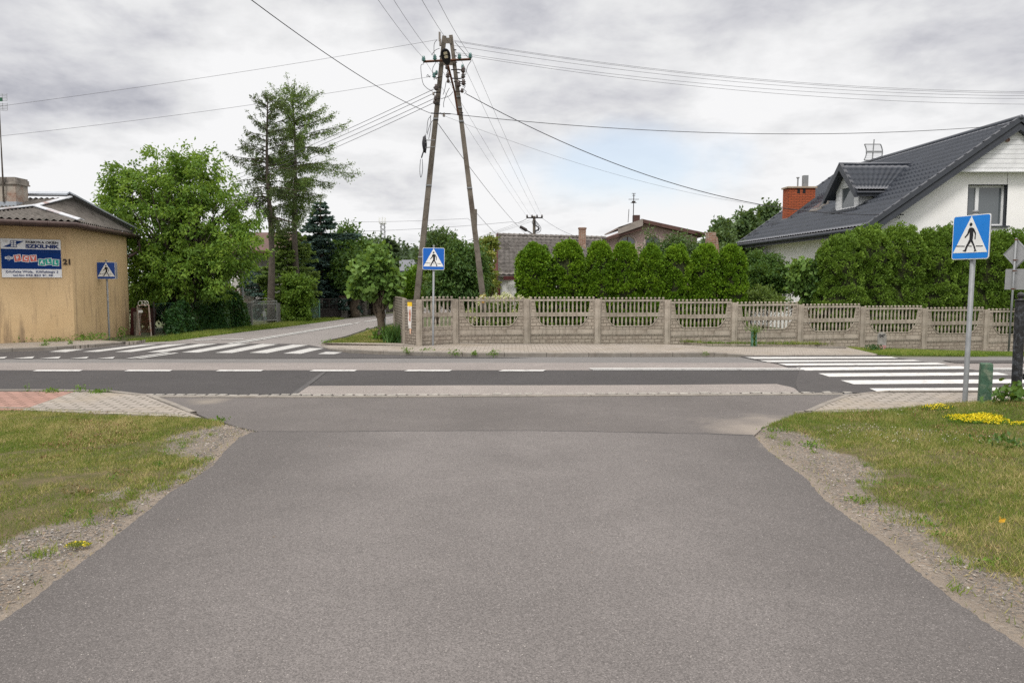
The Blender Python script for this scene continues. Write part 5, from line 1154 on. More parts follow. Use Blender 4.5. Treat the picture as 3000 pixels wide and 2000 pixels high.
q = MB(); q.tube([Hq(um - hw_ - .05, va + .05, ze - .06), Hq(um - hw_ - .05, vback(ze) - .1, ze - .06)], .05, 8); q.tube([Hq(um - hw_ - .03, vback(ze) - .45, ze - .1), Hq(um - hw_ + .05, vback(ze) - .42, ze - .35)], .035, 6); q.box(um - hw_ - .02, um - hw_ + .01, va + .1, vback(ze) - .05, ze - .2, ze - .04, M=Hq); q.build('dormer_gutter', mAnth, H2)
ui0, ui1, vf = um - .86, um + .86, 1.24
q = MB()
dz_at = lambda u: zd - .1 - abs(u - um) * (zd - ze) / hw_
wu0, wu1, wzb, wzt = um - .55, um + .55, zr(vf) + .07, 5.45
for a_, b_ in ((ui0, wu0), (wu0, um), (um, wu1), (wu1, ui1)):
    lo = zr(vf) - .1 if (a_ < wu0 - .01 or a_ >= wu1 - .01) else wzt
    q.hexa([Hq(a_, vf, lo), Hq(b_, vf, lo), Hq(b_, vf + .1, lo), Hq(a_, vf + .1, lo), Hq(a_, vf, dz_at(a_)), Hq(b_, vf, dz_at(b_)), Hq(b_, vf + .1, dz_at(b_)), Hq(a_, vf + .1, dz_at(a_))])
q.box(wu0, wu1, vf, vf + .1, zr(vf) - .1, wzb, M=Hq)
q.build('dormer_front', mSid, H2)
q = MB()
for uu in (ui0, ui1): q.hexa([Hq(uu - .03, vf + .0, zr(vf) - .1), Hq(uu + .03, vf + .0, zr(vf) - .1), Hq(uu + .03, vback(ze - .1), ze - .15), Hq(uu - .03, vback(ze - .1), ze - .15), Hq(uu - .03, vf, ze - .1), Hq(uu + .03, vf, ze - .1), Hq(uu + .03, vback(ze - .1) + .01, ze - .1), Hq(uu - .03, vback(ze - .1) + .01, ze - .1)])
q.build('dormer_cheek', mSidV, H2)
window(H2, Hq(wu1, vf, wzb), (Hq(wu0, 0, 0) - Hq(wu1, 0, 0)).normalized(), Vector((0, 0, 1)), wu1 - wu0, wzt - wzb, .03, M_['white'], None, sill=False)
q = MB()
for ua in (ui0 - .04, ui1 + .04): q.hexa([Hq(ua - .04, vf - .1, zr(vf - .1) + .05), Hq(ua + .04, vf - .1, zr(vf - .1) + .05), Hq(ua + .04, vback(ze) - .3, ze - .33), Hq(ua - .04, vback(ze) - .3, ze - .33), Hq(ua - .04, vf - .1, zr(vf - .1) + .16), Hq(ua + .04, vf - .1, zr(vf - .1) + .16), Hq(ua + .04, vback(ze) - .3, ze - .2), Hq(ua - .04, vback(ze) - .3, ze - .2)])
q.box(ui0 - .1, ui1 + .1, vf - .16, vf + .01, zr(vf) - .04, zr(vf) + .05, M=Hq); q.build('dormer_flashing', mAnth, H2)
# brick chimney
mOr = brickmat('orange_clinker', (0.42, 0.105, 0.045), (0.10, 0.045, 0.03), 0.25, 0.075, 0.011, 'xz', 0.10, 0.6, msmooth=0.1)
cu_, cv_ = 9.6, 1.93; q = MB(); q.box(cu_ - .3, cu_ + .3, cv_ - .62, cv_ + .6, zr(cv_ - .62) - .2, 6.02, M=Hq); ck = q.build('chimney', mOr, H2)
q = MB(); q.box(cu_ - .36, cu_ + .36, cv_ - .68, cv_ + .66, 6.02, 6.09, M=Hq); q.build('chimney_cap', mat('cap_beige', (0.36, 0.29, 0.22), .8, .1), ck)
q = MB(); q.box(cu_ - .305, cu_ - .25, cv_ - .22, cv_ - .10, 5.78, 5.98, M=Hq); q.box(cu_ - .305, cu_ - .25, cv_ + .03, cv_ + .15, 5.78, 5.98, M=Hq); buildsep(q, 'flue_opening', M_['black'], ck)
q = MB(); q.tube([Hq(cu_, cv_ - .08, 6.05), Hq(cu_, cv_ - .08, 6.52)], .035, 8); q.tube([Hq(cu_, cv_ - .08, 6.5), Hq(cu_, cv_ - .08, 6.54)], .075, 8); q.box(cu_ - .1, cu_ + .1, cv_ + .15, cv_ + .36, 6.09, 6.62, M=Hq); q.build('flue_pipe', M_['galv'], ck)
q = MB(); q.hexa([Hq(cu_ - .36, cv_ - .75, zr(cv_ - .75) + .03), Hq(cu_ + .36, cv_ - .75, zr(cv_ - .75) + .03), Hq(cu_ + .36, cv_ + .7, zr(cv_ + .7) + .03), Hq(cu_ - .36, cv_ + .7, zr(cv_ + .7) + .03), Hq(cu_ - .33, cv_ - .7, zr(cv_ - .7) + .14), Hq(cu_ + .33, cv_ - .7, zr(cv_ - .7) + .14), Hq(cu_ + .33, cv_ + .66, zr(cv_ + .66) + .2), Hq(cu_ - .33, cv_ + .66, zr(cv_ + .66) + .2)]); q.build('chimney_flashing', mAnth, ck)
# skylight
q = MB(); su, sv = 7.3, 1.6; q.hexa([Hq(su - .4, sv - .1, zr(sv - .1) + .05), Hq(su + .4, sv - .1, zr(sv - .1) + .05), Hq(su + .4, sv + .85, zr(sv + .85) + .05), Hq(su - .4, sv + .85, zr(sv + .85) + .05), Hq(su - .38, sv - .08, zr(sv - .1) + .17), Hq(su + .38, sv - .08, zr(sv - .1) + .17), Hq(su + .38, sv + .83, zr(sv + .85) + .17), Hq(su - .38, sv + .83, zr(sv + .85) + .17)]); sk = q.build('skylight', mat('skylight_frame', (0.16, 0.145, 0.13), .6, .1), H2)
q = MB(); q.hexa([Hq(su - .3, sv - .02, zr(sv) + .15), Hq(su + .3, sv - .02, zr(sv) + .15), Hq(su + .3, sv + .76, zr(sv + .78) + .15), Hq(su - .3, sv + .76, zr(sv + .78) + .15), Hq(su - .3, sv - .02, zr(sv) + .18), Hq(su + .3, sv - .02, zr(sv) + .18), Hq(su + .3, sv + .76, zr(sv + .78) + .18), Hq(su - .3, sv + .76, zr(sv + .78) + .18)]); q.build('pane', M_['glass'], sk)
# roof steps for the sweep
for uu, vv in ((10.3, .95), (11.1, .45)):
    q = MB(); q.tube([Hq(uu - .3, vv, zr(vv) + .22), Hq(uu + .3, vv, zr(vv) + .22)], .015, 5); q.tube([Hq(uu - .25, vv, zr(vv) + .22), Hq(uu - .25, vv - .1, zr(vv) + .02)], .015, 5); q.tube([Hq(uu + .25, vv, zr(vv) + .22), Hq(uu + .25, vv - .1, zr(vv) + .02)], .015, 5); q.tube([Hq(uu - .3, vv + .12, zr(vv) + .3), Hq(uu + .3, vv + .12, zr(vv) + .3)], .012, 5); q.tube([Hq(uu - .25, vv, zr(vv) + .22), Hq(uu - .25, vv + .12, zr(vv) + .3)], .012, 5); q.build('roof_step', mAnth, H2)
# wire bracket and floodlight at the verge
q = MB(); bkp = P(2618, 628, 26.3); q.box(bkp.x - .16, bkp.x + .1, bkp.y, bkp.y + .3, bkp.z - .12, bkp.z + .02); q.tube([bkp + Vector((-.05, 0, 0)), bkp + Vector((.3, -.1, -.02))], .02, 6); q.tube(curve([bkp + Vector((.1, -.05, 0)), bkp + Vector((.18, -.05, -.1)), bkp + Vector((.14, -.05, -.14)), bkp + Vector((.05, -.05, -.02))]), .012, 5); q.build('cable_bracket', mAnth, H2)
# grid dish aerial on the ridge
ga = Hq(9.2, HW, RZ); t = empty('grid_aerial', ga, 'curved wire grid aerial on the ridge behind the dormer', 'aerial')
q = MB(); q.tube([ga - Vector((0, 0, .1)), ga + Vector((.06, 0, 1.0))], .025, 6); q.build('mast', M_['galv'], t)
q = MB()
for sx_ in (-.36, .36):
    q.tube([ga + Vector((sx_ + .12 * math.cos(a_ / 8 * math.pi * .9 - 1.4) - .02, 0, .08 + a_ * .088)) for a_ in range(9)], .026, 5)
for a_ in range(9): xo = .12 * math.cos(a_ / 8 * math.pi * .9 - 1.4) - .02; q.tube([ga + Vector((-.36 + xo, 0, .08 + a_ * .088)), ga + Vector((.36 + xo, 0, .08 + a_ * .088))], .010 if 0 < a_ < 8 else .024, 4)
q.box(ga.x - .3, ga.x + .42, ga.y - .05, ga.y, ga.z + .40, ga.z + .48); q.build('grid', M_['galv'], t)

# ---------------------------------------------------------------- old house with grey concrete tiles
H3 = empty('old_house', P(1462, 880, 42), 'old white cottage with mossy grey tiled roof behind the thuja row', 'house')
mOldT = mat('mossy_tiles', (0.17, 0.155, 0.145), 0.95, 0.35, 5, bump=0.5, bscale=20, fine=0.4, fscale=15, stain=(0.065, 0.058, 0.052), stscale=1.6, c2=(0.27, 0.25, 0.235))
e0 = P(1459, 806, 42); e1 = e0 + Vector((6.6, 2.2, 0)); r0 = P(1458, 690, 45.2); r1 = r0 + Vector((6.3, 2.2, -.05))
wr('roof', e0, e1, r1, r0, 11, .30, .05, .05, mOldT, H3)
back_e0 = r0 + (r0 - e0); back_e0.z = e0.z; back_e1 = r1 + (r1 - e1); back_e1.z = e1.z
q = MB(); q.prism([e0, e1, r1, r0], (0, 0, -.08)); q.prism([r0, r1, back_e1, back_e0], (0, 0, -.08)); q.build('roof_deck', mOldT, H3)
q = MB()
for k_ in range(21): c_ = r0.lerp(r1, k_ / 20); q.tube([c_ + Vector((-.02, 0, .04)), c_ + Vector((.30, .1, .035))], [.13, .095], 8)
q.build('ridge_tile', mOldT, H3)
mMar = mat('maroon_boards', (0.06, 0.015, 0.015), 0.8, 0.3, 5)
q = MB(); q.hexa([e0 + Vector((-.28, -.1, -.28)), r0 + Vector((-.08, 0, -.2)), r0 + Vector((-.0, 0, -.2)), e0 + Vector((.0, -.1, -.28)), e0 + Vector((-.28, -.1, .05)), r0 + Vector((-.08, 0, .12)), r0 + Vector((.0, 0, .12)), e0 + Vector((.0, -.1, .05))])
q.box(e0.x + .3, e0.x + 5, e0.y - .02, e0.y + .04, e0.z - .26, e0.z - .05); q.build('verge_board', mMar, H3)
wl = P(1453, 830, 42.4); q = MB(); q.box(wl.x, wl.x + 6.2, wl.y, wl.y + 5.5, -.5, e0.z - .08)
q.add([(wl.x + .02, wl.y, e0.z - .1), (wl.x + .02, wl.y + 5.5, e0.z - .1), (wl.x + .02, wl.y + 2.9, r0.z - .15)], [(0, 1, 2)])
q.build('wall', mat('old_whitewash', (0.55, 0.55, 0.54), 0.95, 0.1, 3, bump=0.3, stain=(0.35, 0.33, 0.30), stscale=2.0), H3)
q = MB(); q.tube([P(1461, 826, 42.2), P(1461, 875, 42.2)], .10, 8); q.build('downpipe', mMar, H3)
mOldBrick = brickmat('crumbling_brick', (0.30, 0.13, 0.085), (0.33, 0.28, 0.23), .25, .08, .02, 'xz', .3, .8, dirt=(0.36, 0.31, 0.26), dsc=3.0)
def oldchim(px0, px1, y0, y1, Y, parent, m):
    a_, b_ = P(px0, y1, Y), P(px1, y0, Y); w = b_.x - a_.x; q = MB(); q.box(a_.x, b_.x, Y, Y + w * .8, a_.z - .3, b_.z - w * .22); q.box(a_.x - w * .08, b_.x + w * .08, Y - w * .08, Y + w * .88, b_.z - w * .22, b_.z - w * .05); q.box(a_.x, b_.x, Y, Y + w * .8, b_.z - w * .05, b_.z)
    return q.build('chimney', m, parent)
oldchim(1696, 1717, 666, 716, 46, H3, mOldBrick)
# leaning ruined chimney behind the thujas
t = MB(); a_, b_ = P(2072, 760, 34), P(2098, 680, 34); t.box(a_.x, b_.x, 34, 34.4, a_.z - 2.5, b_.z); t.hexa([P(2094, 900, 34), P(2124, 900, 34), P(2124, 900, 34.4), P(2094, 900, 34.4), P(2097, 690, 34), P(2103, 697, 34), P(2103, 697, 34.4), P(2097, 690, 34.4)])
tag(t.build('ruined_chimney', mOldBrick), 'crumbling brick and plaster chimney stump poking up behind the right thujas', 'chimney')

# ---------------------------------------------------------------- pink house
H4 = empty('pink_house', P(1890, 880, 52), 'pink two storey house with brown verge boards and arched windows', 'house')
mPink = mat('dusty_pink_render', (0.44, 0.325, 0.305), 0.9, 0.08, 2)
mBrn = mat('brown_boards', (0.085, 0.045, 0.038), 0.7, 0.25, 3)
mGrB = mat('grey_boards', (0.24, 0.21, 0.19), 0.85, 0.2, 3)
pY = 52
q = MB(); wl_ = [P(1745, 716, pY), P(1884, 672, pY), P(1884, 655, pY), P(2042, 694, pY)]
q.prism([P(1735, 900, pY), P(2042, 900, pY), P(2042, 693, pY), P(1884, 655, pY), P(1745, 706, pY)], (0, 7, 0)); q.build('wall', mPink, H4)
def bar(mb, a_, b_, y0, y1, th):
    A0, B0 = P(*a_, y0), P(*b_, y0); mb.hexa([A0 - Vector((0, 0, th)), B0 - Vector((0, 0, th)), B0 - Vector((0, 0, th)) + Vector((0, y1 - y0, 0)), A0 - Vector((0, 0, th)) + Vector((0, y1 - y0, 0)), A0, B0, B0 + Vector((0, y1 - y0, 0)), A0 + Vector((0, y1 - y0, 0))])
q = MB(); bar(q, (1880, 641), (2066, 682), pY - .6, pY + 8, .24); bar(q, (1884, 663), (1722, 712), pY - .6, pY + 8, .20); buildsep(q, 'roof', mBrn, H4)
q = MB(); bar(q, (1884, 641), (1812, 666), pY - .7, pY - .5, .45); bar(q, (1884, 641), (1812, 665), pY - .7, pY + 7, .1); q.build('parapet', mGrB, H4)
q = MB(); bar(q, (2040, 676), (2066, 682), pY - .7, pY + 8, .12); q.build('eave_board', mBrn, H4)
for px in (1838, 1913):
    c_ = P(px, 712, pY - .05); q = MB(); q.prism([c_ + Vector((.5 * math.cos(R(a_)), 0, .42 * math.sin(R(a_)))) for a_ in range(0, 181, 15)] + [c_ + Vector((-.5, 0, -1.2)), c_ + Vector((.5, 0, -1.2))], (0, .04, 0)); w_ = q.build('window', M_['glass'], H4)
    q = MB(); q.tube([c_ + Vector((.5, 0, -1.2))] + [c_ + Vector((.58 * math.cos(R(a_)), 0, .5 * math.sin(R(a_)))) for a_ in range(0, 181, 15)] + [c_ + Vector((-.5, 0, -1.2))], .09, 4); q.build('arch_surround', mat('surround', (0.45, 0.37, 0.34), .8, .05), w_)
    q = MB(); q.box(c_.x - .03, c_.x + .03, c_.y - .04, c_.y, c_.z - 1.2, c_.z + .4); q.box(c_.x - .5, c_.x + .5, c_.y - .04, c_.y, c_.z - .1, c_.z - .04); q.build('glazing_bar', mBrn, w_)
q = MB(); a_, b_ = P(1856, 650, pY + 1.5), P(1875, 630, pY + 1.5); q.box(a_.x, b_.x, a_.y, a_.y + .5, a_.z, b_.z); q.build('chimney', mBrn, H4)
t = empty('tv_aerial', P(1855, 645, 53), 'thin aerial mast with crossbars on the pink house roof', 'aerial')
q = MB(); m0 = P(1855, 652, 53); m1 = P(1857, 567, 53); q.tube([m0, m1], .03, 5)
for z_, w_ in ((1.0, .14), (.8, .35), (.68, .2), (.93, .1)): c_ = m0.lerp(m1, z_); q.tube([c_ - Vector((w_, 0, 0)), c_ + Vector((w_, 0, 0))], .018, 4)
c_ = m0.lerp(m1, .7); q.box(c_.x - .12, c_.x + .12, c_.y - .05, c_.y + .05, c_.z - .06, c_.z + .08); q.tube([m0 + Vector((-.35, 0, 0)), m0 + Vector((-.3, 0, .9))], .02, 4); q.build('mast', M_['darkiron'], t)

# ---------------------------------------------------------------- pale house behind the walnut and larches
H5 = empty('pale_house', P(650, 900, 41), 'pale grey rendered house mostly hidden behind walnut and larches', 'house')
q = MB(); a_, b_ = P(420, 900, 41), P(700, 742, 41); q.box(a_.x, b_.x, 41, 48, -.5, b_.z); a2, b2 = P(702, 900, 42), P(826, 752, 42); q.box(a2.x, b2.x, 42, 48.5, -.5, b2.z); q.build('wall', mat('pale_render', (0.46, 0.44, 0.43), 0.9, 0.08, 1.5), H5)
q = MB(); q.prism([Vector((a_.x - .4, 40.6, b_.z)), Vector((b2.x + .3, 40.6, b_.z)), Vector((b2.x + .3, 44.5, b_.z + 1.2)), Vector((a_.x - .4, 44.5, b_.z + 1.2))], (0, 0, .12)); q.prism([Vector((a_.x - .4, 48.5, b_.z)), Vector((b2.x + .3, 48.5, b_.z)), Vector((b2.x + .3, 44.5, b_.z + 1.2)), Vector((a_.x - .4, 44.5, b_.z + 1.2))], (0, 0, .12)); q.build('roof', mBrn, H5)
for px in (745, 620, 520):
    o_ = P(px, 850, 41.98 if px > 702 else 40.98); window(H5, o_, Vector((1, 0, 0)), Vector((0, 0, 1)), 1.1, 1.2, -.02, M_['white'], [.5], sill=False)
# small grey roof glimpsed behind the garden, and far chimney
t = empty('garden_shed', P(1195, 900, 46), 'small shed with dark grey roof glimpsed between garden trees', 'shed')
q = MB(); q.box(P(1175, 800, 46).x, P(1218, 800, 46).x, 46, 49, -.5, P(1190, 795, 46).z); q.build('wall', mat('shed_wall', (0.3, 0.29, 0.28), .9), t)
q = MB(); q.prism([P(1170, 797, 45.7), P(1222, 797, 45.7), P(1222, 765, 47.5), P(1170, 765, 47.5)], (0, 0, .08)); q.build('roof', mTile, t)
# telecom tower
t = empty('telecom_tower', Vector((P(1122, 800, 300).x, 300, 0)), 'slim lattice telecom mast on the horizon between larches and pole', 'tower')
q = MB(); bx_ = P(1122, 700, 300).x; zt_ = P(1122, 652, 300).z; w0 = .85
for sx_, sy_ in ((-1, -1), (1, -1), (1, 1), (-1, 1)): q.tube([(bx_ + sx_ * w0 * 1.3, 300 + sy_ * w0 * 1.3, 0), (bx_ + sx_ * w0 * .8, 300 + sy_ * w0 * .8, zt_)], .09, 4)
for k_ in range(14):
    z0, z1 = zt_ * k_ / 14, zt_ * (k_ + 1) / 14; w_ = w0 * 1.1
    for sy_ in (-1, 1): q.tube([(bx_ - w_, 300 + sy_ * w_, z0), (bx_ + w_, 300 + sy_ * w_, z1)], .06, 4); q.tube([(bx_ + w_, 300 + sy_ * w_, z0), (bx_ - w_, 300 + sy_ * w_, z1)], .06, 4)
q.build('lattice', M_['galv'], t)
q = MB()
for dx in (-1.1, 0, 1.1): q.box(bx_ + dx - .22, bx_ + dx + .22, 298.6, 299, zt_ - .3, zt_ + 1.9)
q.box(bx_ - 1.3, bx_ + 1.3, 298.6, 301.4, zt_ - .4, zt_ - .2); q.tube([(bx_, 300, zt_), (bx_, 300, zt_ + 2.4)], .08, 5); q.build('antenna_panel', M_['white'], t)
# ================================================================== VEGETATION
def leaves(name, Pt, Dr, L, Wd, m, parent=None, rnd=None, shape='quad', fold=.18, rg=None):
    rg = rg or rng; n_ = len(Pt); Dr = unit(Dr); s = unit(np.cross(Dr, rg.normal(size=(n_, 3)))); nn = np.cross(s, Dr)
    L = np.broadcast_to(L, (n_,))[:, None]; Wd = np.broadcast_to(Wd, (n_,))[:, None] * .5
    if shape == 'quad': V = np.stack([Pt, Pt + Dr * L * .5 + s * Wd + nn * L * fold, Pt + Dr * L, Pt + Dr * L * .45 - s * Wd + nn * L * fold], 1)
    elif shape == 'spray': V = np.stack([Pt - s * Wd * .3, Pt + Dr * L * .9 - s * Wd, Pt + Dr * L + s * Wd * .2, Pt + Dr * L * .7 + s * Wd], 1)
    elif shape == 'blade': V = np.stack([Pt - s * Wd, Pt + s * Wd, Pt + Dr * L], 1)
    elif shape == 'hex': V = np.stack([Pt, Pt + Dr * L * .12 - s * Wd * .9 + nn * L * fold * .5, Pt + Dr * L * .6 - s * Wd * .85 + nn * L * fold, Pt + Dr * L, Pt + Dr * L * .6 + s * Wd * .85 + nn * L * fold, Pt + Dr * L * .12 + s * Wd * .9 + nn * L * fold * .5], 1)
    me = npmesh(name, V, V.shape[1], rnd if rnd is not None else rg.random(n_)); return link(name, me, m, parent)
def sphere_pts(n_, rg, power=.45):
    d = unit(rg.normal(size=(n_, 3))); return d * (rg.random((n_, 1)) ** power)
lm = {
 'walnut': leafmat('walnut_leaf', (0.06, 0.135, 0.02), (0.135, 0.245, 0.032), (0.27, 0.40, 0.06), .4),
 'larch': leafmat('larch_needles', (0.07, 0.13, 0.04), (0.13, 0.21, 0.055), (0.22, 0.31, 0.08), .35),
 'larchdark': leafmat('dry_larch_needles', (0.05, 0.055, 0.03), (0.07, 0.105, 0.04), (0.12, 0.175, 0.06), .25),
 'spruce': leafmat('spruce_needles', (0.028, 0.058, 0.046), (0.05, 0.095, 0.082), (0.10, 0.165, 0.145), .1),
 'thuja': leafmat('thuja_sprays', (0.032, 0.088, 0.005), (0.095, 0.195, 0.009), (0.235, 0.37, 0.022), .2, .6),
 'thuja2': leafmat('hedge_thuja_sprays', (0.042, 0.09, 0.010), (0.10, 0.18, 0.020), (0.22, 0.33, 0.045), .2, .6),
 'dark': leafmat('dark_leaf', (0.025, 0.062, 0.014), (0.052, 0.115, 0.022), (0.10, 0.18, 0.036), .25),
 'cherry': leafmat('cherry_leaf', (0.035, 0.08, 0.018), (0.06, 0.125, 0.028), (0.125, 0.21, 0.055), .25),
 'lime': leafmat('lime_leaf', (0.075, 0.15, 0.03), (0.13, 0.23, 0.05), (0.22, 0.34, 0.09), .35),
 'yellow': leafmat('yellow_green_leaf', (0.08, 0.13, 0.02), (0.19, 0.22, 0.04), (0.40, 0.39, 0.10), .3),
 'ivy': leafmat('ivy_leaf', (0.018, 0.05, 0.014), (0.035, 0.095, 0.028), (0.06, 0.145, 0.045), .2, .4),
 'hydr_leaf': leafmat('hydrangea_leaf', (0.06, 0.13, 0.015), (0.11, 0.20, 0.025), (0.18, 0.28, 0.04), .3),
 'hydr': leafmat('hydrangea_flower', (0.42, 0.45, 0.15), (0.58, 0.60, 0.30), (0.70, 0.70, 0.48), .2),
 'far': leafmat('distant_leaf', (0.035, 0.06, 0.03), (0.055, 0.09, 0.045), (0.09, 0.135, 0.065), .15),
 'poplar': leafmat('poplar_leaf', (0.04, 0.075, 0.028), (0.07, 0.12, 0.042), (0.12, 0.185, 0.07), .2),
 'iris': leafmat('iris_leaf', (0.03, 0.08, 0.02), (0.055, 0.13, 0.03), (0.10, 0.19, 0.05), .25),
 'grass': leafmat('grass_blade', (0.085, 0.145, 0.018), (0.19, 0.215, 0.045), (0.42, 0.34, 0.16), .3),
 'grassg': leafmat('green_grass_blade', (0.075, 0.14, 0.016), (0.14, 0.21, 0.028), (0.30, 0.31, 0.085), .3),
 'weed': leafmat('weed_leaf', (0.05, 0.12, 0.015), (0.10, 0.20, 0.025), (0.17, 0.28, 0.04), .3),
 'sedum': leafmat('yellow_flower', (0.50, 0.40, 0.01), (0.72, 0.58, 0.015), (0.80, 0.68, 0.03), .1),
 'quince': leafmat('quince_leaf', (0.06, 0.11, 0.022), (0.11, 0.17, 0.035), (0.19, 0.26, 0.065), .3),
 'burg': leafmat('burgundy_leaf', (0.035, 0.015, 0.015), (0.07, 0.025, 0.022), (0.09, 0.06, 0.03), .15),
}
def limb(mb, a_, b_, r0, r1, rg, wobble=.08, n_=5, k=6):
    a_, b_ = np.array(a_), np.array(b_); L_ = np.linalg.norm(b_ - a_); pts = []
    for i in range(n_ + 1):
        t = i / n_; p = a_ * (1 - t) + b_ * t; 
        if 0 < i < n_: p = p + rg.normal(size=3) * L_ * wobble * .5
        pts.append(p)
    mb.tube(pts, [r0 + (r1 - r0) * i / n_ for i in range(n_ + 1)], k); return pts
def broadleaf(name, base, trunk_h, lobes, label, cat='tree', leaf='dark', nclump=300, per=60, crad=.35, L=.12, Wf=.45, droop=.4, trunk_r=.12, seed=1, shape='quad', fill=.55, bark='bark', group=None, lean=(0, 0), trunkname='trunk', branches=28, dirout=.7, crownname='crown'):
    """lobes: (cx, cy, cz, rx, ry, rz, weight) in world space"""
    rg = np.random.default_rng(seed); base = Vector(base)
    t = empty(name, base, label, cat, group); top = np.array([base.x + lean[0], base.y + lean[1], base.z + trunk_h])
    Wt = np.array([l[6] for l in lobes], float); Wt /= Wt.sum(); pick = rg.choice(len(lobes), nclump, p=Wt); Lb = np.array([l[:6] for l in lobes], float)
    d = unit(rg.normal(size=(nclump, 3))); rad = (fill + (1 - fill) * rg.random((nclump, 1))) ** 1.0
    rad *= 1 + .13 * rg.normal(size=(nclump, 1))
    C = Lb[pick, :3] + d * Lb[pick, 3:] * rad; C[:, 2] = np.maximum(C[:, 2], base.z + .1)
    out = unit(C - Lb[pick, :3]) 
    idx = np.repeat(np.arange(nclump), per); n_ = len(idx)
    P_ = C[idx] + rg.normal(size=(n_, 3)) * crad * np.array([.55, .55, .42])
    Dn = out[idx] * dirout + rg.normal(size=(n_, 3)) * .6; Dn[:, 2] -= droop
    cl = rg.random(nclump); rnd = np.clip(.55 * cl[idx] + .45 * rg.random(n_), 0, 1)
    sz = L * (.7 + .6 * rg.random(n_))
    leaves(crownname, P_, Dn, sz, sz * Wf, lm[leaf], t, rnd, shape, rg=rg)
    q = MB(); r_ = trunk_r
    path = limb(q, (base.x, base.y, base.z - .1), top, r_ * 1.2, r_ * .75, rg, .04, 6, 8)
    sel = rg.choice(nclump, min(branches, nclump), replace=False)
    for i in sel:
        st = np.array(path[rg.integers(2, len(path))]) ; mid = st * .45 + C[i] * .55 + np.array([0, 0, .12]) * rg.random()
        limb(q, st, mid, r_ * .38, r_ * .18, rg, .12, 3, 5); limb(q, mid, C[i], r_ * .18, .008, rg, .15, 3, 4)
    q.build(trunkname, M_[bark], t, True); return t
def ell(px, py, Y, rx, rz, ry=None, w=1.0):
    c = P(px, py, Y); k = Y / F; return (c.x, c.y, c.z, rx * k, (ry or rx) * k, rz * k, w)

# --- large walnut left
broadleaf('walnut_tree', (P(548, 960, 28.6).x, 28.6, 0), 2.6, [ell(470, 640, 28.6, 165, 150, 150, 1.6), ell(600, 660, 28.6, 150, 150, 150, 1.5), ell(540, 560, 28.8, 150, 120, 130, 1.2), ell(430, 800, 28.0, 75, 100, 95, .8), ell(560, 800, 28.0, 150, 100, 140, 1.2), ell(690, 740, 27.8, 95, 85, 90, .55), ell(350, 620, 28.6, 62, 65, 70, .3), ell(730, 660, 28.5, 60, 65, 60, .22), ell(450, 455, 28.8, 28, 26, 30, .04), ell(360, 520, 28.6, 60, 50, 60, .25), ell(560, 480, 28.6, 70, 45, 60, .3)],
    'large bright green walnut tree beside the ochre house', leaf='walnut', nclump=1250, per=34, crad=.20, L=.14, Wf=.44, droop=.6, trunk_r=.22, seed=3, fill=.42, bark='barkgrey', branches=150)
broadleaf('lilac_bush', P(440, 955, 29.5), 1.0, [ell(430, 880, 29.5, 60, 75, 50, 1), ell(520, 870, 30, 70, 75, 50, 1), ell(620, 880, 31.5, 70, 50, 40, .8)], 'dark undergrowth bush behind the rusty gate and ivy', 'shrub', 'dark', 230, 60, .3, .14, .5, .3, .04, 301, 'quad', .2, branches=12, crownname='foliage', trunkname='stems')
broadleaf('purple_bush', P(690, 935, 33.5), .8, [ell(680, 878, 33.5, 26, 34, 26, 1), ell(655, 862, 33.5, 20, 18, 20, .5)], 'purple leaved bush in the gap between walnut and steel post', 'shrub', 'burg', 70, 50, .2, .10, .5, .2, .03, 302, 'quad', .2, branches=12, crownname='foliage', trunkname='stems')
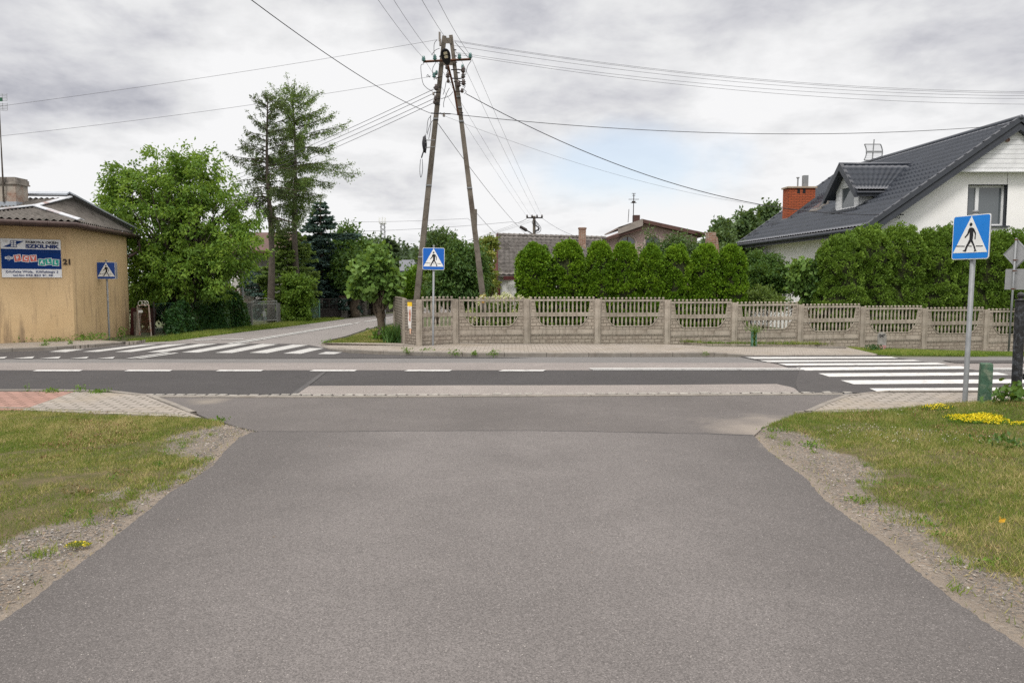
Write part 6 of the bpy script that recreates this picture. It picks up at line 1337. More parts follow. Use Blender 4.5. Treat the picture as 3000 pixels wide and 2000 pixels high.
# --- larches: whorled limbs with hanging twigs
def larch(base, H, wl, wr_, label, seed, leaf, zlow, tw=1.0, nl_=1.0, spread=.03, group='larches behind the picket fence', nb=3, gap=.24):
    """wl / wr_: (heights 0..1, reach in metres) towards the left and the right"""
    rg = np.random.default_rng(seed); base = Vector(base); t = empty('larch_tree', base, label, 'tree', group)
    q = MB(); tp = [(base.x + .06 * math.sin(i * .7 + seed), base.y, base.z + H * i / 12) for i in range(13)]; q.tube(tp, [.17 * (1 - i / 12.5) + .012 for i in range(13)], 8); q.build('trunk', M_['barkgrey'], t, True)
    q = MB(); PP = []; DD = []; RR = []; z = zlow
    while z < H - .1:
        f = (z - zlow) / (H - zlow)
        for k_ in range(nb if f < .85 else 4):
            az = rg.uniform(0, 2 * math.pi); l_, r_ = np.interp(f, *wl), np.interp(f, *wr_); Lb = (l_ + (r_ - l_) * (.5 + .5 * math.cos(az))) * rg.uniform(.6, 1.1)
            zb = z + rg.uniform(-.1, .1); o = np.array([base.x + .06 * math.sin((zb / H * 12) * .7 + seed), base.y, base.z + zb]); d = np.array([math.cos(az), math.sin(az), 0]); m_ = 8
            rise = rg.uniform(.0, .25) + .75 * f ** 2
            path = np.array([o + d * Lb * s + np.array([0, 0, Lb * (rise * s - .38 * s * s * (1 - f ** 2) + .35 * max(0, s - .65) ** 1.2)]) for s in (j / m_ for j in range(m_ + 1))])
            q.tube(list(path), [.028 * (1 - s / (m_ + .5)) * (.35 + .65 * (1 - f)) + .005 for s in range(m_ + 1)], 4)
            nt_ = max(4, int(Lb * 15 * tw))
            for _ in range(nt_):
                s = rg.uniform(.08, 1) * m_; j = min(int(s), m_ - 1); st = path[j] * (1 - s + j) + path[j + 1] * (s - j); tl = rg.uniform(.18, .62) * (.35 + .65 * (1 - f)) * (.7 if s > m_ * .85 else 1)
                up = f ** 2 * 1.4 + (.9 if s > m_ * .9 else 0); dn = np.array([rg.normal() * .25 + d[0] * .25 * (1 + 2 * f), rg.normal() * .25 + d[1] * .25 * (1 + 2 * f), -1 + up]); dn /= np.linalg.norm(dn)
                nl = max(3, int(tl * 30 * nl_)); tt = rg.random(nl)[:, None]; PP.append(st + dn * tl * tt + rg.normal(size=(nl, 3)) * spread); DD.append(dn * .8 + rg.normal(size=(nl, 3)) * .6); RR.append(np.clip(rg.random() * .6 + rg.random(nl) * .4, 0, 1))
                if rg.random() < .5: q.tube([st, st + dn * tl], [.007, .004], 3, cap=False)
        z += rg.uniform(.8, 1.2) * gap * (1.15 - .55 * f)
    q.build('branches', M_['twig'], t)
    PP = np.concatenate(PP); DD = np.concatenate(DD); RR = np.concatenate(RR); leaves('needles', PP, DD, .085 * (.6 + .8 * rg.random(len(PP))), .038, lm[leaf], t, RR, 'quad', rg=rg)
    return t
bL1 = P(797, 930, 34); bL1.z = 0; w1 = ([0, .2, .45, .65, .8, .93, 1], [1.2, 1.75, 1.95, 1.35, 1.1, .45, .1])
larch(bL1, P(772, 268, 34).z - .15, w1, w1, 'thin darker larch with sparse drooping twigs, left one of the tall pair', 5, 'larchdark', 4.3, tw=1.25, nl_=1.15, spread=.025)
bL2 = P(872, 930, 36); bL2.z = 0
larch(bL2, P(871, 240, 36).z - .35, ([0, .1, .28, .5, .67, .83, .94, 1], [.5, 1.1, 1.5, 1.5, 1.4, 1.35, .6, .15]), ([0, .1, .28, .5, .67, .83, .94, 1], [.4, .9, 2.4, 3.0, 2.15, 1.7, .7, .15]), 'tall fresh green larch, right one of the tall pair', 8, 'larch', 4.7, tw=1.55, nl_=1.35, spread=.055, nb=4)
# --- conifers
def conifer(name, base, H, Wmax, label, seed, leaf, zlow=.3, L=.16, dens=1.0, pw=.85, group=None, extra=None):
    rg = np.random.default_rng(seed); base = Vector(base); t = empty(name, base, label, 'tree', group)
    q = MB(); q.tube([base - Vector((0, 0, .1)), base + Vector((0, 0, H))], [.03 * H, .01], 7); q.build('trunk', M_['bark'], t, True)
    q = MB(); PP = []; DD = []; RR = []; z = zlow
    while z < H - .1:
        f = (z - zlow) / (H - zlow); R_ = Wmax * (1 - f) ** pw * (.85 if f < .06 else 1) + .06
        for k_ in range(6 if f < .8 else 4):
            az = rg.uniform(0, 2 * math.pi); Lb = R_ * rg.uniform(.7, 1.15)
            if extra and extra[0] < z < extra[1] and math.cos(az) > .6: Lb *= extra[2]
            o = np.array([base.x, base.y, base.z + z]); d = np.array([math.cos(az), math.sin(az), 0]); col = rg.random()
            tip = o + d * Lb + np.array([0, 0, -.22 * Lb + .3 * f * Lb]); q.tube([o, (o + tip) / 2 + np.array([0, 0, -.06 * Lb]), tip], [.02, .015, .006], 3, cap=False)
            nl = int(Lb * 90 * dens) + 6; s = rg.random(nl)[:, None] ** .6; side = np.cross(d, [0, 0, 1])
            w = (1 - s) * .32 * Lb + .06; pos = o + (tip - o) * s + side * rg.uniform(-1, 1, (nl, 1)) * w + np.array([0, 0, 1]) * (-.12 * Lb * s * (1 - s) - abs(rg.normal(size=(nl, 1))) * .05)
            PP.append(pos); DD.append(d * .9 + side * rg.normal(size=(nl, 1)) * .6 + np.array([0, 0, -.15]) + rg.normal(size=(nl, 3)) * .25); RR.append(np.clip(.5 * col + .35 * rg.random(nl) + .3 * s[:, 0], 0, 1))
        z += .17
    q.build('branches', M_['twig'], t)
    PP = np.concatenate(PP); DD = np.concatenate(DD); leaves('needles', PP, DD, L, L * .45, lm[leaf], t, np.concatenate(RR), 'quad', rg=rg); return t
b_ = P(945, 930, 40); b_.z = 0; conifer('spruce_tree', b_, P(945, 585, 40).z, 2.1, 'blue grey spruce standing right of the tall larches', 12, 'spruce', .4, .19, 1.3, .75, extra=(3.8, 4.6, 2.1))
b_ = P(902, 930, 39); b_.z = 0; conifer('spruce_tree', b_, 3.9, 1.1, 'lower dark spruce between the green larch trunk and the blue spruce', 13, 'spruce', .4, .17, 1.2, .6)
b_ = P(850, 930, 36.6); b_.z = 0; conifer('juniper', b_, 4.4, 1.5, 'wide green juniper round the trunk of the green larch', 14, 'larch', .5, .16, 1.5, .35)
b_ = P(765, 925, 37.6); b_.z = 0; conifer('juniper', b_, 2.7, 1.3, 'low dark juniper behind the picket fence under the sparse larch', 15, 'spruce', .3, .15, 1.2, .5)
b_ = P(789, 925, 37.2); b_.z = 0; conifer('thuja_shrub', b_, 1.75, .38, 'small bright cone thuja behind the metal garden gate', 16, 'thuja', .1, .12, 2.0, .7)
b_ = P(1000, 930, 43); b_.z = 0
broadleaf('garden_tree', b_, 2.2, [ell(1015, 740, 43, 60, 75, 60, 1), ell(1010, 820, 42, 75, 70, 60, 1.2), ell(1060, 790, 43, 45, 60, 50, .6), ell(960, 830, 42, 50, 50, 50, .6)], 'dense dark green tree right of the blue spruce above the stone pillars', leaf='dark', nclump=230, per=90, crad=.5, L=.20, Wf=.55, seed=21, fill=.3)
b_ = P(1013, 930, 47); b_.z = 0; conifer('spruce_tree', b_, P(1035, 672, 47).z - .3, 1.5, 'narrow dark spruce tip above the dense garden tree', 22, 'dark', 1, .18, 1.1, .6)
b_ = P(1140, 850, 72); b_.z = 0; conifer('spruce_tree', b_, P(1138, 692, 72).z, 2.0, 'distant bluish spruce behind the round street tree', 23, 'far', 1, .3, .8, .6)
# distant trees over the side street, each one its own
far_list = [(1075, 755, 85, 55, 55), (1110, 745, 92, 45, 50), (1160, 760, 88, 50, 40), (1200, 775, 95, 40, 36), (1232, 770, 80, 34, 34), (1005, 770, 90, 40, 50), (930, 760, 80, 60, 60)]
for i, (px, py, Y, rx, rz) in enumerate(far_list):
    b_ = P(px, 850, Y); b_.z = 0
    broadleaf('distant_tree', b_, max(1.5, P(px, py, Y).z - 1), [ell(px, py, Y, rx, rz, rx, 1), ell(px + rx * .3, py + rz * .7, Y, rx * .8, rz * .6, rx, .8)], ['roundish hazy tree left of the telecom mast base', 'hazy tree right below the telecom mast', 'hazy tree behind the round street tree crown', 'low hazy tree near the end of the side street', 'hazy low tree just left of the A shaped pole', 'hazy tree between spruce and telecom mast', 'wide hazy tree behind the blue spruce'][i],
        leaf='far', nclump=90, per=45, crad=.9, L=.42, Wf=.6, seed=40 + i, fill=.2, trunk_r=.2, branches=10, group='distant trees beyond the side street')
# --- lime street tree on the corner with big leaves
sb = P(1121, 984, 23.75); bt = P(1108, 893, 23.75)
broadleaf('street_tree', sb, bt.z - sb.z + .25, [ell(1100, 795, 23.75, 60, 62, 60, 1.5), ell(1062, 838, 23.7, 36, 28, 38, .5), ell(1142, 828, 23.7, 34, 40, 38, .6), ell(1095, 742, 23.8, 44, 22, 44, .3), ell(1152, 858, 23.6, 20, 22, 22, .18)], 'small round topped street tree with large pale leaves at the corner', leaf='lime', nclump=135, per=26, crad=.17, L=.14, Wf=1.0, droop=.65, trunk_r=.115, seed=31, shape='hex', fill=.45, lean=(bt.x - sb.x, 0), branches=26)
# --- climber column by the metal gate
b_ = P(868, 942, 34.6); b_.z = 0
broadleaf('climbing_vine', b_, 1.9, [ell(870, 840, 34.6, 36, 36, 36, 1), ell(872, 880, 34.6, 38, 40, 38, 1), ell(868, 920, 34.6, 42, 26, 40, 1), ell(880, 830, 34.6, 30, 28, 30, .5)], 'column of pale green climbing hydrangea between gate and picket fence', 'shrub', 'hydr_leaf', 170, 55, .18, .12, .6, .25, .05, 33, 'quad', .7, branches=10, crownname='foliage')
# --- ivy hedge over the chain-link fence
ivp = [(452, 979, 26.0), (705, 955, 31.0)]
iA, iB = P(452, 940, 26.0), P(705, 925, 31.0); iA.z = iB.z = 0
CL = empty('chain_link_fence', iA, 'green chain link fence showing left of the ivy', 'fence')
q = MB(); n_ = 46; dI = iB - iA
for i in range(18):
    for sgn in (-1, 1):
        a_ = iA + dI * (i / n_); b_ = iA + dI * ((i + 8 * sgn) / n_)
        if -1 <= i + 8 * sgn <= 26: q.tube([a_ + Vector((0, 0, .05)), b_ + Vector((0, 0, 1.02))], .004, 3, cap=False)
q.tube([iA + Vector((0, 0, 1.03)), iB + Vector((0, 0, 1.1))], .006, 4); q.build('mesh', mat('green_wire', (0.04, 0.10, 0.07), .6), CL)
q = MB()
for k_ in (.0, .33, .66, 1.0): q.tube([iA + dI * k_ - Vector((0, 0, .1)), iA + dI * k_ + Vector((0, 0, 1.1))], .025, 6)
buildsep(q, 'post', M_['darkiron'], CL)
rg = np.random.default_rng(50); n_ = 17000; u = rg.random(n_) ** .9 * .93 + .07; zz_ = rg.random(n_)
hgt = (.95 + .25 * np.sin(u * 9 + 1) + .25 * u + .12 * np.sin(u * 31)); thick = (.12 + .26 * np.abs(np.sin(u * 7 + .5)) + .10 * np.sin(u * 23)) * (1.15 - zz_ * .55)
th0 = np.clip(u * 6, .1, 1); pos = np.array(iA)[None] + np.array(dI)[None] * u[:, None]; nrmI = unit(np.array([[-dI.y, dI.x, 0]])) * -1
if nrmI[0, 1] > 0: nrmI = -nrmI
pos = pos + nrmI * (rg.random((n_, 1)) ** .5 * (thick * th0)[:, None] * 1.4) ; pos[:, 2] = zz_ * hgt * (0.35 + .65 * np.clip(u * 5, 0, 1)) + .05 * sines(pos, 3, 4)
IV = empty('ivy', iA + dI * .5, 'dense dark ivy smothering the chain link fence under the walnut', 'climber')
leaves('foliage', pos, nrmI * .5 + rg.normal(size=(n_, 3)) * .5 + np.array([0, 0, -.6]), .13 * (.6 + .7 * rg.random(n_)), .085, lm['ivy'], IV, np.clip(.5 + .35 * sines(pos, 3, 2) * .5 + rg.normal(size=n_) * .2, 0, 1), 'quad', rg=rg)
q = MB()
for i in range(40):
    k_ = rg.random() * .9 + .08; a_ = iA + dI * k_; q.tube([a_, a_ + Vector((rg.normal() * .2, -.05, .5)), a_ + Vector((rg.normal() * .4, -.1, .9))], [.015, .01, .005], 4)
q.build('stems', M_['twig'], IV)
# --- thuja trees
def thuja_mesh(R_, H, seed, nc=460, amp=.10, leafk='thuja', flat=.84, pyr=.0, per=48, cr=.085, loose=0.0):
    rg = np.random.default_rng(seed)
    def prof(h_): return np.where(h_ < flat, 1 - .04 * h_ - pyr * h_, (1 - .04 * h_ - pyr * h_) * np.sqrt(np.clip(1 - ((h_ - flat) / (1.0 - flat)) ** 2, 0, 1))) * np.clip(.84 + h_, 0, 1)
    def bump(p): return sines(p * np.array([1, 1, .8]), 3.4, seed) * .6 + sines(p, 7.5, seed + 1) * .4
    th = rg.uniform(0, 2 * math.pi, nc); h_ = rg.random(nc); cap = rg.random(nc) < .16; h_[cap] = flat + (1 - flat) * rg.random(cap.sum()) ** .6
    rr = prof(h_) * np.where(cap, np.sqrt(rg.random(nc)) * .9 + .1, 1.0); dirs = np.stack([np.cos(th), np.sin(th), 0 * th], -1); C = dirs * (rr * R_)[:, None]; C[:, 2] = np.where(cap, (flat + (1 - flat) * np.sqrt(np.clip(1 - (rr / np.maximum(prof(np.full(nc, flat)), .1)) ** 2, 0, 1))), h_) * H
    bb = bump(C); C[:, :2] *= (1 + amp * bb + rg.normal(size=nc) * .05)[:, None]; C[:, 2] += np.where(h_ > .85, bb * .05, 0) + rg.normal(size=nc) * .02 + np.where((h_ > .9) & (rg.random(nc) < .3), rg.random(nc) * (.10 + loose), 0)
    idx = np.repeat(np.arange(nc), per); n_ = len(idx); s = unit(rg.normal(size=(n_, 3)) + dirs[idx] * .9 + np.array([0, 0, .35])); rc = cr * rg.uniform(.7, 1.45, nc)[idx]; p = C[idx] + s * (rc * rg.uniform(.35, 1.0, n_))[:, None] * np.array([1, 1, 1.1])
    D_ = unit(s * .8 + np.array([0, 0, .45]) + rg.normal(size=(n_, 3)) * .4); rnd = np.clip(.22 + .3 * rg.random(nc)[idx] + .3 * rg.random(n_) + .10 * bb[idx], 0, 1)  # colour follows the bulges too: hollows painted darker, like shaded gaps
    L_ = .062 * (.6 + .8 * rg.random(n_)); sd = unit(np.cross(D_, rg.normal(size=(n_, 3)))); W_ = .018 + .010 * rg.random(n_)
    V = np.stack([p - sd * W_[:, None] * .3, p + D_ * L_[:, None] * .8 - sd * W_[:, None], p + D_ * L_[:, None], p + D_ * L_[:, None] * .7 + sd * W_[:, None]], 1)
    me = npmesh('foliage', V, 4, rnd); me.materials.append(lm[leafk])
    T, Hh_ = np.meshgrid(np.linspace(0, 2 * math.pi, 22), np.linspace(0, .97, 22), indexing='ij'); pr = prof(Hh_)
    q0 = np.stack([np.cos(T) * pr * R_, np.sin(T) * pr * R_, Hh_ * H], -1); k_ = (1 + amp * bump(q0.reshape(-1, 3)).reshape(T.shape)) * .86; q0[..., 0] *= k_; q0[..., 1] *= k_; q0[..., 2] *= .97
    core = gridmesh('dark_core', q0); core.materials.append(mCore); return me, core
mCore = mat('thuja_inner', (0.022, 0.035, 0.010), 0.95, 0.5, 14, c2=(0.045, 0.05, 0.018), bump=0.8, bscale=30)  # closed dark body added inside the sprays so gaps read dark
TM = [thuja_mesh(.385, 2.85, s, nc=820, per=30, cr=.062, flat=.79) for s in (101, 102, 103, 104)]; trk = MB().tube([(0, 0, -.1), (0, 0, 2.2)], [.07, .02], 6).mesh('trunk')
trow = [(1566, 706, 23.1, 1.22, 'widest thuja at the left end of the clipped row, against the old cottage roof', 0), (1665, 700, 23.2, 1.12, 'second thuja from the left in the clipped row, tall with a double top', 1), (1755, 702, 23.2, .98, 'third thuja from the left in the clipped row, right of the brick chimney', 2), (1830, 704, 23.3, .93, 'fourth thuja from the left in the clipped row, under the left arched window', 3),
        (1907, 710, 23.4, .92, 'fifth thuja from the left in the clipped row', 0), (1982, 712, 23.4, .92, 'sixth thuja from the left in the clipped row, slim and round topped', 1), (2064, 710, 23.5, 1.0, 'second last thuja on the right of the clipped row', 2), (2143, 712, 23.6, .96, 'last thuja at the right end of the clipped row', 3)]
def put_thuja(px, pytop, Y, sx_, label, v_, group, meshes, H0, zrot):
    c = P(px, 900, Y); c.z = gz(c.x, c.y); hz = (P(px, pytop, Y).z - c.z) / H0
    t = empty('thuja_tree', c, label, 'tree', group)
    for nm, me_, mt in (('foliage', meshes[v_][0], None), ('dark_core', meshes[v_][1], None), ('trunk', trk, M_['bark'])):
        o = bpy.data.objects.new(nm, me_); SC.collection.objects.link(o)
        if mt and not me_.materials: me_.materials.append(mt)
        o.parent = t; o.scale = (sx_, sx_, hz if nm != 'trunk' else 1); o.rotation_euler = (0, 0, zrot)
for i, (px, py, Y, s_, lb, v_) in enumerate(trow): put_thuja(px, py + 3, Y, s_, lb, v_, 'clipped thujas in a row behind the concrete fence', TM, 3.02, i * 1.7)
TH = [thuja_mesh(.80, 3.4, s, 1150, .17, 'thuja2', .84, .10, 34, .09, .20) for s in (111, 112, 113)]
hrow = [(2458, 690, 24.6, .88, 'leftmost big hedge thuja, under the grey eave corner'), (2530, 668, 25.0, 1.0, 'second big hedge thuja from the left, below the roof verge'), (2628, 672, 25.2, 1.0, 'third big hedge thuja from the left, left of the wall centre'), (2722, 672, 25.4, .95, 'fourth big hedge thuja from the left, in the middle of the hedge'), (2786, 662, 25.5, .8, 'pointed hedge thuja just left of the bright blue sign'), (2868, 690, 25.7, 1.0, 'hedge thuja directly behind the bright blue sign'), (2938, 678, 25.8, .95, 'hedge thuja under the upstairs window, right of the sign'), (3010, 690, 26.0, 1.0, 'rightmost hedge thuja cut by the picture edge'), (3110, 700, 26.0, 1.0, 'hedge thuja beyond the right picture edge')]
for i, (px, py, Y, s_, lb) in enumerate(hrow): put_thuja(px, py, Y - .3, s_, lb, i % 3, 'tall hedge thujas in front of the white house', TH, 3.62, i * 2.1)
# --- garden plants behind the concrete fence
def shrub(name, px, pybase, Y, lobes, label, leaf, nclump, per, crad, L, Wf, droop, seed, shape='quad', fill=.3, r=.03, br=14, cat='shrub', h_=.8, bark='bark'):
    b_ = P(px, pybase, Y); b_.z = gz(b_.x, b_.y) - .02
    return broadleaf(name, b_, h_, [ell(*l) for l in lobes], label, cat, leaf, nclump, per, crad, L, Wf, droop, r, seed, shape, fill, bark, branches=br, trunkname='stems', crownname='foliage')
shrub('cherry_tree', 1340, 970, 23.9, [(1345, 800, 23.9, 72, 72, 60, 1.5), (1310, 850, 23.8, 60, 40, 50, 1), (1385, 830, 23.9, 45, 55, 45, .9), (1375, 750, 24, 42, 38, 40, .6), (1335, 735, 24, 16, 24, 15, .08)], 'dark cherry bush with long leaves behind the central blue sign', 'cherry', 300, 55, .24, .15, .36, .75, 60, r=.05, cat='tree', h_=1.2)
shrub('thuja_shrub', 1208, 960, 25.5, [(1208, 830, 25.5, 26, 55, 26, 1), (1206, 880, 25.5, 30, 30, 26, .8)], 'dark cone thuja between the left pole leg and the round street tree', 'thuja', 90, 80, .14, .08, .5, -.3, 61, fill=.5)
shrub('garden_bush', 1275, 960, 26.5, [(1262, 810, 27, 30, 60, 30, 1), (1290, 770, 28, 40, 40, 30, .7), (1240, 850, 26, 30, 40, 30, .8)], 'light green bush between the left pole leg and cherry bush', 'quince', 110, 60, .22, .12, .5, .2, 62)
b_ = P(1280, 900, 33); b_.z = 0; broadleaf('garden_tree', b_, 2.6, [ell(1285, 722, 33, 45, 40, 40, 1), ell(1270, 765, 33, 50, 45, 40, 1)], 'broad light crown with candle tips above the central sign', leaf='poplar', nclump=90, per=60, crad=.35, L=.16, Wf=.4, droop=-.4, seed=63, fill=.3)
b_ = P(1435, 900, 38); b_.z = 0; broadleaf('linden_tree', b_, 2.6, [ell(1418, 745, 38, 30, 46, 36, 1), ell(1425, 820, 38, 28, 56, 36, 1), ell(1436, 712, 38, 14, 20, 16, .2), ell(1400, 790, 38.5, 28, 50, 30, .5)], 'yellow green flowering linden just left of the old cottage', leaf='yellow', nclump=170, per=50, crad=.22, L=.15, Wf=.55, droop=.4, seed=64, fill=.3)
shrub('yellow_bush', 1390, 940, 25.2, [(1395, 865, 25.2, 22, 24, 20, 1), (1370, 890, 25.1, 24, 20, 20, 1)], 'small yellow leaved bush at the foot of the slim pole', 'yellow', 60, 50, .14, .09, .5, .2, 65)
b_ = P(1464, 905, 22.75); b_.z = 0.02; hy = empty('hydrangea', b_, 'hydrangea bush with creamy yellow flower heads behind the second fence bay', 'shrub'); rg = np.random.default_rng(66)
c_ = np.array(b_) ; n_ = 5000; pp_ = c_ + sphere_pts(n_, rg) * np.array([1.05, .35, .55]) + np.array([0, 0, .62]); pp_[:, 2] = np.maximum(pp_[:, 2], .05)
leaves('foliage', pp_, rg.normal(size=(n_, 3)) + np.array([0, -.4, .2]), .10, .06, lm['hydr_leaf'], hy, rg=rg)
fl = []; 
for i in range(46):
    c1_ = c_ + np.array([rg.uniform(-.98, .98), rg.uniform(-.4, -.05), 0]); c1_[2] = .35 + .95 * rg.random() if rg.random() < .45 else 1.12 + .18 * rg.random() + .12 * math.cos((c1_[0] - c_[0]) * 2)
    fl.append(c1_ + sphere_pts(70, rg, .3) * .085)
fl = np.concatenate(fl); leaves('flower_heads', fl, rg.normal(size=fl.shape), .035, .035, lm['hydr'], hy, rg=rg)
shrub('garden_tree', 1955, 900, 34, [(1975, 740, 34, 60, 36, 50, 1), (1905, 745, 34, 26, 40, 30, .3), (2030, 755, 34, 34, 30, 35, .5), (1902, 695, 34, 16, 22, 16, .1), (1975, 708, 34, 40, 18, 35, .3)], 'feathery pale green tree in front of the pink house', 'poplar', 150, 36, .3, .15, .35, .2, 70, cat='tree', h_=2.2, r=.08)
for i, (px, pt, w_) in enumerate(((2118, 655, 34), (2185, 622, 44), (2252, 598, 38))):
    b_ = P(px, 850, 62 + i); b_.z = 0; k_ = (760 - pt) / 3
    broadleaf('poplar_tree', b_, P(px, 700, 62).z, [ell(px, pt + k_ * .5, 62 + i, w_ * .45, k_ * .5, w_ * .4, .5), ell(px, pt + k_ * 1.3, 62 + i, w_ * .75, k_ * .7, w_ * .7, 1), ell(px, pt + k_ * 2.3, 62 + i, w_, k_ * .8, w_, 1.2), ell(px - 8, 800, 62 + i, w_ * 1.1, 70, w_, .9)], ['smaller left poplar of three beyond the grey roof', 'middle poplar of three beyond the grey roof', 'tallest right poplar of three, touching the grey roof slope'][i], leaf='poplar', nclump=200, per=50, crad=.55, L=.30, Wf=.65, droop=.1, seed=72 + i, fill=.25, trunk_r=.2, group='poplars beyond the grey roof')
shrub('garden_tree', 2110, 900, 40, [(2110, 720, 40, 40, 35, 35, 1), (2060, 745, 40, 40, 30, 35, .8), (2160, 770, 38, 50, 60, 40, 1), (2220, 790, 36, 50, 55, 40, .8)], 'mid green leafy tree behind the ruined chimney stump', 'poplar', 170, 60, .4, .18, .5, .2, 76, cat='tree', h_=2.4, r=.09)
shrub('garden_bush', 2250, 940, 26.0, [(2235, 810, 26, 55, 45, 45, 1), (2280, 830, 26, 42, 50, 40, .8), (2215, 770, 26.5, 22, 26, 22, .2), (2260, 770, 26.2, 30, 22, 26, .25)], 'dense dark round bush before the white house left of the vine', 'dark', 210, 70, .2, .085, .55, -.1, 77)
shrub('quince_bush', 2230, 960, 24.4, [(2225, 870, 24.4, 48, 34, 30, 1), (2195, 885, 24.4, 24, 26, 20, .5), (2275, 890, 24.4, 36, 22, 25, .6)], 'low quince bush with pale yellow fruit right of the clipped row', 'quince', 110, 45, .16, .085, .5, .1, 78)
shrub('grape_vine', 2380, 960, 24.9, [(2350, 815, 24.9, 40, 42, 25, 1), (2385, 860, 24.9, 35, 40, 25, 1), (2340, 780, 24.9, 28, 18, 18, .3)], 'pale leaved grape vine climbing before the white house wall', 'lime', 90, 26, .2, .13, .9, .5, 79, 'hex')
shrub('garden_tree', 2425, 960, 24.6, [(2420, 800, 24.7, 30, 50, 25, 1), (2405, 850, 24.6, 36, 45, 25, 1), (2400, 762, 24.6, 14, 14, 12, .12)], 'slim dark leaved sapling between vine and hedge', 'dark', 110, 36, .18, .14, .45, .6, 80, cat='tree')
shrub('burgundy_bush', 2350, 985, 24.1, [(2340, 925, 24.1, 36, 30, 12, 1), (2420, 925, 24.1, 25, 25, 12, .6)], 'burgundy leaved bush with thin stems behind the fence', 'burg', 60, 30, .16, .07, .5, .1, 81)
# iris clump at the corner
b_ = G(1163, 1002, .05); rg = np.random.default_rng(82); n_ = 420; t = empty('iris_clump', b_, 'clump of sword leaved iris between the round street tree and the return wall', 'plant')
pp_ = np.array(b_) + rg.normal(size=(n_, 3)) * np.array([.14, .14, 0]); az = rg.uniform(0, 6.28, n_); sp = rg.uniform(.1, .75, n_); D_ = np.stack([np.cos(az) * sp, np.sin(az) * sp, np.ones(n_)], -1)
leaves('leaf_blades', pp_, D_, .62 * (.6 + .5 * rg.random(n_)), .035, lm['iris'], t, shape='blade', rg=rg)
# long grass and leaves round the foot of the street tree
rg = np.random.default_rng(83); n_ = 500; b_ = sb; t = empty('weed_clump', b_, 'leafy weeds and suckers round the foot of the street tree', 'plant')
pp_ = np.array(b_) + rg.normal(size=(n_, 3)) * np.array([.16, .14, 0]); pp_[:, 2] = .05 + rg.random(n_) ** 2 * .32; leaves('foliage', pp_, rg.normal(size=(n_, 3)) + np.array([0, 0, .5]), .09, .06, lm['weed'], t, rg=rg)

# ================================================================== FENCES AND GATES ALONG THE SIDE STREET
# rusty garden gate and odd posts beside the ochre house
def pst(px0, y0, px1, y1, Y, w, m, nm, label):
    a_, b_ = P(px0, y1, Y), P(px1, y0, Y); q = MB(); beam(q, a_ - Vector((0, 0, .1)), b_, w, w, w, w); return tag(q.build(nm, m), label, 'post')
pst(388, 902, 391, 979, 26.2, .06, mMar, 'maroon_post', 'maroon painted post right beside the ochre house corner')
pst(404, 901, 408, 980, 25.9, .055, M_['concrete'], 'cream_post', 'cream concrete post just left of the rusty garden gate')
pst(445, 903, 450, 979, 26.1, .06, mat('dark_maroon', (0.03, 0.012, 0.01), .8), 'brown_post', 'dark brown post between rusty gate and chain link fence')
q = MB(); a_ = P(393, 980, 26.1); b_ = P(402, 914, 26.1); q.box(a_.x, b_.x + .06, 26.1, 26.2, -.1, b_.z); tag(q.build('concrete_slab', mat('dark_slab', (0.16, 0.14, 0.12), .95, .3, 4, bump=.5)), 'weathered dark concrete slab between maroon and cream posts', 'slab')
t = empty('garden_gate', P(430, 983, 25.4), 'rusty white iron garden gate with scrolls standing ajar', 'gate'); gA, gB = P(410, 984, 25.5), P(443, 983, 25.2); gA.z = gB.z = .0; H_ = .98; gd = gB - gA
q = MB()
q.tube([gA, gA + Vector((-.05, 0, H_))], .024, 5); q.tube([gB, gB + Vector((-.05, 0, H_ + .05))], .024, 5); q.tube([gA + Vector((-.05, 0, H_)), gB + Vector((-.05, 0, H_ + .05))], .022, 5)
q.build('gate_frame', mat('rusty_white_paint', (0.36, 0.31, 0.27), .7, .1, 5, stain=(0.30, 0.10, 0.05), stscale=6.0), t)
q = MB()
for i in range(1, 9): q.tube([gA + gd * (i / 9) + Vector((0, .01, .12)), gA + gd * (i / 9) + Vector((-.045, .01, H_ - .06))], .009, 4)
for z_ in (.12, .45, .9): q.tube([gA + Vector((0, .01, z_)), gB + Vector((0, .01, z_))], .009, 4)
q.build('gate_bars', M_['rust'], t)
q = MB()
for k_, s_ in ((.32, 1), (.55, -1), (.85, 1)):
    c_ = gA + gd * k_ + Vector((-.05, 0, H_ + .10)); q.tube([c_ + Vector((s_ * r2 * math.cos(a2), 0, r2 * math.sin(a2))) for a2, r2 in ((j * .5 - 1.5, .03 + .0065 * j) for j in range(13))], .010, 4)
q.build('scrollwork', mat('scroll_white', (0.5, 0.48, 0.44), .6, .2, 9), t)
q = MB(); c_ = P(413, 912, 25.3); q.box(c_.x - .06, c_.x + .06, c_.y - .06, c_.y, c_.z - .04, c_.z + .04); q.build('letter_box', M_['signwhite'], t)
# grey metal garden gate with arched top
gA, gB = P(738, 948, 32.4), P(812, 945, 33.6); gA.z = gB.z = 0.02; gd = gB - gA; nI = 26
t = empty('garden_gate', gA, 'grey double garden gate of thin bars with arched top scrolls', 'gate')
mGy = mat('dull_grey_paint', (0.22, 0.23, 0.22), .6, .15, 8)
q = MB()
for k_ in (0, .48, 1.0): q.tube([gA + gd * k_, gA + gd * k_ + Vector((0, 0, .95))], .022, 5)
for z_ in (.10, .80, .92): q.tube([gA + Vector((0, 0, z_)), gB + Vector((0, 0, z_))], .014, 4)
for c0_, c1_ in ((.02, .46), (.5, .98)): q.tube([gA + gd * (c0_ + (c1_ - c0_) * j / 10) + Vector((0, 0, .92 + .14 * math.sin(math.pi * .5 * (j / 10 if c0_ < .1 else 1 - j / 10)))) for j in range(11)], .012, 4)
q.build('gate_frame', mGy, t)
q = MB()
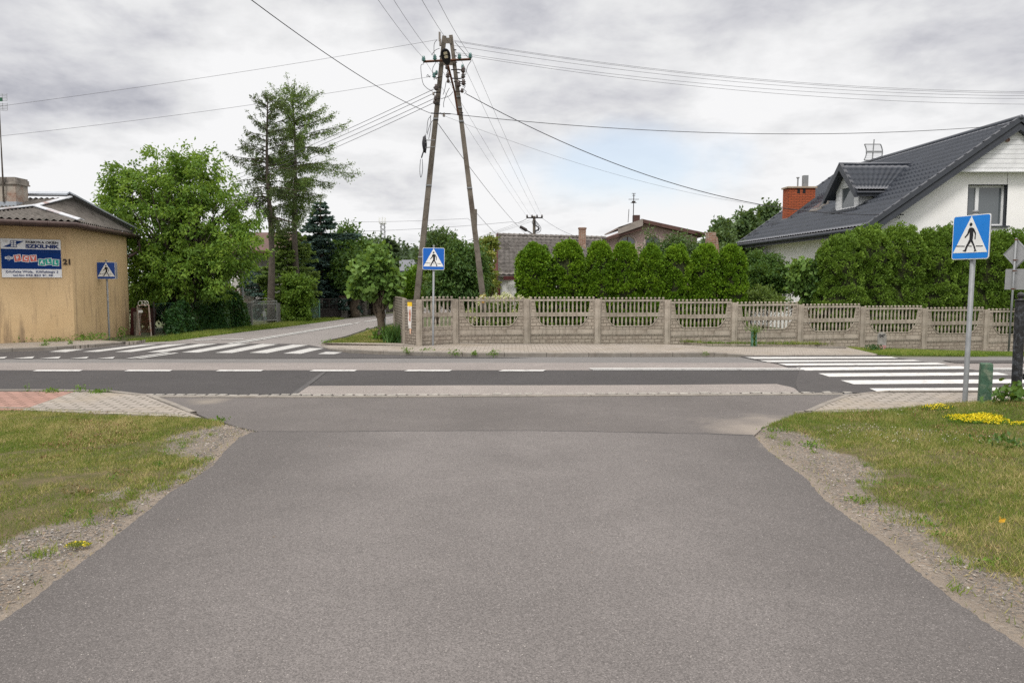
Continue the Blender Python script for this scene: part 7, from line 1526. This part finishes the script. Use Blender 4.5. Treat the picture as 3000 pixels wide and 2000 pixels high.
for i in range(1, nI): q.tube([gA + gd * (i / nI) + Vector((0, 0, .06)), gA + gd * (i / nI) + Vector((0, 0, .93))], .007, 4)
q.build('gate_bars', mGy, t)
q = MB(); c_ = gA + gd * .5; q.box(c_.x - .07, c_.x + .07, c_.y - .06, c_.y - .04, .28, .52); q.build('letter_box', mat('pale_box', (0.35, 0.37, 0.36), .6), t)
for k_, lb in ((-.05, 'dark grey concrete gatepost left of the grey garden gate'), (1.06, 'grey concrete gatepost right of the grey garden gate')):
    c_ = gA + gd * k_; q = MB(); q.box(c_.x - .07, c_.x + .07, c_.y - .07, c_.y + .07, -.1, .90 if k_ < 0 else .85); tag(q.build('gatepost', mat('grey_post', (0.13, 0.13, 0.125), .9, .2)), lb, 'post')
# wire mesh between ivy and gate
mA0, mB0 = P(705, 953, 31.0), P(734, 948, 32.2); t = empty('wire_mesh_fence', mA0, 'short wire mesh fence between ivy and grey garden gate', 'fence'); q = MB(); md = mB0 - mA0
for i in range(12):
    q.tube([Vector((mA0.x, mA0.y, 0)) + Vector((md.x, md.y, 0)) * i / 11, Vector((mA0.x, mA0.y, .85)) + Vector((md.x, md.y, 0)) * i / 11], .005, 3); q.tube([(mA0.x, mA0.y, .07 * i), (mB0.x, mB0.y, .07 * i)], .005, 3)
q.build('mesh', mGy, t)
# picket fence of concrete pales
pA, pB = P(690, 925, 37.5), P(1003, 925, 39.2)
t = empty('picket_fence', pA, 'pale concrete picket fence behind the grey garden gate and climber', 'fence')
q = MB(); qp = MB(); d_ = pB - pA; N_ = 60; dn = Vector((d_.x, d_.y, 0))
pz = lambda k_: 0.02
for i in range(N_):
    if i / N_ > .80: break
    c_ = pA + d_ * (i / N_); z0 = .25; z1 = .98; q.box(c_.x - .028, c_.x + .028, c_.y - .02, c_.y + .02, z0, z1 - .04); q.hexa([(c_.x - .028, c_.y - .02, z1 - .04), (c_.x + .028, c_.y - .02, z1 - .04), (c_.x + .028, c_.y + .02, z1 - .04), (c_.x - .028, c_.y + .02, z1 - .04), (c_.x - .006, c_.y - .02, z1), (c_.x + .006, c_.y - .02, z1), (c_.x + .006, c_.y + .02, z1), (c_.x - .006, c_.y + .02, z1)])
e_ = pA + d_ * .8
for z_ in (.42, .85): q.hexa([(pA.x, pA.y + .02, z_), (e_.x, e_.y + .02, z_), (e_.x, e_.y + .05, z_), (pA.x, pA.y + .05, z_), (pA.x, pA.y + .02, z_ + .06), (e_.x, e_.y + .02, z_ + .06), (e_.x, e_.y + .05, z_ + .06), (pA.x, pA.y + .05, z_ + .06)])
mPk = mat('pale_pickets', (0.26, 0.235, 0.20), .9, .2, 5)
q.build('pales', mPk, t)
for k_ in (.16, .36, .52, .655, .79):
    q = MB(); c_ = pA + d_ * k_; q.box(c_.x - .10, c_.x + .10, c_.y - .1, c_.y + .1, -.1, 1.02); q.box(c_.x - .12, c_.x + .12, c_.y - .12, c_.y + .12, 1.02, 1.07); q.build('post', mPk, t)
q = MB(); q.hexa([(pA.x, pA.y, -.1), (e_.x, e_.y, -.1), (e_.x, e_.y + .08, -.1), (pA.x, pA.y + .08, -.1), (pA.x, pA.y, .25), (e_.x, e_.y, .25), (e_.x, e_.y + .08, .25), (pA.x, pA.y + .08, .25)]); q.build('plinth', mPk, t)
# green mesh fence panel near climber
t = empty('green_mesh_fence', P(905, 935, 36.5), 'pale green mesh fence panel right of the climbing hydrangea column', 'fence'); q = MB(); a_, b_ = P(902, 935, 36.3), P(933, 933, 37)
for i in range(16):
    x = a_.x + (b_.x - a_.x) * i / 15; y = a_.y + (b_.y - a_.y) * i / 15; q.tube([(x, y, 0), (x, y, .85)], .006, 3)
for i in range(14): q.tube([(a_.x, a_.y, .06 * i + .03), (b_.x, b_.y, .06 * i + .03)], .006, 3)
q.build('mesh', mat('green_mesh', (0.20, 0.30, 0.25), .6), t); q = MB(); q.tube([(b_.x + .05, b_.y, -.1), (b_.x + .05, b_.y, .95)], .035, 6); q.build('post', mat('green_post', (0.12, 0.25, 0.20), .6), t)
# dark double gate
gA, gB = P(937, 930, 37.4), P(1003, 927, 38.8); gA.z = gB.z = 0; gd = gB - gA; t = empty('driveway_gate', gA, 'dark brown metal driveway gate beside stone pillars', 'gate')
q = MB()
for k_ in (0, .42, .76, 1.0): q.tube([gA + gd * k_, gA + gd * k_ + Vector((0, 0, .95))], .025, 5)
for z_ in (.08, .42, .93): q.tube([gA + Vector((0, 0, z_)), gB + Vector((0, 0, z_))], .022, 4)
q.build('gate_frame', M_['darkiron'], t)
q = MB()
for i in range(34): q.tube([gA + gd * (i / 34) + Vector((0, 0, .08)), gA + gd * (i / 34) + Vector((0, 0, .9))], .007, 3)
q.build('gate_bars', M_['darkiron'], t)
q = MB(); q.hexa([gA + Vector((0, .02, .05)), gB + Vector((0, .02, .05)), gB + Vector((0, .04, .05)), gA + Vector((0, .04, .05)), gA + Vector((0, .02, .42)), gB + Vector((0, .02, .42)), gB + Vector((0, .04, .42)), gA + Vector((0, .04, .42))]); q.build('lower_panel', M_['darkiron'], t)
q = MB(); c_ = gA + gd * .9; q.box(c_.x - .06, c_.x + .06, c_.y - .06, c_.y - .03, .65, .85); q.build('notice', M_['signwhite'], t)
# stone pillar fence
mStn = brickmat('split_stone', (0.27, 0.25, 0.225), (0.10, 0.09, 0.08), .22, .11, .015, 'xz', .3, 1.0, rock=1.0)
t = empty('stone_pillar_fence', P(1040, 927, 40), 'split stone pillars with dark railings along the far side street', 'fence')
pl = [(1008, 928, 38.9), (1064, 919, 41.5), (1091, 916, 43.2), (1134, 911, 46), (1175, 907, 49), (1230, 903, 52)]
for px, py, Y in pl:
    c_ = P(px, py, Y); q = MB(); q.box(c_.x - .16, c_.x + .16, Y - .16, Y + .16, -.1, 1.0); q.build('pillar', mStn, t); q = MB(); q.box(c_.x - .2, c_.x + .2, Y - .2, Y + .2, 1.0, 1.08); q.build('pillar_cap', mBrn, t)
for (a__, b__) in zip(pl[:-1], pl[1:]):
    a_, b_ = P(*a__), P(*b__); a_.z = b_.z = 0; q = MB(); q.hexa([a_ + Vector((0, -.08, -.1)), b_ + Vector((0, -.08, -.1)), b_ + Vector((0, .08, -.1)), a_ + Vector((0, .08, -.1)), a_ + Vector((0, -.08, .28)), b_ + Vector((0, -.08, .28)), b_ + Vector((0, .08, .28)), a_ + Vector((0, .08, .28))]); q.build('low_wall', mStn, t)
    q = MB()
    for i in range(1, 16): k_ = i / 16; q.tube([a_.lerp(b_, k_) + Vector((0, 0, .28)), a_.lerp(b_, k_) + Vector((0, 0, .9))], .014, 4)
    for z_ in (.38, .88): q.tube([a_ + Vector((0, 0, z_)), b_ + Vector((0, 0, z_))], .02, 4)
    q.build('railing', M_['darkiron'], t)
# lime trees pollarded along the side street: trunks with the crown hidden higher up
for px, py, Y, lb in ((1039, 926, 39.2, 'stout roadside tree trunk between the first stone pillars'), (1100, 917, 42.5, 'second roadside tree whose trunk shows left of the street tree')):
    b_ = P(px, py, Y); b_.z = 0
    broadleaf('roadside_tree', b_, 1.7, [ell(px + 5, 815, Y, 62, 42, 60, 1), ell(px - 5, 770, Y + .5, 50, 36, 50, .8)], lb, leaf='dark', nclump=150, per=70, crad=.4, L=.17, Wf=.6, seed=int(px), fill=.3, trunk_r=.22, group='roadside trees by the stone pillars')
# little concrete fence behind the garden
t = empty('garden_fence', P(1385, 890, 30), 'low concrete baluster fence seen behind the hydrangea and pole foot', 'fence'); q = MB(); a_, b_ = P(1385, 900, 30), P(1560, 900, 31)
for i in range(30): x = a_.x + (b_.x - a_.x) * i / 29; y = a_.y + (b_.y - a_.y) * i / 29; q.lathe((x, y, .2), [(.03, 0), (.04, .3), (.022, .5), (.035, .85), (.02, .88), (.04, .92), (.04, .96), (.02, 1.0)], 6)
for z_ in (.2, .65, 1.0): q.box(a_.x, b_.x, a_.y - .02, b_.y + .02, z_, z_ + .06) if False else q.hexa([(a_.x, a_.y - .02, z_), (b_.x, b_.y - .02, z_), (b_.x, b_.y + .02, z_), (a_.x, a_.y + .02, z_), (a_.x, a_.y - .02, z_ + .06), (b_.x, b_.y - .02, z_ + .06), (b_.x, b_.y + .02, z_ + .06), (a_.x, a_.y + .02, z_ + .06)])
q.box(P(1437, 900, 30.2).x - .09, P(1437, 900, 30.2).x + .09, 30.15, 30.3, -.1, 1.1)
q.build('balustrade', mFence, t)
# ================================================================== GRASS, WEEDS, STONES
def scatter(n_, x0, x1, y0, y1, poly, line, seed, near=None):
    rg = np.random.default_rng(seed); x = rg.uniform(x0, x1, n_); y = rg.uniform(y0, y1, n_)
    ok = inside(x, y, poly) & (np.abs(x) < .72 * y + .8); x, y = x[ok], y[ok]; g, d = grassiness(x, y, line, near); return x, y, g, d, rg
def blades(name, x, y, z, rg, h0, label, mkey, w=.006, patch=None, lean=.55, tuft=None):
    n_ = len(x); p = np.stack([x, y, z], -1); pn = sines(p * np.array([1, 1, 0]), 1.3, 200) * .5 + sines(p * np.array([1, 1, 0]), 4.0, 201) * .35 + sines(p * np.array([1, 1, 0]), 11.0, 202) * .3 + sines(p * np.array([1, 1, 0]), 27.0, 203) * .25
    D_ = rg.normal(size=(n_, 3)) * np.array([lean, lean, .1]); D_[:, 2] = 1 - .35 * np.clip(pn, 0, 1); H_ = h0 * (.45 + .9 * rg.random(n_)) * (1 + .3 * np.clip(pn, -1, 1.5))
    rnd = np.clip(.50 + .42 * pn + .30 * rg.normal(size=n_), 0, 1)
    o = leaves(name, p, D_, H_, w, lm[mkey], None, rnd, 'blade', rg=rg); return tag(o, label, None, None, 'stuff')
x, y, g, d, rg = scatter(560000, -9, 0, 3.2, 11.4, vergeL, lineL, 301, 11)
pt = np.stack([x, y, 0 * x], -1); hole = np.clip(1.15 - .75 * np.clip(sines(pt, 2.2, 91) + .5 * sines(pt, 7, 92) - .25, 0, 2), .42, 1); keep = rg.random(len(x)) < np.clip(g * 1.1 - .04, .02, 1) * hole; x, y, g = x[keep], y[keep], g[keep]
blades('grass', x, y, np.full(len(x), -.012) + .02 * g, rg, .038, 'short dry patchy grass on the left verge', 'grass')
x, y, g, d, rg = scatter(520000, 0, 9.5, 3.2, 11.4, vergeR, lineR, 302, 21)
pt = np.stack([x, y, 0 * x], -1); hole = np.clip(1.2 - .7 * np.clip(sines(pt, 2.0, 93) + .5 * sines(pt, 7, 94) - .4, 0, 2), .42, 1); keep = rg.random(len(x)) < np.clip(g * 1.1 - .04, .02, 1) * hole; x, y, g = x[keep], y[keep], g[keep]
blades('grass', x, y, -.012 + .02 * g + mound(x, y), rg, .048, 'short green and straw grass on the right verge', 'grass')
# taller tufts along the edges
def tufts(name, cs, hh, nn_, rr_, label, mkey, seed, lean=.6, w=.007):
    rg = np.random.default_rng(seed); cs = np.array(cs); k_ = len(cs); idx = np.repeat(np.arange(k_), nn_); p = cs[idx].copy(); p[:, :2] += rg.normal(size=(len(idx), 2)) * rr_
    D_ = rg.normal(size=(len(idx), 3)) * lean; D_[:, 2] = 1; s_ = rg.uniform(.5, 1.2, k_)[idx]
    o = leaves(name, p, D_, hh * s_ * rg.uniform(.5, 1.1, len(idx)), w, lm[mkey], None, np.clip(rg.normal(size=len(idx)) * .2 + rg.random(k_)[idx] * .5 + .25, 0, 1), 'blade', rg=rg); return tag(o, label, None, None, 'stuff')
rg = np.random.default_rng(310); cs = []
for poly_, line_, sd, (xa, xb) in ((vergeL, lineL, 11, (-9, 0)), (vergeR, lineR, 21, (0, 9.5))):
    x = rg.uniform(xa, xb, 2600); y = rg.uniform(3.4, 11, 2600); ok = inside(x, y, poly_); x, y = x[ok], y[ok]; g, d = grassiness(x, y, line_, sd)
    for i in range(len(x)):
        if d[i] > .10 and rg.random() < (.10 if g[i] < .2 else .5 if g[i] < .9 else .16): cs.append((x[i], y[i], (mound(x[i], y[i]) if sd == 21 else 0) - .01))
tufts('grass_tufts', cs, .075, 26, .03, 'loose grass tufts scattered over both near verges', 'grassg', 311)
# far verges: along the left of the side street, in front of fences, beside the street tree
def strip_pts(px, n_, width, dz, rg, away=1):
    P0 = [G(x, y, 0) for x, y in px]; out_ = []
    seg = [(a_, b_, (b_ - a_).length) for a_, b_ in zip(P0[:-1], P0[1:])]; tot = sum(s[2] for s in seg)
    for a_, b_, L_ in seg:
        m_ = int(n_ * L_ / tot); t_ = rg.random(m_); w_ = rg.random(m_) * width; nx, ny = -(b_.y - a_.y) / L_ * away, (b_.x - a_.x) / L_ * away
        xx = a_.x + (b_.x - a_.x) * t_ + nx * w_; yy = a_.y + (b_.y - a_.y) * t_ + ny * w_; out_.append(np.stack([xx, yy, np.array([gz(u, v_) for u, v_ in zip(xx, yy)]) + dz], -1))
    return np.concatenate(out_)
rg = np.random.default_rng(320)
for nm, px, n_, wd, aw, hh, mk, lb in (('left_verge_grass', [(384, 1000), (412, 1002), (513, 997), (615, 983), (680, 975), (828, 957), (1010, 933)], 42000, 1.35, 1, .11, 'grassg', 'fresh grass verge left of the side street below ivy and gate'),
    ('fence_grass', [(1250, 1012), (1346, 1004), (1500, 1006), (1976, 1007), (2078, 1013), (2300, 1015), (2470, 1015)], 4200, .16, 1, .11, 'grassg', 'thin line of grass and weeds at the foot of the concrete fence'),
    ('right_verge_grass', [(2470, 1016), (2560, 1035), (2640, 1037), (2800, 1038), (3200, 1038)], 46000, 2.6, 1, .07, 'grassg', 'mown green grass strip between road and concrete fence on the right'),
    ('corner_grass', [(940, 1004), (1060, 1004), (1178, 1005)], 60000, 9.0, 1, .07, 'grass', 'short dry grass patch round the street tree')):
    p = strip_pts(px, n_, wd, .06 if 'fence' in nm else -.034, rg, aw)
    if nm == 'corner_grass': ok = inside(p[:, 0], p[:, 1], [G(*q_) for q_ in ((946, 1004), (966, 999), (1020, 987), (1080, 967), (1145, 954), (1160, 965), (1180, 1005))]); p = p[ok]
    blades('grass', p[:, 0], p[:, 1], p[:, 2], rg, hh, lb, mk, w=.012)
# weeds growing from joints (each clump is a plant of its own)
def weed(px, py, dz, h_, r_, label, seed, mk='weed', name='weed_tuft', n_=90, L=.045, Wf=.5, group='weeds growing from the joints', p=None, up=.5):
    rg = np.random.default_rng(seed); c = np.array(G(px, py, dz)) if p is None else np.array(p); pp_ = c + rg.normal(size=(n_, 3)) * np.array([r_, r_, 0]); pp_[:, 2] += rg.random(n_) ** 1.5 * h_
    o = leaves(name, pp_, rg.normal(size=(n_, 3)) + np.array([0, 0, up]), L * rg.uniform(.6, 1.3, n_), L * Wf, lm[mk], None, rg=rg); return tag(o, label, 'weed', group)
W_ = [(290, 1149, .03, .04, .07, 'big weed tuft on the edge of the grey paving by the road', .035, 160), (152, 1148, .03, .05, .07, 'low weed on the kerb beside the red paving', .04, 80), (80, 1144, .03, .14, .02, 'single tall thin weed on the kerb of the red paving', .04, 20), (232, 1148, .03, .10, .05, 'upright weed at the end of the red paving', .04, 50),
      (1190, 1032, .09, .10, .06, 'weed in the first kerb joint below the corner of the fence', .05, 60), (1252, 1031, .06, .10, .09, 'weed in the kerb left of the central sign pole', .05, 70), (1332, 1038, .06, .12, .07, 'weed in the kerb joint right of the central sign pole', .05, 70), (1390, 1038, .06, .08, .04, 'thin weed in the next kerb joint of the pavement', .05, 50), (1446, 1040, .05, .13, .08, 'tall weed spilling from the kerb before the second fence bay', .05, 80),
      (2066, 1040, .05, .08, .05, 'small weed at the step of the dropped kerb', .04, 40), (1298, 1000, .1, .22, .05, 'upright weed against the first fence bay', .06, 60), (1352, 998, .1, .14, .04, 'little weed at the foot of the second fence post', .06, 40), (958, 1005, .03, .1, .08, 'weed on the pavement tip by the side street', .05, 60), (640, 1236, .0, .06, .05, 'straggling weed where paving meets the driveway', .04, 50),
      (66, 1000, .1, .18, .2, 'leafy weeds at the foot of the ochre wall below the board', .07, 170), (155, 1001, .1, .10, .2, 'low weeds at the ochre wall corner', .06, 130), (260, 995, .1, .18, .3, 'dark leafy weeds along the ochre wall left of the sign', .07, 260), (355, 990, .05, .32, .07, 'tall light weed beside the ochre wall end', .07, 90), (130, 1012, .1, .16, .05, 'weed sprouting in the far left pavement', .05, 60), (207, 1008, .1, .10, .03, 'tiny weed near the far left kerb', .05, 40),
      (2215, 960, .0, .04, .10, 'x', .05, 10)]
for i, (px, py, dz, h_, r_, lb, L_, n_) in enumerate(W_[:-1]): weed(px, py, dz, h_, r_, lb, 400 + i, L=L_, n_=n_)
pg = G(2209, 1012, 0.02); rg = np.random.default_rng(440)
t = empty('climbing_plant', pg, 'leafy plant spilling over the top of the green plant guard', 'plant'); n_ = 230
pp_ = np.array(pg) + rg.normal(size=(n_, 3)) * np.array([.11, .05, .06]) + np.array([0, -.06, .46]); leaves('foliage', pp_, rg.normal(size=(n_, 3)) + np.array([0, -.3, 0]), .04, .022, lm['weed'], t, rg=rg)
n_ = 260; pp_ = np.array(pg) + np.stack([rg.uniform(-.03, .03, n_), rg.uniform(-.03, .02, n_), rg.random(n_) * .42], -1); leaves('climbing_leaves', pp_, rg.normal(size=(n_, 3)) + np.array([0, -.8, 0]), .045, .03, lm['weed'], t, rg=rg)
weed(2572, 1020, .0, .12, .10, 'dark weed clump at the left foot of the milestone', 450, 'ivy', L=.07, n_=160, p=tuple(G(2562, 1024, .02)))
# leafy plant and soil mound by the gate
pc_ = P(2950, 1150, 10.3); pc_.z = .12; rg = np.random.default_rng(460); t = empty('potato_weed', pc_, 'broad leaved plant on the earth mound below the black gate post', 'plant'); n_ = 95
pp_ = np.array(pc_) + rg.normal(size=(n_, 3)) * np.array([.16, .10, .08]) + np.array([.05, 0, .12]); leaves('foliage', pp_, rg.normal(size=(n_, 3)) * .8 + np.array([0, -.3, .35]), .095, .06, lm['dark'], t, rnd=np.clip(rg.random(n_) * .5 + .5, 0, 1), shape='hex', rg=rg)
q = MB()
for i in range(14): q.tube([(pc_.x + rg.normal() * .05, pc_.y + rg.normal() * .04, .05), (pc_.x + rg.normal() * .18, pc_.y + rg.normal() * .1, .34)], [.006, .003], 4)
q.build('stems', lm['weed'], t)
def patch(px, py, rx, ry, n_, label, mk, L, h_, seed, name, green=None):
    rg = np.random.default_rng(seed); c = G(px, py, 0); a_ = rg.uniform(0, 6.28, n_); r_ = np.sqrt(rg.random(n_)) * (1 + .18 * np.sin(a_ * 3 + seed) + .12 * np.sin(a_ * 7))
    x = c.x + rx * r_ * np.cos(a_); y = c.y + ry * r_ * np.sin(a_); nz_ = sines(np.stack([x, y, 0 * x], -1), 12, seed); ok = nz_ > -.9; x, y = x[ok], y[ok]; k_ = len(x)
    t = empty(name, c, label, 'flowers'); z = (mound(x, y) if c.x > 0 else 0) + h_ * (.6 + .4 * rg.random(k_)) * (1 - .4 * r_[ok])
    leaves('flower_heads', np.stack([x, y, z], -1), rg.normal(size=(k_, 3)) * .7 + np.array([0, 0, .7]), L, L * .7, lm[mk], t, rg=rg)
    x2 = c.x + rx * 1.05 * r_ * np.cos(a_ + .3); y2 = c.y + ry * 1.05 * r_ * np.sin(a_ + .3); z2 = (mound(x2, y2) if c.x > 0 else 0) + h_ * .5 * rg.random(n_)
    leaves('foliage', np.stack([x2, y2, z2], -1), rg.normal(size=(n_, 3)) * .5 + np.array([0, 0, .9]), L * 1.6, L * .6, lm[green or 'weed'], t, rg=rg)
patch(2872, 1243, .30, .22, 1900, 'large patch of bright yellow flowers in the right verge', 'sedum', .020, .075, 470, 'yellow_flowers')
patch(2812, 1236, .17, .12, 420, 'small yellow flower clump left of the large yellow patch', 'sedum', .018, .06, 471, 'yellow_flowers')
patch(2750, 1216, .20, .16, 300, 'green bush with sparse yellow flowers before the big sign pole', 'sedum', .016, .11, 472, 'yellow_flowers', 'dark')
patch(2985, 1254, .14, .05, 200, 'narrow yellow flower strip at the right picture edge', 'sedum', .018, .05, 473, 'yellow_flowers')
patch(230, 1597, .075, .045, 260, 'small cushion of yellow stonecrop in the left gravel', 'sedum', .011, .018, 474, 'yellow_stonecrop', 'yellow')
weed(0, 0, 0, .10, .12, 'dark leafy thistle rosette in the right lawn', 480, 'dark', L=.07, n_=70, p=tuple(G(2935, 1305, .02)))
for i, (px, py) in enumerate(((2262, 1262), (2300, 1258), (2385, 1310), (2370, 1302))): weed(px, py, 0, .03, .05, ['low weed rosette on the dark earth beside the apron corner', 'second weed rosette on the dark earth by the right paving', 'flat green weed in the right gravel, farther one', 'flat green weed in the right gravel beside another'][i], 490 + i, L=.035, n_=40, up=.1)
for i, (px, py) in enumerate(((2510, 1464), (2590, 1421), (2720, 1535), (2765, 1572), (2900, 1650))): weed(px, py, 0, .03, .05, ['flat weed rosette in the right gravel near the asphalt bend', 'weed rosette where right gravel turns to lawn', 'weed tuft in the lower right gravel, upper one', 'weed tuft in the lower right gravel, lower one', 'sparse weed in the gravel close to the right edge'][i], 500 + i, L=.028, n_=40, up=.3)
for i, (px, py) in enumerate(((535, 1313), (574, 1356), (487, 1333), (335, 1505), (262, 1520), (206, 1517), (470, 1372), (330, 1410))): weed(px, py, 0, .07, .02, 'small upright green weed in the left gravel', 520 + i, L=.022, n_=35, up=.8, group='small green weeds in the left gravel')
# fallen yellow leaf
c = G(2925, 1528, .045); t = leaves('fallen_leaf', np.array([[c.x, c.y, .05], [c.x + .02, c.y + .01, .055]]), np.array([[1, .2, .25], [.6, .8, .1]]), .065, .035, mat('yellow_leaf', (0.70, 0.40, 0.04), .6, .3, 30), None, shape='hex', rg=np.random.default_rng(5)); tag(t, 'curled yellow fallen leaf lying in the right lawn', 'leaf')
# white clover dots
x, y, g, d, rg = scatter(9000, 2.5, 6.5, 8.2, 11, vergeR, lineR, 303, 21); ok = (g > .5) & (sines(np.stack([x, y, 0 * x], -1), 3.5, 77) > .3) & (x < 5.6) & (rg.random(len(x)) < .16); x, y = x[ok], y[ok]; k_ = len(x)
p = np.stack([x, y, .04 + mound(x, y)], -1); o = leaves('clover_flowers', p, rg.normal(size=(k_, 3)) * .4 + np.array([0, 0, 1]), .012, .012, mat('clover_white', (0.5, 0.47, 0.4), .8, .2), None, rg=rg); tag(o, 'white clover flowers dotting the right lawn', None, None, 'stuff')
# gravel stones
def stones(name, x, y, z, size, m, label, rg):
    n_ = len(x); s = size[:, None]; base = np.array([[1, 0, 0], [0, 1, 0], [-1, 0, 0], [0, -1, 0], [0, 0, .75], [0, 0, -.3]]); V6 = base[None] * (s[:, None] * rg.uniform(.55, 1.3, (n_, 6, 1))) ; a_ = rg.uniform(0, 6.28, n_); ca, sa = np.cos(a_), np.sin(a_)
    X = V6[..., 0] * ca[:, None] - V6[..., 1] * sa[:, None]; Y_ = V6[..., 0] * sa[:, None] + V6[..., 1] * ca[:, None]; V6 = np.stack([X + x[:, None], Y_ + y[:, None], V6[..., 2] * .8 + z[:, None]], -1)
    f = [(0, 1, 4), (1, 2, 4), (2, 3, 4), (3, 0, 4), (1, 0, 5), (2, 1, 5), (3, 2, 5), (0, 3, 5)]; T = np.concatenate([V6[:, list(t_)] for t_ in f], 0); rn = np.tile(rg.random(n_), 8)
    o = link(name, npmesh(name, T, 3, rn), m); return tag(o, label, None, None, 'stuff')
m, h, b, out = new_mat('gravel_stone'); a_ = h.new('ShaderNodeAttribute', attribute_name='rnd').outputs['Fac']
h.put(b.inputs['Base Color'], h.ramp(a_, [(0, (0.08, 0.078, 0.078)), (.35, (0.15, 0.142, 0.132)), (.65, (0.22, 0.195, 0.17)), (.85, (0.21, 0.15, 0.105)), (1, (0.42, 0.405, 0.38))])); b.inputs['Roughness'].default_value = .9
x, y, g, d, rg = scatter(240000, -6, 0, 3.2, 11.4, vergeL, lineL, 331, 11); kp = rg.random(len(x)) < np.clip(1.05 - g * 1.25, 0, 1) * np.clip(d * 3 + .1, 0, 1); x, y = x[kp], y[kp]; sz = .0026 + .011 * rg.random(len(x)) ** 7 + .002 * rg.random(len(x)); stones('gravel', x, y, np.full(len(x), -.006), sz, m, 'loose grey gravel between asphalt and lawn on the left', rg)
x, y, g, d, rg = scatter(170000, 0, 7, 3.2, 11.4, vergeR, lineR, 332, 21); kp = rg.random(len(x)) < np.clip(1.05 - g * 1.25, 0, 1) * np.clip(d * 3 + .1, 0, 1); x, y = x[kp], y[kp]; sz = .0022 + .009 * rg.random(len(x)) ** 8 + .002 * rg.random(len(x)); stones('gravel', x, y, np.full(len(x), -.006), sz, m, 'sandy gravel between asphalt and lawn on the right', rg)
rg = np.random.default_rng(333); n_ = 500; x = rg.uniform(-4, 4, n_); y = rg.uniform(3, 12, n_); ok = inside(x, y, DRV) | inside(x, y, APR); x, y = x[ok][:170], y[ok][:170]; stones('gravel', x, y, np.full(len(x), .006), .003 + .006 * rg.random(len(x)) ** 4, m, 'few loose stones lying on the driveway asphalt', rg)

for (poly_, line_, sd, xa, xb, s0) in ((vergeL, lineL, 11, -9, 0, 341), (vergeR, lineR, 21, 0, 9.5, 342)):
    x, y, g, d, rg = scatter(60000, xa, xb, 3.2, 11.2, poly_, line_, s0, sd); pt = np.stack([x, y, 0 * x], -1); ok = (sines(pt, 2.6, s0) + .5 * sines(pt, 9, s0) > .75) & (g > .25); x, y = x[ok], y[ok]; k_ = len(x)
    o = leaves('ground_cover', np.stack([x, y, .018 + (mound(x, y) if xa == 0 else 0 * x)], -1), rg.normal(size=(k_, 3)) * .8 + np.array([0, 0, .6]), .030, .012, leafmat('reddish_cover', (0.16, 0.07, 0.04), (0.24, 0.15, 0.075), (0.38, 0.33, 0.14), .1), None, rg=rg)
    tag(o, 'reddish sorrel and thatch patches in the ' + ('left' if xa < 0 else 'right') + ' lawn', None, None, 'stuff')
